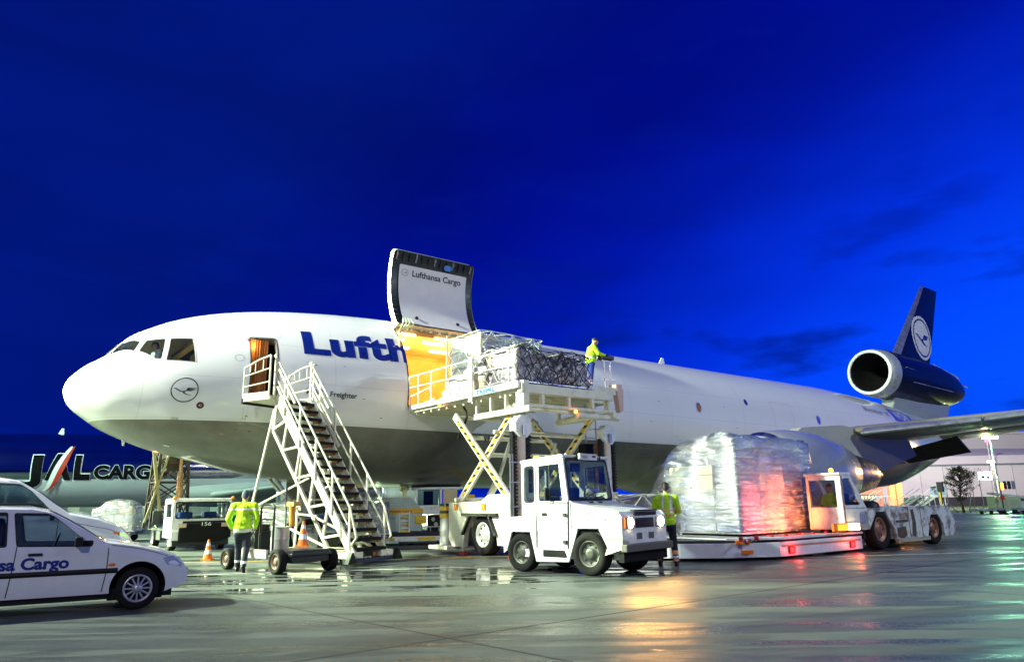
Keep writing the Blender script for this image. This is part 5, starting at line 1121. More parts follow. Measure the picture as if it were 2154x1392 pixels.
def carton_stack(parent, x0, x1, y0, y1, z0, topf, mats_, rows, seed, wmin=.4, wmax=.75, name='carton'):
    """cartons of mixed size laid in courses under the ragged top"""
    rn = random.Random(seed); zc = z0
    for hh in rows:
        y = y0+.03
        while y < y1-.15:
            wy_ = min(rn.uniform(wmin, wmax), y1-.03-y); x = x0+.03
            while x < x1-.15:
                wx_ = min(rn.uniform(wmin, wmax), x1-.03-x); top_ = topf((x+wx_/2-x0)/(x1-x0), (y+wy_/2-y0)/(y1-y0))-.05
                if zc+hh*.4 < top_ and (x < x0+.5 or y < y0+.5 or zc+hh*1.8 > top_):
                    q = MB(); q.b2((x, y, zc), (x+wx_-.02, y+wy_-.02, min(zc+hh-.012, top_))); q.build(name, rn.choice(mats_), parent, bevel=.015)
                x += wx_
            y += wy_
        zc += hh
CB = [mat('carton brown', (0.36, 0.22, 0.12), .7, var=.15), mat('carton tan', (0.46, 0.33, 0.20), .7, var=.15), mat('carton white', (0.62, 0.62, 0.58), .6, var=.1), mat('carton grey', (0.34, 0.35, 0.36), .6, var=.15)]
NETW = mat('pale net webbing', (0.55, 0.56, 0.50), .7); NETD = mat('dark net webbing', (0.02, 0.018, 0.025), .7)
# tall pallet nearest the aircraft
t = thing('cargo_pallet', 'tall frosted white wrapped pallet halfway into the cargo door', 'cargo pallet', W(11.0, 6.0, DZ+.03), AANG, 'pallets riding on the loader deck')
q = MB(); q.b2((-1.5, -1.15, 0), (1.55, 1.2, .03)); q.build('pallet_base', ALU, t)
carton_stack(t, -1.33, .93, -.83, .83, .03, lambda u, v: 1.74-.05*u, [CB[2], CB[2], CB[3], CB[1]], (.45, .42, .44, .42), 2); lump('wrap_film', -1.35, .95, -.85, .85, .03, lambda u, v: 1.74-.05*u, SHELG, t, 2, .015); lump('freight_skirt', -1.45, 1.4, -1.1, 1.1, .03, lambda u, v: .62+.1*math.sin(5*v), FILMW, t, 5, .06)
net('cargo_net', -1.35, .95, -.85, .85, .03, lambda u, v: 1.74-.05*u, NETW, t, .010, .34, .02, 3)
# low netted pallet at the camera end of the deck
t = thing('cargo_pallet', 'low pallet of bundles under a dark tangled net at the edge of the raised deck', 'cargo pallet', W(11.05, 7.95, DZ+.03), AANG, 'pallets riding on the loader deck')
q = MB(); q.b2((-1.6, -.8, 0), (1.30, .85, .03)); q.build('pallet_base', ALU, t)
tf = lambda u, v: .86+.10*math.sin(7*u+1)+.06*math.sin(13*u)-.12*(u > .85)
lump('freight', -1.5, 1.12, -.72, .75, .03, tf, FILMD, t, 9, .07); net('cargo_net', -1.5, 1.12, -.72, .75, .03, tf, NETD, t, .014, .17, .07, 4, 'yYX'); net('pale_net', -1.52, 1.12, -.72, .75, .03, tf, NETW, t, .012, .22, .05, 6, 'xt'); net('net_lashing', -1.52, 1.14, -.76, .75, .03, tf, NETD, t, .012, .24, .14, 12, 'yt')
# ================================================================ low transporter with big wrapped load
tr = thing('pallet_transporter', 'low white roller platform with red tail lamps carrying the big wrapped load', 'pallet transporter', W(15.0, 12.0), AANG)
B = lambda s, l, z: (s-15.0, -(l-12.0), z)
TW = mat('transporter white', (0.72, 0.70, 0.74), .35, coat=.2, dirt=.15)
ol = [(17.3, 13.55), (13.5, 13.55), (12.3, 12.9), (11.55, 12.2), (11.2, 11.2), (11.2, 9.6), (17.3, 9.6)]
q = MB(); q.prism(ol, lambda u, v, t: B(u, v, t), .07, .40); so = q.build('side_skirt', TW, tr, bevel=.015)
q = MB(); q.prism([(17.25, 13.48), (13.55, 13.48), (12.38, 12.83), (11.6, 12.1), (11.3, 11.2), (11.3, 9.7), (17.25, 9.7)], lambda u, v, t: B(u, v, t), .40, .46); q.build('deck', DARK, tr)
q = MB(); q.beam(B(13.6, 13.56, .31), B(17.2, 13.56, .31), .02, .03); q.build('rust_seam', ORB, so)
q = MB(); q.prism([(17.3, 13.60), (13.6, 13.60), (12.3, 12.95), (12.36, 12.88), (13.62, 13.5), (17.3, 13.5)], lambda u, v, t: B(u, v, t), .46, .52); q.build('edge_rail', TW, tr, bevel=.01)
q = MB()
for i in range(26): q.cyl(B(12.6+.18*i, 9.9, .47), B(12.6+.18*i, 13.3, .47), .03, seg=8)
for i in range(8): q.cyl(B(12.3+.6*i, 13.35, .47), B(12.3+.6*i, 13.35, .56), .05, mi=1)
q.build('roller_bed', [STEEL, RED], tr)
for s_ in (13.95, 16.75):
    q = MB(); q.box(B(s_, 13.57, .21), (.22, .05, .15)); q.build('lamp_housing', RED, tr); q = MB(); q.box(B(s_-.03, 13.60, .21), (.12, .03, .11)); q.build('tail_lamp', REDL, tr)
    l_ = lamp('POINT', (0, 0, 0), 9, (1.0, .05, .03), size=.05, name='tail_light'); l_.parent = tr; l_.location = B(s_, 13.75, .2)
for (a, b, z) in (((12.5, 13.06), (12.8, 13.22), .42), ((12.6, 13.13), (12.85, 13.26), .2)): 
    q = MB(); q.beam(B(*a, z), B(*b, z), .03, .08); q.build('side_reflector', ORG, tr)
for s_ in (12.3, 16.2):
    for l_ in (10.2, 12.6): wheel('wheel', B(s_, l_, .16), (0, -1, 0), .16, .14, tr, spokes=5)
t = thing('wrapped_load', 'huge film wrapped rounded freight stack glowing red at its right side', 'wrapped load', W(14.95, 11.05, .55), AANG)
LX0, LX1, LY0, LY1 = -1.42, 2.0, -1.45, 1.45
def ltop(u, v): return 2.52-.05*u-1.5*max(0, (v-.30)/.70)**2.4-.10*max(0, (.15-v)/.15)**2
q = MB(); q.b2((LX0-.08, LY0-.06, 0), (LX1+.05, LY1+.06, .04)); q.build('pallet_base', ALU, t)
rn = random.Random(14)
BC = [mat('carton blue grey', (0.05, 0.07, 0.16), .6, var=.2), mat('carton navy', (0.01, 0.02, 0.12), .6, var=.2), mat('carton pale', (0.26, 0.29, 0.32), .6, var=.2), mat('carton cream', (0.60, 0.56, 0.38), .6, var=.15), mat('carton violet', (0.10, 0.05, 0.14), .6, var=.2)]
zc = .05
for row, hh in enumerate((.62, .55, .50, .45, .30)):
    y = LY0+.06
    while y < LY1-.2:
        wy_ = min(rn.uniform(.7, 1.1), LY1-.06-y); x = LX0+.06
        top_ = ltop(.5, (y+wy_-LY0)/(LY1-LY0))-.06
        while x < LX1-.2:
            wx_ = min(rn.uniform(.7, 1.2), LX1-.06-x)
            if zc+hh*.5 < top_ and (x < LX0+.8 or y < LY0+.7 or zc+hh > 2.0):
                q = MB(); q.b2((x, y, zc), (x+wx_-.02, y+wy_-.02, min(zc+hh-.015, top_))); q.build('carton', BC[rn.choice((0, 0, 1, 1, 2, 2, 4))], t, bevel=.02)
            x += wx_
        y += wy_
    zc += hh
q = MB(); q.b2((LX0-.02, -.72, .98), (LX0+.1, .72, 1.72)); cb_ = q.build('carton', BC[3], t, bevel=.03); q = MB(); q.b2((LX0-.03, -.05, 1.42), (LX0-.02, .20, 1.56)); q.b2((LX0-.03, -.05, 1.12), (LX0-.02, .16, 1.22)); q.build('carton_print', mat('faded print', (0.12, 0.12, 0.12), .6), cb_)
q = MB(); q.b2((-.5, LY0-.02, 1.05), (.6, LY0+.1, 1.60)); cb_ = q.build('carton', BC[2], t, bevel=.03); q = MB(); q.b2((-.22, LY0-.03, 1.2), (.02, LY0-.02, 1.38)); q.build('carton_print', MATS['faded print'], cb_)
lump('wrap_film', LX0-.04, LX1+.03, LY0-.04, LY1+.03, .05, ltop, SHELL, t, 21, .025, .13)
q = MB()
for z in (.3, .62, 1.05, 1.5): q.tube([(LX0-.06, LY1*.5, z-.02), (LX0-.06, LY0-.06, z), (LX1+.04, LY0-.06, z+.02)], .006, 5)
q.build('film_edge', MATS['carton pale'], t)
# ================================================================ rusty tow tractor 0078 behind the load
o78 = thing('tow_tractor', 'worn rusty white tow tractor numbered 0078 with cab at the left', 'tow tractor', W(19.5, 13.4), AANG)
B7 = lambda s, l, z: (s-19.5, -(l-13.2), z)
AR = [(17.05, 1.02), (18.35, 1.12), (22.4, 1.12), (22.75, .74), (22.8, .22), (21.95, .22), (21.95, .55), (21.65, .86), (21.15, .86), (20.85, .25), (18.95, .20), (18.9, .5), (18.45, 1.0), (17.95, 1.0), (17.5, .56), (17.0, .56)]
q = MB(); q.prism(AR, lambda u, v, t: B7(u, t, v), 13.42, 13.50); q.prism(AR, lambda u, v, t: B7(u, t, v), 11.9, 11.98)
q.b2(B7(17.05, 13.42, .95), B7(22.4, 11.98, 1.10)); q.b2(B7(18.9, 13.40, .25), B7(20.9, 12.0, .95)); q.b2(B7(22.3, 13.42, .25), B7(22.74, 11.98, .95)); b7 = q.build('body', WORN, o78, bevel=.01)
q = MB(); q.b2(B7(18.95, 13.53, .16), B7(20.9, 13.45, .26)); q.build('sill', mat('dirty cream sill', (0.40, 0.34, 0.25), .6, dirt=.7), b7)
q = MB(); q.b2(B7(17.5, 13.3, .3), B7(18.92, 13.0, .98)); q.build('wheel_well', BLACK, b7); q = MB(); q.b2(B7(21.0, 13.3, .3), B7(21.9, 13.0, .84)); q.build('wheel_well', BLACK, b7)
for x in (19.75, 20.5): q = MB(); q.b2(B7(x, 13.51, .27), B7(x+.02, 13.49, 1.08)); q.build('panel_gap', ORB, b7)
q = MB(); q.prism([(0, 0), (.22, -.02), (.30, .35), (.22, .75), (.05, .72), (.1, .4)], lambda u, v, t: B7(19.85+u, t, .3+v), 13.505, 13.51); q.prism([(0, 0), (1.1, .04), (1.5, .02), (1.4, -.14), (.1, -.16)], lambda u, v, t: B7(18.95+u*.5, t, .75+v*.4), 13.505, 13.51); q.prism([(0, 0), (.5, .03), (.55, -.2), (.35, -.3), (0, -.25)], lambda u, v, t: B7(19.0+u, t, .55+v), 13.505, 13.51); q.build('rust_patch', mat('dark rust', (0.10, 0.06, 0.035), .8, var=.4, vscale=8), b7)
text('number', '0078', .24, lambda u, v: B7(19.2+u, 13.515, .78+v), mat('rust brown lettering', (0.30, 0.13, 0.03), .5), b7, .004, width=.52)
q = MB(); q.b2(B7(22.74, 12.6, .38), B7(23.35, 12.9, .50)); q.b2(B7(23.3, 12.5, .32), B7(23.42, 13.0, .56)); q.build('tow_hitch', ORB, o78)
for s_, l_, r_ in ((18.2, 13.3, .53), (18.2, 12.1, .53), (21.45, 13.3, .47), (21.45, 12.1, .47)): wheel('wheel', B7(s_, l_, r_), (0, -1 if l_ > 12.7 else 1, 0), r_, .32, o78, rim=mat('rusty rim', (0.28, 0.12, 0.07), .5, .3), spokes=8)
fnc = lambda l_: (lambda u, v, t: B7(u, l_-t, v))
SIDE = [(16.25, .62), (16.25, 1.97), (16.75, 2.0), (17.45, 1.12), (17.45, .58), (16.25, .58)]
for l_ in (13.50, 12.58):
    c_ = plate('cab_side', SIDE, [rpoly([(16.36, 1.2), (16.36, 1.88), (16.70, 1.9), (17.18, 1.2)], .05)], fnc(l_), .05, WHITE, o78)
    q = MB(); q.add([B7(u, l_-.02, v) for u, v in ((16.34, 1.18), (16.34, 1.9), (16.71, 1.92), (17.2, 1.18))], [(0, 1, 2, 3)]); q.build('window', GLASS, c_)
    q = MB(); q.beam(B7(16.31, l_+.01, .6), B7(16.31, l_+.01, 1.95), .012, .02); q.beam(B7(16.31, l_+.01, 1.12), B7(17.4, l_+.01, 1.12), .012, .012); q.build('door_gap', ORB, c_)
q = MB(); q.b2(B7(16.2, 13.52, 1.97), B7(16.78, 12.5, 2.04)); q.build('cab_roof', WHITE, o78, bevel=.02)
q = MB(); q.b2(B7(16.26, 13.45, .6), B7(16.30, 12.6, 1.15)); q.b2(B7(16.26, 13.45, 1.85), B7(16.30, 12.6, 1.98)); q.b2(B7(16.26, 13.45, 1.15), B7(16.30, 13.35, 1.9)); q.b2(B7(16.3, 13.44, .58), B7(17.4, 12.6, .64)); q.build('cab_front', WHITE, o78)
q = MB(); q.add([B7(16.28, 13.36, 1.15), B7(16.28, 12.6, 1.15), B7(16.28, 12.6, 1.86), B7(16.28, 13.36, 1.86)], [(0, 1, 2, 3)]); q.add([B7(16.76, 13.4, 2.0), B7(16.76, 12.6, 2.0), B7(17.44, 12.6, 1.14), B7(17.44, 13.4, 1.14)], [(0, 1, 2, 3)]); q.build('windscreen', GLASS, o78)
q = MB(); q.box(B7(16.72, 13.05, 1.0), (.40, .5, .14)); q.box(B7(16.95, 13.05, 1.25), (.12, .5, .5)); q.build('seat', SEAT, o78, bevel=.04)
q = MB(); q.box(B7(15.98, 13.58, .66), (.40, .1, .15)); q.build('indicator_lamp', emis('orange indicator', (1.0, .35, .03), 2.5), o78); q = MB(); q.box(B7(16.50, 13.58, .66), (.42, .12, .16)); q.build('work_lamp', emis('yellow white lamp', (1.0, .72, .3), 12), o78)
q = MB(); q.b2(B7(15.6, 13.56, .57), B7(16.8, 13.5, .76)); q.build('lamp_bar', ORG, o78)
for s_, l0_, z0_, p_, c_ in ((15.7, 13.45, .75, 420, (1.0, .22, .05)), (14.9, 13.5, .70, 420, (1.0, .08, .07))):
    l_ = lamp('SPOT', (0, 0, 0), p_, c_, size=.08, spot=110, blend=.9, name='load_glow_light'); l_.parent = o78; l_.location = B7(s_, l0_, z0_); l_.rotation_euler = Vector((-.05, 1, .25)).to_track_quat('-Z', 'Y').to_euler()  # two spots added to throw the red and orange glow onto the load
q = MB(); q.sph(B7(16.4, 13.2, 2.1), .06, 10); q.build('beacon', AMBER, o78); q = MB(); q.box(B7(17.15, 13.52, .85), (.24, .02, .2)); q.build('badge_plate', mat('badge blue', (0.25, 0.3, 0.5), .4), b7)
q = MB(); q.beam(B7(22.2, 13.45, 1.1), B7(21.85, 13.6, 1.62), .03); q.beam(B7(22.3, 13.45, .75), B7(22.05, 13.48, 1.5), .05, .03, mi=1); q.box(B7(21.8, 13.62, 1.66), (.10, .16, .30), mi=2); q.build('mirror', [DARK, YEL, BLACK], o78)
q = MB(); q.lathe(B7(17.9, 12.6, 1.1), (0, 0, 1), [(0, .30), (.12, .28), (.2, .15), (.2, .01)], 20); q.lathe(B7(18.8, 12.8, 1.1), (0, 0, 1), [(0, .36), (.12, .34), (.2, .2), (.2, .01)], 20); q.build('air_filter', BLACK, o78)
# ================================================================ white tow tractor in the foreground
TA = R(-41.3); tt = thing('tow_tractor', 'clean white tow tractor with lit headlamps in front of the loader', 'tow tractor', (1.34, 15.8, 0), TA)
HWD = .82
SIDE = [(-1.38, .30), (-1.38, 1.10), (-.85, 1.12), (.36, 1.44), (.42, 1.42), (1.62, 1.14), (1.62, .62), (1.36, .60), (1.34, .36), (1.10, .86), (.60, .86), (.34, .24), (-.50, .22), (-.62, .80), (-1.16, .80), (-1.32, .36)]
q = MB(); S_ = [(-1.40, .36), (-1.40, 1.10), (-.85, 1.12), (-.85, 1.42), (.42, 1.42), (.50, 1.37), (1.55, 1.20), (1.62, 1.12), (1.62, .60), (1.28, .52), (1.08, .88), (.58, .88), (.34, .24), (-.50, .22), (-.66, .80), (-1.16, .80), (-1.30, .42)]
for y0, y1 in ((-HWD, -HWD+.05), (HWD-.05, HWD)): q.prism(S_, lambda u, v, t: (u, t, v), y0, y1)
q.b2((-1.38, -.78, .85), (-.84, .78, 1.07)); q.b2((-.84, -.78, .30), (.38, .78, .45)); q.b2((-1.38, -.78, .4), (-1.33, .78, .9)); q.b2((.3, -.55, .3), (1.5, .55, .85))
bt = q.build('body', WHITE, tt, bevel=.012)
q = MB(); vs = [(.40, -.81, 1.415), (.40, .81, 1.415), (.50, -.81, 1.368), (.50, .81, 1.368), (1.50, -.80, 1.205), (1.50, .80, 1.205), (1.60, -.78, 1.13), (1.60, .78, 1.13)]
q.add(vs, [(0, 1, 3, 2), (2, 3, 5, 4), (4, 5, 7, 6)]); q.b2((1.54, -.80, .60), (1.62, .80, 1.13)); q.build('bonnet', WHITE, tt, bevel=.015)
q = MB(); q.beam((.62, -.825, 1.24), (1.45, -.825, 1.0), .01, .015); q.b2((.42, -.828, .9), (.43, -.822, 1.38)); q.b2((.44, -.826, .885), (1.2, -.822, .895)); q.b2((1.2, -.83, .70), (1.60, -.82, .71)); q.build('panel_gap', DARK, bt)
q = MB(); q.prism([(.68, .98), (.68, 1.20), (1.20, 1.08), (1.30, .98)], lambda u, v, t: (u, t, v), -.832, -.822); q.build('side_grille', mat('pale grille', (0.55, 0.56, 0.55), .5), bt)
q = MB(); q.prism([(-.30, .33), (-.30, .46), (.24, .46), (.30, .33)], lambda u, v, t: (u, t, v), -.835, -.815); q.build('step_recess', BLACK, bt)
q = MB(); q.prism([(1.22, .40), (1.34, .68), (1.62, .68), (1.62, .52)], lambda u, v, t: (u, t, v), -.84, -.60); q.build('fender_step', CREAM, bt)
for xc in ((-.91, .36), (.83, .41)):
    q = MB(); q.b2((xc[0]-.40, -.74, .35), (xc[0]+.40, .74, .84)); q.build('wheel_well', BLACK, bt)
for x, r_ in ((-.91, .385), (.83, .41)):
    for sg in (-1, 1): wheel('wheel', (x, sg*.70, r_), (0, sg, 0), r_, .26, tt, rim=mat('tractor rim grey', (0.06, 0.065, 0.055), .5, .3, dirt=.4), spokes=8)
# cab
cs = [(-.85, 1.05), (-.85, 2.22), (.26, 2.30), (.37, 1.42), (.33, .50), (-.26, .50), (-.30, .82), (-.85, .88)]
H1 = rpoly([(-.76, 1.42), (-.76, 2.12), (-.52, 2.14), (-.52, 1.42)], .07); H2 = rpoly([(-.38, 1.42), (-.38, 2.14), (.16, 2.17), (.23, 1.42)], .03)
for sg in (-1, 1):
    f_ = (lambda sg: (lambda u, v, t: (u, sg*(.835-t-.0*(v > 1.4)), v)))(sg)
    c_ = plate('cab_side', cs, [H1, H2], f_, .045, WHITE, tt, bevel=.006)
    q = MB()
    for hh in (H1, H2): q.add([(u, sg*.812, v) for u, v in hh], [list(range(len(hh)))])
    q.build('window', GLASS, c_)
    q = MB(); k = len(H1); q.add([(u, sg*.838, v) for u, v in grow(H1, .025)]+[(u, sg*.838, v) for u, v in H1], [(i, (i+1) % k, (i+1) % k+k, i+k) for i in range(k)]); q.b2((-.47, sg*.842, .50), (-.455, sg*.834, 2.24)); q.b2((-.47, sg*.842, 1.37), (.34, sg*.834, 1.38)); q.beam((.34, sg*.84, .5), (.37, sg*.84, 1.42), .012, .015)
    q.b2((-.30, sg*.85, 1.13), (-.18, sg*.835, 1.19)); q.b2((-.12, sg*.815, 1.42), (-.10, sg*.82, 2.14)); q.build('window_seal', BLACK, c_)
    for z in (.62, 1.15): q = MB(); q.box((.28, sg*.85, z), (.08, .03, .07)); q.build('door_hinge', DARK, c_)
q = MB(); q.prism([(-.88, 2.21), (-.86, 2.27), (.24, 2.36), (.30, 2.30)], lambda u, v, t: (u, t, v), -.85, .85); rf = q.build('cab_roof', WHITE, tt, bevel=.02)
ws = rpoly([(-.76, 0), (.76, 0), (.74, .84), (-.74, .84)], .09); fw = lambda u, v, t: (.36-.115*v/.84-t, u, 1.43+v)
c_ = plate('windscreen_frame', [(-.83, -.02), (.83, -.02), (.83, .90), (-.83, .90)], [ws], fw, .05, WHITE, tt, bevel=.006)
q = MB(); q.add([fw(u, v, .02) for u, v in ws], [list(range(len(ws)))]); q.build('windscreen', GLASS, c_)
q = MB(); k = len(ws); wo = grow(ws, .0); wi = grow(ws, -.035); q.add([fw(u, v, -.008) for u, v in grow(ws, .02)]+[fw(u, v, -.008) for u, v in wi], [(i, (i+1) % k, (i+1) % k+k, i+k) for i in range(k)]); q.build('windscreen_seal', BLACK, c_)
q = MB()
for a, b in (((-.45, -.02), (.15, .16)), ((-.1, -.02), (.45, .10))): q.beam(fw(*a, -.03), fw(*b, -.03), .012, .02); q.beam(fw(a[0]+.3, -.08, -.05), fw(a[0]+.2, .08, -.04), .015)
for y in (-.2, .12): q.box((.47, y, 1.39), (.14, .05, .03))
q.build('wiper', BLACK, c_)
fr2 = lambda u, v, t: (-.85+t, u, 1.42+v)
c_ = plate('cab_rear', [(-.83, -.4), (.83, -.4), (.83, .8), (-.83, .8)], [rpoly([(-.65, .05), (-.04, .05), (-.04, .68), (-.65, .68)], .05), rpoly([(.04, .05), (.65, .05), (.65, .68), (.04, .68)], .05)], fr2, .04, WHITE, tt)
q = MB(); q.add([fr2(u, v, .02) for u, v in ((-.66, .04), (.66, .04), (.66, .7), (-.66, .7))], [(0, 1, 2, 3)]); q.build('rear_window', GLASS, c_)
q = MB(); q.box((.34, -.05, 2.32), (.05, .62, .13)); sb = q.build('roof_sign', mat('sign pink white', (0.62, 0.58, 0.60), .4), rf); q = MB()
for i in range(3): q.b2((.366, -.33+.04*i, 2.33-.02*i), (.368, -.12+.02*i, 2.338-.02*i))
q.b2((.366, .08, 2.31), (.368, .2, 2.35)); q.build('sign_marks', DARK, sb)
q = MB(); q.cyl((.30, -.46, 2.31), (.36, -.46, 2.31), .035, seg=14); q.cyl((.30, .36, 2.31), (.36, .36, 2.31), .035, seg=14); q.build('roof_lamp', BLACK, rf)
q = MB(); q.cyl((-.62, -.60, 2.26), (-.62, -.60, 2.36), .06); q.build('beacon', AMBER, rf); l_ = lamp('POINT', (0, 0, 0), 12, (1, .35, .05), size=.05, name='beacon_light'); l_.parent = tt; l_.location = (-.62, -.60, 2.48)
q = MB(); q.sph((.1, -.5, 2.36), .035, 8); q.build('roof_knob', WHITE, rf)
q = MB(); q.box((-.1, -.92, 1.55), (.05, .14, .24)); q.beam((.1, -.84, 1.50), (-.08, -.9, 1.52), .02); q.build('mirror', BLACK, tt, bevel=.02)
q = MB(); q.box((-.2, -.35, 1.15), (.48, .46, .14)); q.box((-.42, -.35, 1.45), (.12, .46, .5)); q.build('seat', SEAT, tt, bevel=.04); q = MB(); q.box((-.2, .35, 1.15), (.48, .46, .14)); q.box((-.42, .35, 1.45), (.12, .46, .5)); q.build('seat', SEAT, tt, bevel=.04)
q = MB(); q.b2((.12, -.75, .9), (.33, .75, 1.42)); q.b2((.02, .0, 1.35), (.3, .6, 1.50)); q.build('dashboard', mat('dashboard blue grey', (0.05, 0.08, 0.2), .6), tt, bevel=.02)
q = MB(); q.tube([(.05+.02*math.sin(a), .35+.17*math.cos(a), 1.56+.15*math.sin(a)) for a in [2*pi*i/16 for i in range(17)]], .014); q.build('steering_wheel', BLACK, tt)
q = MB(); q.b2((.05, -.3, 2.02), (.1, -.02, 2.2)); q.build('sun_visor', SEAT, tt)
# front: grille, lamps, bumper
q = MB(); q.b2((1.56, -.42, 1.205), (1.66, .42, 1.235)); q.b2((1.60, -.38, 1.13), (1.635, .42, 1.2)); q.build('top_grille', BLACK, tt)
q = MB()
q.b2((1.615, -.34, .90), (1.64, .30, 1.08))
for i in range(5): q.b2((1.64, -.34, .91+.035*i), (1.655, .30, .92+.035*i), 1)
q.build('front_grille', [BLACK, DARK], tt)
for y in (-.22, .22):
    for i in range(6): q = MB() if i == 0 else q; q.b2((1.622, y-.10+.035*i, .68), (1.63, y-.09+.035*i, .80))
    q.build('vent', BLACK, tt)
for y in (-.58, .56):
    q = MB(); q.box((1.63, y, 1.0), (.05, .34, .20)); q.build('lamp_surround', STEEL, tt, bevel=.01); q = MB(); q.cyl((1.645, y, 1.0), (1.672, y, 1.0), .098, seg=20); q.build('headlamp', HEADL, tt)
    l_ = lamp('SPOT', (0, 0, 0), 170, (1.0, .45, .10), size=.25, spot=150, name='headlight'); l_.parent = tt; l_.location = (1.72, y, .98); l_.rotation_euler = Vector((1, 0, -.30)).to_track_quat('-Z', 'Y').to_euler()
q = MB(); q.box((1.665, -.74, 1.0), (.03, .1, .2)); q.build('indicator', ORG, tt)
q = MB(); q.b2((1.60, -.86, .47), (1.74, .86, .61)); q.build('bumper', mat('bumper grey', (0.10, 0.095, 0.085), .7, dirt=.4), tt, bevel=.02); q = MB(); q.b2((1.50, -.80, .28), (1.62, .80, .46)); q.build('front_skirt', mat('matt black', (0.008, 0.008, 0.008), .85, spec=.2), tt)
q = MB(); q.beam((-1.4, 0, .45), (-1.75, 0, .42), .12, .08); q.cyl((-1.72, 0, .34), (-1.72, 0, .54), .03); q.build('tow_hitch', DARK, tt)
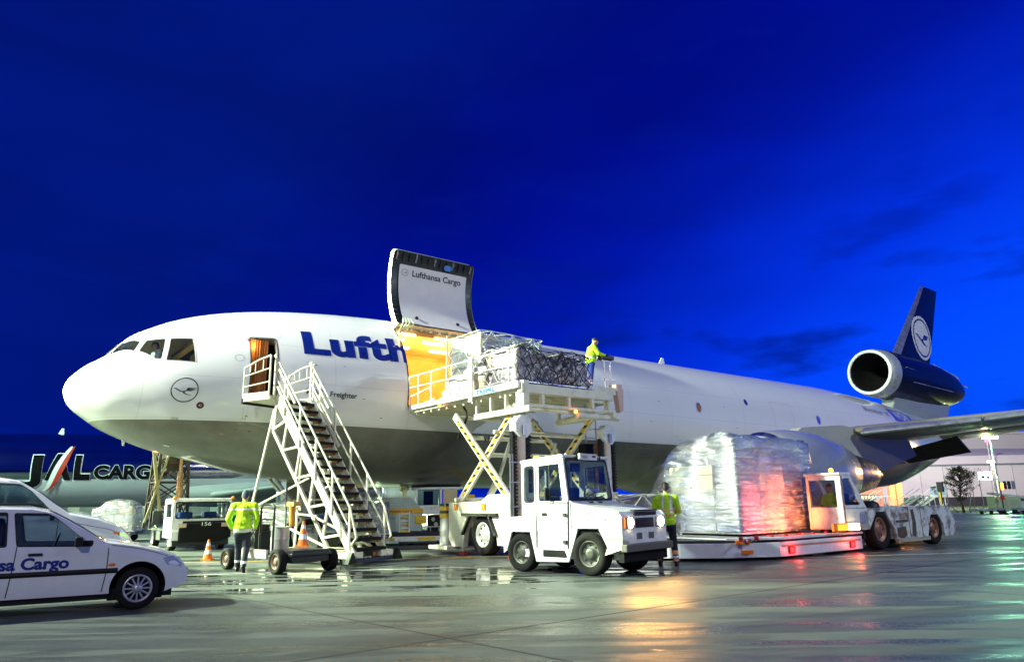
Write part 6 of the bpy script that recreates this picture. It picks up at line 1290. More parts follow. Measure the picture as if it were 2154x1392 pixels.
# ================================================================ cars at the left edge
def interp(pts, x):
    if x <= pts[0][0]: return pts[0][1]
    for a, b in zip(pts[:-1], pts[1:]):
        if a[0] <= x <= b[0]: return a[1]+(b[1]-a[1])*(x-a[0])/(b[0]-a[0])
    return pts[-1][1]
def car(name, label, cat, loc, rz, top, bot, belt, hw, wins, arches, wsx, wr, group=None, rearx=None, wsr=None, tum=.20, paint=None):
    """x forward; top/bot = outlines of the side view; wins = side window polygons; wsx = windscreen (x base, x top)"""
    t_ = thing(name, label, cat, loc, rz, group); pt = paint or CARW
    x0, x1 = top[0][0], top[-1][0]
    xs = sorted(set([x0+(x1-x0)*i/90 for i in range(91)]+[p[0] for p in top]+[p[0] for p in bot]))
    xs = [x for i, x in enumerate(xs) if i == 0 or x-xs[i-1] > 1e-4]
    bz = lambda x: interp(belt, x)
    def hy(x, z):
        d = max(0, (x-(x1-.62))/.62); e = max(0, ((x0+.35)-x)/.35)
        y = hw*(1-.20*d**2.2-.10*e**2)
        b_ = bz(x)
        if z > b_: y -= (z-b_)*tum*1.15+.02
        else: y -= .05*((b_-z)/.6)**2.2+.0
        if z > b_-.08 and z <= b_: y -= .02*(z-b_+.08)/.08
        return y
    bm_ = bmesh.new(); nz_ = 26; V = []
    for x in xs:
        zt_ = interp(top, x); zb_ = interp(bot, x); V.append([bm_.verts.new((x, zb_+(zt_-zb_)*j/nz_, 0)) for j in range(nz_+1)])
    for i in range(len(xs)-1):
        for j in range(nz_): bm_.faces.new((V[i][j], V[i+1][j], V[i+1][j+1], V[i][j+1]))
    for a in arches: cut(bm_, [(a[0]+a[2]*math.cos(2*pi*i/36), a[1]+a[2]*math.sin(2*pi*i/36)) for i in range(36)])
    for w_ in wins: cut(bm_, w_)
    me0 = bpy.data.meshes.new('tmp'); bm_.to_mesh(me0); bm_.free()
    b2_ = bmesh.new()
    for sg in (-1, 1):
        off = len(b2_.verts); nv = [b2_.verts.new((v.co.x, sg*hy(v.co.x, v.co.y), v.co.y)) for v in me0.vertices]
        for p in me0.polygons:
            f = b2_.faces.new([nv[i] for i in p.vertices]); f.smooth = True
    # top skin bonnet, windscreen hole, roof
    xt = []
    for x in xs: xt.append((x, interp(top, x)))
    ny_ = 12; TV = []
    for x, z in xt:
        h_ = hy(x, z); TV.append([b2_.verts.new((x, -h_+2*h_*j/ny_, z+.035*(1-(2*j/ny_-1)**2))) for j in range(ny_+1)])
    for i in range(len(xt)-1):
        xm = (xt[i][0]+xt[i+1][0])/2
        for j in range(ny_):
            glass_ = (wsx[1] < xm < wsx[0] and 0 < j < ny_-1) or (wsr and wsr[0] < xm < wsr[1] and 0 < j < ny_-1)
            if glass_: continue
            f = b2_.faces.new((TV[i][j], TV[i+1][j], TV[i+1][j+1], TV[i][j+1])); f.smooth = True
    # nose and tail caps
    for ii, x in ((len(xs)-1, x1), (0, x0)):
        zt_ = interp(top, x); zb_ = interp(bot, x); L_ = [[b2_.verts.new((x+(.05 if ii else -.03)*(1-(2*k/8-1)**2), (-1+2*k/8)*hy(x, zb_+(zt_-zb_)*j/6), zb_+(zt_-zb_)*j/6)) for k in range(9)] for j in range(7)]
        for j in range(6):
            for k in range(8): b2_.faces.new((L_[j][k], L_[j][k+1], L_[j+1][k+1], L_[j+1][k])).smooth = True
    bmesh.ops.remove_doubles(b2_, verts=b2_.verts, dist=.0006); bmesh.ops.recalc_face_normals(b2_, faces=b2_.faces)
    me_ = bpy.data.meshes.new('body'); b2_.to_mesh(me_); b2_.free(); bpy.data.meshes.remove(me0); me_.materials.append(pt); body_ = link('body', me_, t_)
    for sg in (-1, 1):
        for w_ in wins:
            k = len(w_); q_ = MB(); q_.add([(u, sg*(hy(u, v)-.018), v) for u, v in w_], [list(range(k))]); o_ = q_.build('side_window', DGLASS, t_)
            wo_ = grow(w_, .022); q_ = MB(); q_.add([(u, sg*(hy(u, v)+.003), v) for u, v in wo_]+[(u, sg*(hy(u, v)+.003), v) for u, v in w_]+[(u, sg*(hy(u, v)-.02), v) for u, v in w_], [(i, (i+1) % k, (i+1) % k+k, i+k) for i in range(k)]+[(i+k, (i+1) % k+k, (i+1) % k+2*k, i+2*k) for i in range(k)]); q_.build('window_seal', BLACK, o_)
    def glassy(xa, xb, nm):
        q_ = MB(); vs_ = []
        for i in range(7):
            x = xa+(xb-xa)*i/6; z = interp(top, x); h_ = hy(x, z)*(1-2/ny_)
            vs_ += [(x, -h_+2*h_*j/8, z-.012+.033*(1-(2*j/8-1)**2)) for j in range(9)]
        q_.add(vs_, [(i*9+j, i*9+j+1, (i+1)*9+j+1, (i+1)*9+j) for i in range(6) for j in range(8)], 0, True); q_.build(nm, DGLASS, t_)
    glassy(wsx[1], wsx[0], 'windscreen')
    if wsr: glassy(wsr[0], wsr[1], 'rear_window')
    for a in arches:
        q_ = MB(); n_ = 24; ar = [(a[0]+a[2]*math.cos(pi*i/n_), a[1]+a[2]*math.sin(pi*i/n_)) for i in range(-2, n_+3)]
        for sg in (-1, 1):
            k = len(ar); q_.add([(u, sg*(hy(u, v)-.004), v) for u, v in ar]+[(u, sg*(hw-.5), v) for u, v in ar], [(i, i+1, i+1+k, i+k) for i in range(k-1)]); q_.b2((a[0]-a[2], sg*(hw-.5)-.01, .1), (a[0]+a[2], sg*(hw-.5)+.01, a[1]+a[2]))
        q_.build('wheel_arch', BLACK, t_)
        for sg in (-1, 1): carwheel((a[0], sg*(hw-.12), wr), sg, wr, t_)
    q_ = MB(); q_.b2((x0+.1, -hw+.12, .16), (x1-.2, hw-.12, .30)); q_.build('underbody', BLACK, t_)
    q_ = MB()
    for sx_ in (-.38, .38): q_.box((wsx[1]-.35, sx_, .62), (.5, .48, .16)); q_.box((wsx[1]-.62, sx_, .92), (.14, .48, .62)); q_.box((wsx[1]-.64, sx_, 1.22), (.1, .26, .16))
    q_.build('seat', mat('car seat grey', (0.03, 0.04, 0.07), .8), t_, bevel=.04)
    q_ = MB(); q_.b2((wsx[0]-.38, -hw+.14, .55), (wsx[0]-.05, hw-.14, bz(wsx[0])-.06)); q_.build('dashboard', mat('car dashboard', (0.03, 0.035, 0.06), .6), t_, bevel=.03)
    q_ = MB(); c0 = Vector((wsx[0]-.62, .36, bz(wsx[0])-.03)); q_.tube([c0+Vector((.05*math.sin(a_), .19*math.cos(a_), .18*math.sin(a_))) for a_ in [2*pi*i/18 for i in range(19)]], .015); q_.build('steering_wheel', BLACK, t_)
    return t_, hy
def carwheel(c, sg, r, parent):
    c = Vector(c); ax = (0, sg, 0)
    q_ = MB(); q_.lathe(c, ax, [(-.09, r*.6), (-.1, r*.9), (-.08, r*.98), (0, r), (.08, r*.98), (.1, r*.9), (.09, r*.66)], 36); w_ = q_.build('wheel', RUB, parent)
    q_ = MB(); q_.lathe(c, ax, [(.04, .01), (.04, r*.66)], 36, 1); q_.lathe(c, ax, [(.085, r*.68), (.10, r*.64), (.095, r*.58), (.06, r*.55)], 36); q_.lathe(c, ax, [(.06, r*.24), (.10, r*.20), (.11, r*.05), (.11, .002)], 20)
    for i in range(12):
        a = 2*pi*i/12; d = Vector((math.cos(a), 0, math.sin(a))); q_.beam(c+Vector((0, sg*.085, 0))+d*r*.15, c+Vector((0, sg*.075, 0))+d*r*.6, .022, .022, up=(0, 1, 0))
    q_.build('rim', [mat('hubcap silver', (0.5, 0.5, 0.55), .35, .6), BLACK], w_)
topw = [(-3.55, .55), (-3.5, .95), (-3.3, 1.30), (-3.1, 1.40), (-2.6, 1.43), (-1.9, 1.44), (-1.45, 1.425), (-1.18, 1.37), (-.98, 1.26), (-.75, 1.12), (-.55, .985), (-.46, .94), (-.30, .915), (.0, .86), (.28, .78), (.50, .68), (.60, .60), (.66, .50), (.66, .42)]
botw = [(-3.55, .40), (-3.0, .24), (-.30, .24), (.34, .22), (.64, .32), (.66, .38)]
beltw = [(-3.5, .98), (-1.6, .94), (-.6, .91), (-.3, .90), (.66, .62)]
Wn1 = rpoly([(-1.60, 1.36), (-1.52, .945), (-.64, .915), (-1.12, 1.30), (-1.22, 1.35)], .03, 2); Wn2 = rpoly([(-2.5, 1.37), (-2.55, .955), (-1.66, .945), (-1.70, 1.365)], .03, 2); Wn3 = rpoly([(-3.2, 1.32), (-3.3, .98), (-2.62, .96), (-2.58, 1.36)], .03, 2)
cl_ = Vector((-5.45, 10.96, 0)); ca_ = R(30); hwc = .82
cc = cl_+Vector((-math.sin(ca_), math.cos(ca_), 0))*hwc
c1, hy1 = car('estate_car', 'white estate car with cargo airline lettering and black side strip nearest the camera', 'car', cc, ca_, topw, botw, beltw, hwc, [Wn1, Wn2, Wn3], [(0, .30, .365), (-2.5, .30, .365)], (-.50, -1.20), .29, 'white cars parked at the left edge', wsr=(-3.48, -3.15))
hm = lambda o=0: (lambda u, v: (u, -hy1(u, v)-o, v))
for x in (-.42, -1.56):
    q = MB()
    pts = [(x-.02+(.0 if x > -1 else .06*math.sin((z-.3)*2)), z) for z in [.27+.05*i for i in range(13 if x > -1 else 22)]]
    if x > -1: pts = [(x+.0-.14*max(0, (.55-z)), z) for z in [.27+.05*i for i in range(13)]]
    q.tube([(u, -hy1(u, v)-.001, v) for u, v in pts], .006, 5); q.build('door_gap', DARK, c1)
q = MB(); q.tube([(x, -hy1(x, interp(topw, x)-.03)+.0, interp(topw, x)-.025) for x in (-.38, -.2, .0, .2, .36)], .005, 5); q.build('bonnet_gap', DARK, c1)
q = MB(); n = 24; vs = []
for i in range(n+1):
    x = -3.3+(3.3-.28)*i/n; vs += [(x, -hy1(x, .52)-.006, .52), (x, -hy1(x, .58)-.016, .55), (x, -hy1(x, .58)-.006, .59)]
q.add(vs, [(i*3+j, i*3+3+j, i*3+4+j, i*3+1+j) for i in range(n) for j in range(2)]); q.build('rub_strip', BLACK, c1)
q = MB(); q.box((-1.30, -hy1(-1.3, .81)-.012, .815), (.17, .03, .035)); q.box((-2.35, -hy1(-2.3, .81)-.012, .815), (.17, .03, .035)); q.build('door_handle', BLACK, c1, bevel=.012)
q = MB(); q.box((-.80, -hy1(-.8, .95)-.10, .97), (.10, .20, .13)); q.b2((-.86, -hy1(-.8, .95)-.02, .90), (-.62, -hy1(-.8, .95)+.02, .98)); q.build('mirror', BLACK, c1, bevel=.03)
q = MB(); q.sph((-.36, -hy1(-.36, .62)-.002, .635), .05, 12, 0, (1, .18, .45)); q.build('side_indicator', ORG, c1)
q = MB(); vs = []; pr = [(.30, .70), (.44, .725), (.58, .60), (.56, .555), (.36, .60)]; q.add([(u, -hy1(u, v)-.006, v) for u, v in pr], [list(range(5))]); q.build('headlight', mat('headlight lens', (0.45, 0.5, 0.55), .1, .3, coat=1), c1); q = MB(); q.add([(u, hy1(u, v)+.006, v) for u, v in pr], [list(range(5))]); q.build('headlight', MATS['headlight lens'], c1)
for sg in (-1, 1):
    q = MB(); q.tube([(-1.3, sg*.52, 1.45), (-1.45, sg*.54, 1.49), (-3.0, sg*.54, 1.49), (-3.15, sg*.52, 1.44)], .016); q.build('roof_rail', BLACK, c1)
text('door_lettering', 'Lufthansa Cargo', .21, lambda u, v: (-2.37+u*1.0, -hy1(-2.37+u, .625+v)-.006, .625+v), NAVY, c1, .034, step=.1, width=1.48)
topv = [(-4.2, .6), (-4.15, 1.3), (-4.0, 1.84), (-3.4, 1.90), (-2.3, 1.90), (-1.75, 1.82), (-1.35, 1.60), (-.95, 1.32), (-.72, 1.18), (-.5, 1.13), (-.1, 1.05), (.35, .88), (.58, .68), (.68, .5), (.68, .42)]
beltv = [(-4.0, 1.18), (-1.0, 1.12), (-.6, 1.08), (.68, .62)]
V1 = rpoly([(-2.2, 1.78), (-2.15, 1.18), (-.98, 1.16), (-1.5, 1.63), (-1.72, 1.75)], .03, 2); V2 = rpoly([(-3.4, 1.80), (-3.45, 1.20), (-2.28, 1.18), (-2.3, 1.80)], .03, 2)
cv = Vector((-9.95, 18.0, 0)); c2, hy2 = car('people_carrier', 'white people carrier standing behind the lettered estate car', 'car', cv, R(30), topv, botw[:0]+[(-4.2, .4), (-3.6, .26), (-.3, .26), (.34, .24), (.66, .34), (.68, .4)], beltv, .86, [V1, V2], [(0, .31, .37), (-2.8, .31, .37)], (-.75, -1.68), .31, 'white cars parked at the left edge')
c2.scale = (1, 1, 1.12)
q = MB(); q.box((-1.02, -hy2(-1, 1.05)-.10, 1.12), (.1, .2, .15)); q.build('mirror', BLACK, c2, bevel=.03); pr = [(.36, .78), (.50, .74), (.62, .58), (.60, .50), (.40, .56)]
q = MB(); q.add([(u, -hy2(u, v)-.008, v) for u, v in pr], [list(range(5))]); q.build('headlight', MATS['headlight lens'], c2); pr = [(.22, .80), (.35, .78), (.39, .56), (.28, .58)]; q = MB(); q.add([(u, -hy2(u, v)-.008, v) for u, v in pr], [list(range(4))]); q.build('indicator', ORG, c2)
q = MB(); q.tube([(x, -hy2(x, z)-.001, z) for x, z in ((-.85, 1.05), (-.45, .96), (.15, .84), (.34, .76), (.33, .6))], .006, 5); q.build('bonnet_gap', DARK, c2); q = MB(); q.tube([(-.9, -hy2(-.9, .9)-.001, z) for z in (.35, .6, .9, 1.04)], .006, 5); q.build('door_gap', DARK, c2)
# ================================================================ white cab service truck 156
ta = R(-54); tk = thing('service_truck', 'white cab service truck numbered 156 with a dark front under the nose', 'truck', (-11.15, 26.0, 0), ta)
# x forward (towards the camera), y left
fk = lambda u, v, t: (1.0-t-.08*max(0, v-1.05), u, v)
OT = rpoly([(-.95, .62), (-.95, 1.60), (-.84, 1.68), (.84, 1.68), (.95, 1.60), (.95, .62)], .04); WS = rpoly([(-.86, 1.05), (-.86, 1.58), (.86, 1.58), (.86, 1.05)], .07)
c_ = plate('cab_front', OT, [WS], fk, .06, WHITE, tk, bevel=.01); q = MB(); q.add([fk(u, v, .03) for u, v in WS], [list(range(len(WS)))]); q.build('windscreen', GLASS, c_)
q = MB(); k = len(WS); q.add([fk(u, v, -.006) for u, v in grow(WS, .012)]+[fk(u, v, -.006) for u, v in grow(WS, -.03)], [(i, (i+1) % k, (i+1) % k+k, i+k) for i in range(k)]); q.beam((1.04, -.5, 1.02), (1.02, -.1, 1.10), .012); q.beam((1.04, .2, 1.02), (1.02, .6, 1.10), .012); q.build('windscreen_seal', BLACK, c_)
for sg in (-1, 1):
    f_ = (lambda sg: (lambda u, v, t: (u, sg*(.95-t), v)))(sg); hh = rpoly([(-.1, 1.08), (-.1, 1.52), (.78, 1.55), (.84, 1.08)], .05)
    c_ = plate('cab_side', [(-.35, .42), (-.35, 1.62), (.93, 1.66), (1.0, 1.05), (1.0, .75), (.75, .42)], [hh], f_, .05, WHITE, tk); q = MB(); q.add([(u, sg*.93, v) for u, v in hh], [list(range(len(hh)))]); q.build('window', GLASS, c_)
q = MB(); q.b2((-.38, -.94, 1.62), (.95, .94, 1.70)); q.build('cab_roof', WHITE, tk, bevel=.03); q = MB(); q.b2((-.38, -.92, .4), (-.33, .92, 1.1)); q.b2((-.38, -.92, 1.1), (-.33, -.8, 1.62)); q.b2((-.38, .8, 1.1), (-.33, .92, 1.62)); q.build('cab_rear', WHITE, tk)
q = MB(); q.b2((.92, -.62, .70), (1.04, .93, .96)); q.prism([(-.72, .30), (-.72, .72), (-.62, .90), (.93, .90), (.95, .40), (.6, .28)], lambda u, v, t: (1.0+t, u, v), -.2, .06); fp = q.build('front_panel', mat('matt black', (0.008, 0.008, 0.008), .85, spec=.2), tk, bevel=.02)
q = MB(); q.b2((.80, -.95, .34), (1.02, -.73, .66)); q.build('cab_corner', WHITE, tk, bevel=.01)
text('number', '156', .17, lambda u, v: (1.068, -.02+u, .80+v), WINK, fp, .006, width=.30)
for y in (-.68, .80): q = MB(); q.box((1.06, y*.92, .82), (.02, .24, .13)); q.build('headlamp', mat('dull headlamp lens', (0.55, 0.4, 0.32), .15, .4), fp)
q = MB(); q.b2((.6, -.9, .16), (.98, .9, .36)); q.b2((-3.4, -.4, .45), (.4, .4, .65)); q.b2((-3.4, -.9, .62), (-.5, .9, .70)); q.b2((-1.7, -.9, .3), (-1.0, -.45, .6)); q.build('chassis', DARK, tk)
for x in (.35, -2.5):
    for sg in (-1, 1): wheel('wheel', (x, sg*.78, .33), (0, sg, 0), .33, .22, tk, spokes=6)
    q = MB(); 
    for sg in (-1, 1): q.tube([(x+.42*math.cos(a), sg*.8, .36+.4*math.sin(a)) for a in [pi*i/8 for i in range(9)]], .04)
    q.build('mudguard', BLACK, tk)
q = MB(); q.b2((-.8, -1.25, .85), (-.65, -.95, 1.3)); q.build('mirror', BLACK, tk, bevel=.02)
for y in (-.9, .98): q = MB(); q.sph((.9, y, 1.70), .07, 10); q.build('roof_lamp', ORG, tk)
q = MB(); q.box((.2, -.4, .95), (.4, .45, .6)); q.box((.2, .4, .95), (.4, .45, .6)); q.build('seat', SEAT, tk, bevel=.05)
# lattice lifting mast on the truck chassis
q = MB(); base = [(-1.0, -1.25), (-1.0, -.05), (-2.2, -.05), (-2.2, -1.25)]; H0, H1_ = .7, 3.9
for (x, y) in base: q.beam((x, y, H0), (x*1.0, -.65+(y+.65)*.72, H1_), .10)
for z0_, z1_ in ((.9, 1.6), (1.6, 2.3), (2.3, 3.0), (3.0, 3.7)):
    for (a, b) in ((0, 1), (1, 2), (2, 3), (3, 0)):
        k0 = 1-.28*(z0_-H0)/(H1_-H0); k1 = 1-.28*(z1_-H0)/(H1_-H0)
        Y_ = lambda i, k: -.65+(base[i][1]+.65)*k; q.beam((base[a][0], Y_(a, k0), z0_), (base[b][0], Y_(b, k1), z1_), .045); q.beam((base[b][0], Y_(b, k0), z0_), (base[a][0], Y_(a, k1), z1_), .045); q.beam((base[a][0], Y_(a, k1), z1_), (base[b][0], Y_(b, k1), z1_), .05)
q.b2((-2.2, -.85, 2.7), (-1.2, -.3, 3.9)); mo = q.build('lattice_mast', mat('mast dark paint', (0.03, 0.02, 0.015), .35, .5), tk)
q = MB(); q.cyl((-.92, -.40, 1.5), (-.92, -.42, 2.6), .11); q.cyl((-.92, -.42, 2.6), (-.92, -.44, 3.3), .06); q.build('lift_cylinder', mat('orange lit cylinder', (0.35, 0.20, 0.10), .3, .8), mo)  # silver rod; orange lamp light is put into its metal colour
q = MB(); q.beam((-.95, -.95, 1.0), (-.95, -1.5, 4.2), .10); q.beam((-.95, -1.45, .9), (-.95, -.7, 3.9), .07); q.build('lift_strut', mat('strut olive paint', (0.13, 0.11, 0.05), .4), mo)
lamp('POINT', (-13.2, 26.2, 2.2), 30, (1.0, .35, .12), size=.1, name='mast_work_light')
# ================================================================ equipment cart, cones
ct = thing('equipment_cart', 'dark four wheel trailer with a drum and hand truck standing left of the stairs', 'equipment cart', (-5.35, 17.15, 0), R(-42))
q = MB(); q.b2((-1.35, -.50, .36), (1.3, .50, .42)); q.b2((.6, -.45, .22), (1.25, .45, .48)); q.build('cart_bed', DARK, ct, bevel=.01); q = MB(); q.b2((-.75, -.62, .30), (.45, -.57, .48)); q.build('side_board', CREAM, ct)
for x, y, r_ in ((-1.25, -.6, .24), (.95, -.62, .26), (-1.0, .6, .24), (1.05, .6, .24)): wheel('wheel', (x, y, r_), (0, -1 if y < 0 else 1, 0), r_, .18, ct, spokes=5, rim=mat('dull brown rim', (0.10, 0.05, 0.03), .6))
q = MB(); q.tube([(.5, -.5, .30), (.5, -.5, 1.38), (.42, -.5, 1.44), (0.02, -.5, 1.44), (-.06, -.5, 1.38), (-.06, -.5, .3)], .026); q.beam((-.06, -.5, 1.12), (.5, -.5, 1.12), .04); q.build('push_frame', DARK, ct)
q = MB(); q.cyl((.2, -.15, .44), (.2, -.15, .95), .2, seg=22); q.lathe((.2, -.15, .66), (0, 0, 1), [(0, .205), (.03, .21), (.06, .205)], 22); q.build('drum', mat('drum grey', (0.35, 0.36, 0.34), .45, .3), ct)
q = MB(); q.cyl((.1, .2, .95), (.15, .15, 1.45), .07); q.b2((-.02, .1, 1.4), (.28, .3, 1.5)); q.build('pump_arm', mat('ochre paint', (0.6, 0.30, 0.05), .4), ct)
q = MB(); q.b2((-1.15, -.35, .44), (-.55, .25, .85)); q.b2((-1.05, -.25, .85), (-.7, .1, 1.0)); q.cyl((-.9, -.1, 1.0), (-.85, -.1, 1.12), .04); 
for k in range(4): q.tube([(-1.15+.15*k, -.37, .5), (-1.1+.15*k, -.42, .75), (-1.0+.12*k, -.3, .9)], .02)
q.build('compressor', BLACK, ct, bevel=.02)
q = MB(); q.beam((-.35, .3, .44), (-.55, .4, 1.95), .035); q.beam((-.5, .38, 1.6), (-1.0, .3, 1.35), .03); q.build('drawbar', DARK, ct)
def cone(loc, lab):
    t_ = thing('traffic_cone', lab, 'traffic cone', loc, 0, 'orange and white traffic cones'); q = MB(); q.box((0, 0, .015), (.28, .28, .03)); q.build('base', ORG, t_)
    o_ = None
    for z0_, z1_, m_, nm in ((.03, .16, ORG, 'lower_band'), (.16, .27, WINK, 'white_band'), (.27, .38, ORG, 'middle_band'), (.38, .46, WINK, 'white_band'), (.46, .54, ORG, 'cone_tip')):
        q = MB(); rr_ = lambda z: .115-.17*z+.0; q.cyl((0, 0, z0_), (0, 0, z1_), .125-.185*z0_, .125-.185*z1_, 20); q.build(nm, m_, t_)
cone((-8.45, 20.7, 0), 'striped traffic cone on the ground in front of truck 156'); cone(tuple(Vector((-5.35, 17.15, .53))+Vector((math.cos(R(-42)), math.sin(R(-42)), 0))*.9), 'traffic cone standing on the equipment cart beside the stairs')
# ================================================================ freight and gear in the middle distance
def pal(lab, loc, rz, dx, dy, h, m_, seed, tf=None, netm=None, dolly=True, grp='netted and wrapped pallets on dollies behind', cell=.3, nm='cargo_pallet'):
    z0 = .42 if dolly else 0; t_ = thing(nm, lab, 'cargo pallet', (loc[0], loc[1], z0), rz, grp); q = MB(); q.b2((-dx/2-.08, -dy/2-.08, 0), (dx/2+.08, dy/2+.08, .04)); q.build('pallet_base', ALU, t_)
    f = tf or (lambda u, v: h+.04*math.sin(9*u+seed)); carton_stack(t_, -dx/2, dx/2, -dy/2, dy/2, .04, f, [CB[0], CB[1], CB[2]] if m_ is CART else [CB[2], CB[3], CB[1]], (.36, .34, .36, .30, .3), seed, .3, .6); lump('wrap_film', -dx/2-.02, dx/2+.02, -dy/2-.02, dy/2+.02, .04, f, SHELG, t_, seed, .03, .2)
    if netm: net('cargo_net', -dx/2, dx/2, -dy/2, dy/2, .04, f, netm, t_, .014, cell, .03, seed)
    if dolly: DL.append((loc[0], loc[1], rz, dx, dy))
DL = []
pal('bulky clear wrapped pallet left of truck 156', (-17.6, 33.0), R(15), 1.7, 1.8, 1.15, FILMG, 31, lambda u, v: .95+.40*math.sin(pi*min(max((u-.15)/.85, 0), 1))**.6)
pal('small pale wrapped pallet below the jumbo engine behind the stairs', (-9.4, 29.5), R(10), 1.9, 1.8, .95, FILMG, 33, lambda u, v: .8+.3*math.sin(pi*u))
pal('pale netted pallet seen between the stair rails', (-5.2, 25.5), R(20), 1.5, 1.5, 1.1, FILMG, 35, None, NETW)
pal('low netted cartons pallet just behind the front tractor bonnet', (4.1, 20.9), R(8), 2.9, 1.8, 1.02, CART, 37, None, NETW)
pal('small brown carton pallet far left in front of the jumbo', (-20.5, 34.5), R(12), 1.3, 1.4, .8, FILMG, 41)
for i, (x, y, rz, dx, dy) in enumerate(DL):
    lab = ('dolly under the bulky wrapped pallet', 'dolly under the small pale wrapped pallet', 'dolly under the netted pallet between the stair rails', 'dolly under the netted cartons behind the tractor bonnet', 'dolly under the small carton pallet at far left')[i]
    t_ = thing('pallet_dolly', lab, 'dolly', (x, y, 0), rz, 'dollies under the loads behind'); q = MB(); q.b2((-dx/2-.1, -dy/2-.1, .30), (dx/2+.1, dy/2+.1, .42)); q.build('deck', DARK, t_)
    q = MB()
    for k in range(8): q.cyl((-dx/2+dx*(k+.5)/8, -dy/2-.12, .36), (-dx/2+dx*(k+.5)/8, -dy/2-.10, .36), .04, seg=8)
    q.build('roller_end', STEEL, t_)
    for sx_ in (-1, 1):
        for sy_ in (-1, 1): q = MB(); q.cyl((sx_*dx*.35, sy_*dy*.4-.05, .15), (sx_*dx*.35, sy_*dy*.4+.05, .15), .15, seg=16); q.build('wheel', RUB, t_)
# igloo container on a low white transporter
ig = thing('air_container', 'grey green air freight container with an orange name band', 'air container', (-4.35, 27.0, .46), R(18))
CG = mat('container green grey', (0.40, 0.47, 0.42), .5, var=.15, bump=.3, bscale=3); CG2 = mat('container silver brown', (0.36, 0.31, 0.29), .35, .4, var=.3)
q = MB(); q.prism([(-.85, 0), (.85, 0), (.85, .78), (.45, 1.18), (-.55, 1.18), (-.85, .80)], lambda u, v, t: (u, t, v), -.7, .7); igs = q.build('shell', CG, ig, bevel=.02)
q = MB(); q.b2((.86, -.68, .03), (.88, .68, .76)); q.build('end_panel', CG2, igs)
q = MB(); q.b2((-.86, -.715, .62), (.86, -.70, .78)); q.b2((.885, -.69, .62), (.895, .69, .78)); bd_ = q.build('name_band', mat('orange yellow band', (0.8, 0.40, 0.02), .4), igs)
text('band_lettering', 'Lufthansa Cargo', .10, lambda u, v: (-.45+u, -.72, .665+v), INK, bd_, .01, width=.95); text('band_lettering', 'Lufthansa', .12, lambda u, v: (.90, -.5+u, .66+v), INK, bd_, .01, width=.9); text('serial_lettering', 'AKH     LH', .07, lambda u, v: (-.3+u, -.715, .44+v), INK, igs, .005, width=.5)
tr2 = thing('container_transporter', 'low white transporter under the air freight container', 'pallet transporter', (-4.6, 26.9, 0), R(14)); q = MB(); q.b2((-2.3, -1.0, .14), (2.3, 1.0, .30)); q.build('deck', WHITE, tr2); q = MB(); q.b2((-2.2, -.9, .30), (2.2, .9, .44)); q.build('roller_frame', DARK, tr2); q = MB(); q.b2((1.0, -1.01, .17), (1.6, -1.0, .27)); q.b2((-.2, -1.01, .18), (.2, -1.0, .26)); q.build('reflector', YEL, tr2)
for x in (-1.8, 1.8): wheel('wheel', (x, -.85, .14), (0, -1, 0), .14, .12, tr2, spokes=5)
oc = thing('orange_bin', 'salmon orange rounded bin left of the air freight container', 'bin', (-6.15, 29.0, .35), 0); q = MB(); q.lathe((0, 0, 0), (0, 0, 1), [(0, .01), (0, .3), (.15, .36), (.7, .36), (.85, .3), (.95, .1), (.95, .01)], 22); q.build('bin_body', mat('salmon plastic', (0.75, 0.28, 0.16), .45), oc); q = MB(); q.b2((-.35, -.35, -.35), (.35, .35, -.25)); 
for a in (-.3, .3): q.b2((a-.03, -.3, -.27), (a+.03, .3, .03))
q.build('stand', DARK, oc)
# second, lowered loader beyond the belly
L2 = thing('cargo_loader', 'smaller white and yellow loader with glazed cab standing beyond the aircraft belly', 'cargo loader', (-2.9, 27.3, 0), R(8))
q = MB(); q.b2((-.9, -.6, 1.02), (.95, .6, 1.22)); q.b2((-.75, -.6, 1.22), (-.68, .6, 1.95)); q.b2((.12, -.6, 1.22), (.20, .6, 1.95)); q.b2((-.9, -.6, 1.9), (.95, .6, 1.98)); q.b2((-.68, -.58, 1.22), (.12, -.52, 1.35)); cb = q.build('cab', WHITE, L2, bevel=.01); q = MB(); q.b2((-.67, -.56, 1.35), (.12, -.55, 1.9)); q.build('window', GLASS, cb); q = MB(); q.b2((.25, -.59, 1.3), (.75, -.55, 1.88)); q.build('side_door', mat('tan panel', (0.62, 0.48, 0.28), .5), cb); q = MB(); q.b2((-.45, .0, 1.3), (-.1, .3, 1.85)); q.build('seat', BLACK, cb)
q = MB(); q.cyl((-1.15, -.6, .1), (-1.15, -.6, 1.95), .08); q.cyl((-1.15, -.6, 1.85), (-1.15, -.6, 2.05), .16); q.build('column', mat('pale yellow paint', (0.7, 0.66, 0.35), .45), L2)
q = MB()
for x in (-1.3, -.95): q.beam((x, -.75, .05), (x, -.75, 1.15), .05)
for k in range(9): q.beam((-1.3, -.75, .1+.12*k), (-.95, -.75, .1+.12*k), .03, .05, mi=k % 2)
q.build('ladder', [WHITE, YEL], L2)
q = MB(); q.b2((-.75, -.7, .72), (-.35, -.4, 1.0)); q.build('yellow_box', YEL, L2, bevel=.01); q = MB(); q.b2((.9, -.5, .5), (1.4, .4, 1.7)); q.build('yellow_panel', YEL, L2, bevel=.01)
q = MB(); q.b2((-.3, -.3, .3), (.9, .5, 1.0)); q.build('engine_block', BLACK, L2); q = MB()
for x, z in ((-.1, .85), (.0, .68), (.25, .8), (.15, .5), (.4, .42)): q.cyl((x, -.32, z), (x, -.42, z), .07, seg=12)
for x in (-.6, -.2, .2, .6): q.beam((x, -.5, .05), (x, -.5, .6), .03)
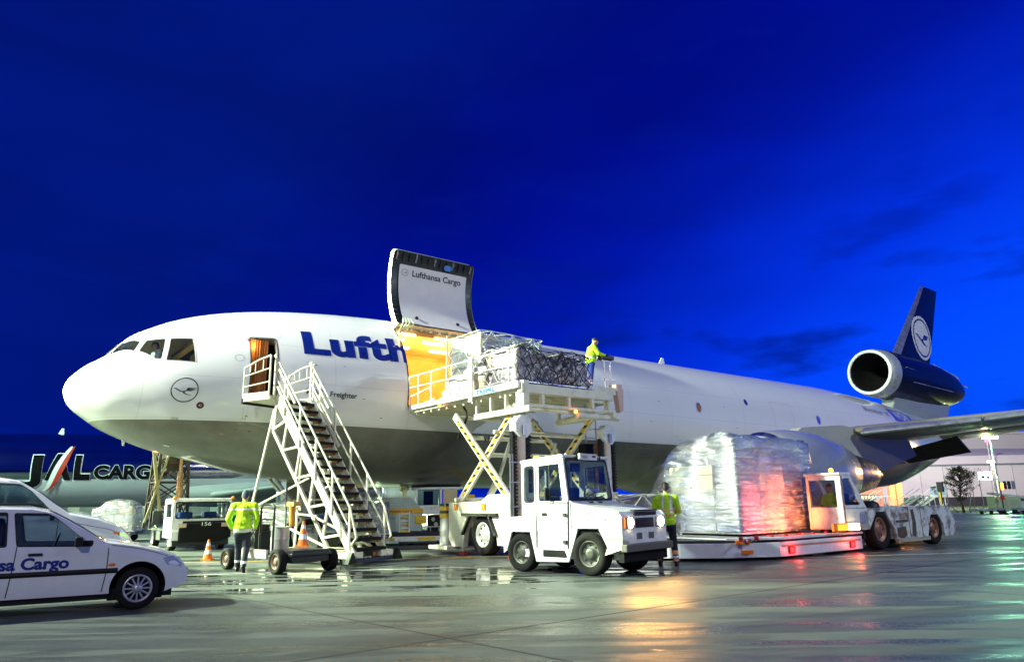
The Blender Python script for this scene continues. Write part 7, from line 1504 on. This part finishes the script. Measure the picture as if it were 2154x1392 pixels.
q.beam((-.7, -.5, .6), (.9, -.5, .6), .04); q.beam((-.7, -.5, .3), (.9, -.5, .3), .03); q.build('pipework', STEEL, L2); q = MB(); q.b2((-1.3, -.7, .06), (1.5, .6, .16)); q.build('base', WHITE, L2)
for x in (-.9, 1.0): wheel('wheel', (x, -.6, .2), (0, -1, 0), .2, .14, L2, spokes=5)
# ================================================================ people
def organic(name, prims, mats, parent, vox=.011, post=None, origin=None):
    """one continuous surface grown over tapered limbs; every face takes the colour of the nearest limb"""
    q = MB()
    for p in prims:
        if p[0] == 'c':
            _, a, b, r0, r1, mi = p; a = Vector(a); b = Vector(b); q.sph(a, r0, 12); q.sph(b, r1, 12)
            if (b-a).length > 1e-4: q.cyl(a, b, r0, r1, 12)
        else:
            _, c, rad, mi = p; q.sph(c, 1.0, 14, 0, rad)
    me = bpy.data.meshes.new('tmp'); me.from_pydata(q.v, [], q.f); me.update(); o = bpy.data.objects.new('tmp', me); COL.objects.link(o)
    md = o.modifiers.new('r', 'REMESH'); md.mode = 'VOXEL'; md.voxel_size = vox
    ms = o.modifiers.new('s', 'SMOOTH'); ms.iterations = 3; ms.factor = .5
    dg = bpy.context.evaluated_depsgraph_get(); dg.update(); nm = bpy.data.meshes.new_from_object(o.evaluated_get(dg)); bpy.data.objects.remove(o); bpy.data.meshes.remove(me)
    nm.name = name; nm.materials.clear()
    for m_ in mats: nm.materials.append(m_)
    nv = len(nm.polygons); C = np.empty(nv*3); nm.polygons.foreach_get('center', C); C = C.reshape(-1, 3); best = np.full(nv, 1e9); idx = np.zeros(nv, int)
    for p in prims:
        if p[0] == 'c':
            a = np.array(p[1], float); b = np.array(p[2], float); d = b-a; L2_ = max(d@d, 1e-9); t = np.clip(((C-a)@d)/L2_, 0, 1); dist = np.linalg.norm(C-(a+t[:, None]*d), axis=1)-(p[3]+(p[4]-p[3])*t); mi = p[5]
        else:
            c = np.array(p[1], float); rad = np.array(p[2], float); k = np.linalg.norm((C-c)/rad, axis=1); dist = (k-1)*rad.min(); mi = p[3]
        m_ = dist < best; best[m_] = dist[m_]; idx[m_] = mi
    if post is not None: idx = post(C, idx)
    nm.polygons.foreach_set('material_index', idx.astype(np.int32)); nm.polygons.foreach_set('use_smooth', np.ones(nv, bool)); nm.update()
    return link(name, nm, parent)
def lerpv(a, b, t): return tuple(a[i]+(b[i]-a[i])*t for i in range(3))
def hand(wr, d, side, curl=.5, mi=3):
    """palm, four bent fingers of unequal length and a thumb; d = direction of the hand, side = thumb direction"""
    w_ = Vector(wr); d = Vector(d).normalized(); s = Vector(side); s = (s-d*s.dot(d)).normalized(); n = d.cross(s)
    P = [('c', w_, w_+d*.05, .026, .030, mi), ('c', w_+d*.05-s*.022, w_+d*.085-s*.025, .020, .018, mi), ('c', w_+d*.05+s*.02, w_+d*.085+s*.025, .020, .018, mi)]
    for k, (o, l) in enumerate(((.032, .068), (.011, .078), (-.011, .073), (-.032, .058))):
        a = w_+d*.085+s*o; b = a+(d*math.cos(curl*.5)+n*math.sin(curl*.5))*l*.5; c = b+(d*math.cos(curl*1.6)+n*math.sin(curl*1.6))*l*.5
        P += [('c', a, b, .010, .009, mi), ('c', b, c, .009, .008, mi)]
    a = w_+d*.03+s*.035; b = a+(d*.6+s*.7).normalized()*.035; P += [('c', a, b, .013, .011, mi), ('c', b, b+(d+s*.1).normalized()*.03, .011, .009, mi)]
    return P
def person(label, loc, rz, J, jacket, trou, hatm, bands, hair=None, gloves=None, vest=None, collar=True):
    """J = joints: x right, y forward, z up"""
    t = thing('person', label, 'person', loc, rz)
    hp, ch, nk, hd = J['hip'], J['chest'], J['neck'], J['head']
    P = [('c', (hp[0]-.05, hp[1], hp[2]-.02), (hp[0]+.05, hp[1], hp[2]-.02), .158, .158, 1), ('c', (hp[0]-.03, hp[1], hp[2]+.1), lerpv(hp, ch, .5), .165, .165, 1), ('c', (hp[0]+.03, hp[1], hp[2]+.1), lerpv(hp, ch, .5), .165, .165, 1), ('c', lerpv(hp, ch, .5), ch, .165, .172, 1), ('c', (ch[0]-.13, ch[1], ch[2]+.02), (ch[0]+.13, ch[1], ch[2]+.02), .115, .115, 1), ('c', lerpv(ch, nk, .4), nk, .10, .062, 1), ('c', nk, hd, .055, .06, 3),
         ('e', (hd[0], hd[1], hd[2]+.02), (.076, .096, .115), 3), ('e', (hd[0], hd[1]+.035, hd[2]-.05), (.052, .062, .06), 3), ('c', (hd[0], hd[1]+.09, hd[2]+.02), (hd[0], hd[1]+.115, hd[2]-.015), .010, .014, 3), ('e', (hd[0]-.078, hd[1], hd[2]), (.012, .02, .032), 3), ('e', (hd[0]+.078, hd[1], hd[2]), (.012, .02, .032), 3)]
    P += [('c', (hp[0]-.07, hp[1], hp[2]-.14), (hp[0]+.07, hp[1], hp[2]-.14), .125, .125, 2)]
    for s, S_ in ((-1, 'L'), (1, 'R')):
        sh, el, wr = J['sh'+S_], J['el'+S_], J['wr'+S_]; kn, an = J['kn'+S_], J['an'+S_]; hj = (hp[0]+s*.09, hp[1], hp[2]-.05)
        P += [('c', (ch[0]+s*.1, ch[1], sh[2]), sh, .09, .085, 1), ('c', sh, el, .082, .068, 1), ('c', el, wr, .066, .052, 1)]
        dr_ = Vector(wr)-Vector(el); P += hand(wr, J.get('hd'+S_, dr_), J.get('th'+S_, (-s, .6, 0)), J.get('curl', .6), 3)
        P += [('c', hj, kn, .108, .080, 2), ('c', kn, an, .078, .062, 2)]
        ft = J.get('ft'+S_, (0, 1, -.05)); f = Vector(ft).normalized(); a = Vector(an)+Vector((0, 0, -.055)); P += [('c', a-f*.05, a+f*.10, .045, .042, 4), ('c', a+f*.10, a+f*.17, .042, .034, 4)]
    def post(C, idx):
        for (reg, z0_, z1_, mi) in bands:
            m_ = (C[:, 2] > z0_) & (C[:, 2] < z1_) & (idx == reg); idx[m_] = mi
        if vest: 
            m_ = (idx == 1) & (C[:, 2] > 1.12) & (C[:, 1] < hp[1]+.3) & (np.abs(np.abs(C[:, 0]-ch[0]-vest)-.09) < .028) & (C[:, 1] < ch[1]); idx[m_] = 5
        return idx
    b = organic('body', P, [jacket, jacket, trou, gloves or SKIN, BLACK, REFL, ORFL], t, .010, post)
    if gloves:
        me = b.data; idx = [p.material_index for p in me.polygons]
        hd3 = Vector(hd)
        me.materials.append(SKIN)
        for p in me.polygons:
            if p.material_index == 3 and (p.center-hd3).length < .24: p.material_index = 7
    hx = MB()
    # cap or hair sits on the skull; eyes and mouth on the face
    n = 20; c = Vector((hd[0], hd[1], hd[2]+.02)); vs = []; K_ = 8
    for j in range(K_+1):
        for i in range(n):
            th = pi*.5*j/K_*1.02; ph = 2*pi*i/n; low = .0 if hair is None else .05*max(0, -math.sin(ph))
            vs.append((c.x+.084*math.sin(th)*math.cos(ph), c.y+.104*math.sin(th)*math.sin(ph), c.z+.03+.098*math.cos(th)-low*2*(j/K_)**2))
    hx.add(vs, [(j*n+i, (j+1)*n+i, (j+1)*n+(i+1) % n, j*n+(i+1) % n) for j in range(K_) for i in range(n)], 0, True)
    if hatm is not None and hair is None: hx.prism([(-.07, .07), (-.055, .16), (0, .185), (.055, .16), (.07, .07)], lambda u, v, t_: (c.x+u, c.y+v, c.z+.03+t_-.1*max(0, v-.1)), 0, .008)
    hx.build('cap' if hair is None else 'hair', hatm or hair, b)
    e = MB()
    for s in (-1, 1): e.sph((hd[0]+s*.03, hd[1]+.092, hd[2]+.025), .010, 8)
    e.b2((hd[0]-.022, hd[1]+.098, hd[2]-.053), (hd[0]+.022, hd[1]+.104, hd[2]-.048)); e.build('facial_features', HAIR, b)
    return t
# loader operator at the console, looking down at it
J = dict(hip=(0, 0, .95), chest=(0, .07, 1.28), neck=(0, .10, 1.46), head=(0, .18, 1.58), shL=(-.19, .06, 1.38), shR=(.19, .06, 1.38), elL=(-.24, .20, 1.13), elR=(.24, .20, 1.13), wrL=(-.12, .42, 1.10), wrR=(.14, .42, 1.10),
         knL=(-.10, .03, .50), knR=(.10, -.02, .50), anL=(-.10, .0, .09), anR=(.11, -.06, .09), hdL=(.2, 1, -.15), hdR=(-.2, 1, -.15), thL=(1, 0, .3), thR=(-1, 0, .3))
def yaw_to(a, b): d = Vector(b)-Vector(a); return math.atan2(d.y, d.x)-pi/2
p0 = Vector(W(13.42, 7.50, OZ)); p1 = Vector(W(14.2, 7.72, OZ))
op = person('loader operator in yellow jacket and dark cap bending over the console on the raised platform', p0, yaw_to(p0, p1)-.15, J, HIVIS, BTRO, mat('dark cap', (0.01, 0.015, 0.05), .7), [(1, 1.0, 1.05, 5), (2, .13, .19, 5), (2, .23, .28, 6)], gloves=BLACK)
op.scale = (.97, .97, .95)
# worker standing by the tractor front, back to the camera
J = dict(hip=(0, 0, .98), chest=(-.01, .05, 1.34), neck=(0, .09, 1.53), head=(0, .14, 1.66), shL=(-.21, .03, 1.44), shR=(.21, .03, 1.44), elL=(-.27, .10, 1.17), elR=(.27, .06, 1.17), wrL=(-.16, .32, 1.14), wrR=(.17, .28, 1.13),
         knL=(-.14, .02, .52), knR=(.12, .04, .52), anL=(-.19, -.03, .09), anR=(.16, -.02, .09), hdL=(.5, 1, .1), hdR=(-.5, 1, .1), thL=(1, 0, .5), thR=(-1, 0, .5))
person('worker in yellow jacket with orange back braces standing beside the tractor headlamps', (3.40, 16.75, 0), R(-18), J, HIVIS, mat('navy black trousers', (0.006, 0.008, 0.02), .8), None, [(1, 1.16, 1.20, 6), (1, 1.06, 1.10, 6), (2, .16, .21, 5), (2, .24, .32, 6), (2, .10, .14, 6)], hair=HAIR, vest=.05)
# worker walking towards the truck at the left
J = dict(hip=(0, 0, .96), chest=(0, .05, 1.32), neck=(0, .09, 1.50), head=(.0, .13, 1.63), shL=(-.22, .03, 1.42), shR=(.22, .03, 1.42), elL=(-.31, -.04, 1.15), elR=(.29, -.02, 1.14), wrL=(-.26, .12, .96), wrR=(.25, .14, .98),
         knL=(-.09, .17, .53), knR=(.10, -.02, .52), anL=(-.09, .20, .10), anR=(.10, -.28, .16), ftR=(0, .8, -.6), curl=.9)
person('worker walking left of the stairs in yellow jacket and grey blue trousers', (-6.1, 16.75, 0), R(12), J, HIVIS, TROU, mat('grey wool cap', (0.05, 0.07, 0.10), .9), [(1, 1.33, 1.37, 5), (1, .86, .92, 5), (2, .20, .25, 5)], hair=mat('grey wool cap', (0.05, 0.07, 0.10), .9))
# pilot in the flight deck
J = dict(hip=(0, 0, .55), chest=(0, .03, .88), neck=(0, .05, 1.06), head=(0, .08, 1.18), shL=(-.2, .02, .98), shR=(.2, .02, .98), elL=(-.25, .1, .72), elR=(.25, .1, .72), wrL=(-.15, .35, .72), wrR=(.15, .35, .72), knL=(-.14, .42, .60), knR=(.14, .42, .60), anL=(-.14, .55, .20), anR=(.14, .55, .20))
_a = Vector((NX, NY, 5.03))+Vector((UX*2.15, UY*2.15, 0))+Vector((PX*1.15, PY*1.15, 0)); _a.z = 5.03-.22
person('pilot in white shirt sitting behind the middle cockpit window', _a, yaw_to((0, 0, 0), (-UX, -UY, 0)), J, mat('white shirt', (0.7, 0.7, 0.65), .8), TROU, None, [], hair=HAIR)
# driver in the cab of 0078
J = dict(hip=(0, 0, .75), chest=(0, .03, 1.10), neck=(0, .05, 1.28), head=(0, .08, 1.42), shL=(-.2, .02, 1.18), shR=(.2, .02, 1.18), elL=(-.25, .12, .92), elR=(.25, .12, .92), wrL=(-.15, .30, .95), wrR=(.15, .30, .95), knL=(-.12, .26, .78), knR=(.12, .26, .78), anL=(-.12, .28, .47), anR=(.12, .28, .47))
person('driver in yellow jacket sitting in the cab of the rusty tractor', W(16.88, 13.08, .22), AANG+pi/2, J, HIVIS, TROU, None, [], hair=HAIR)
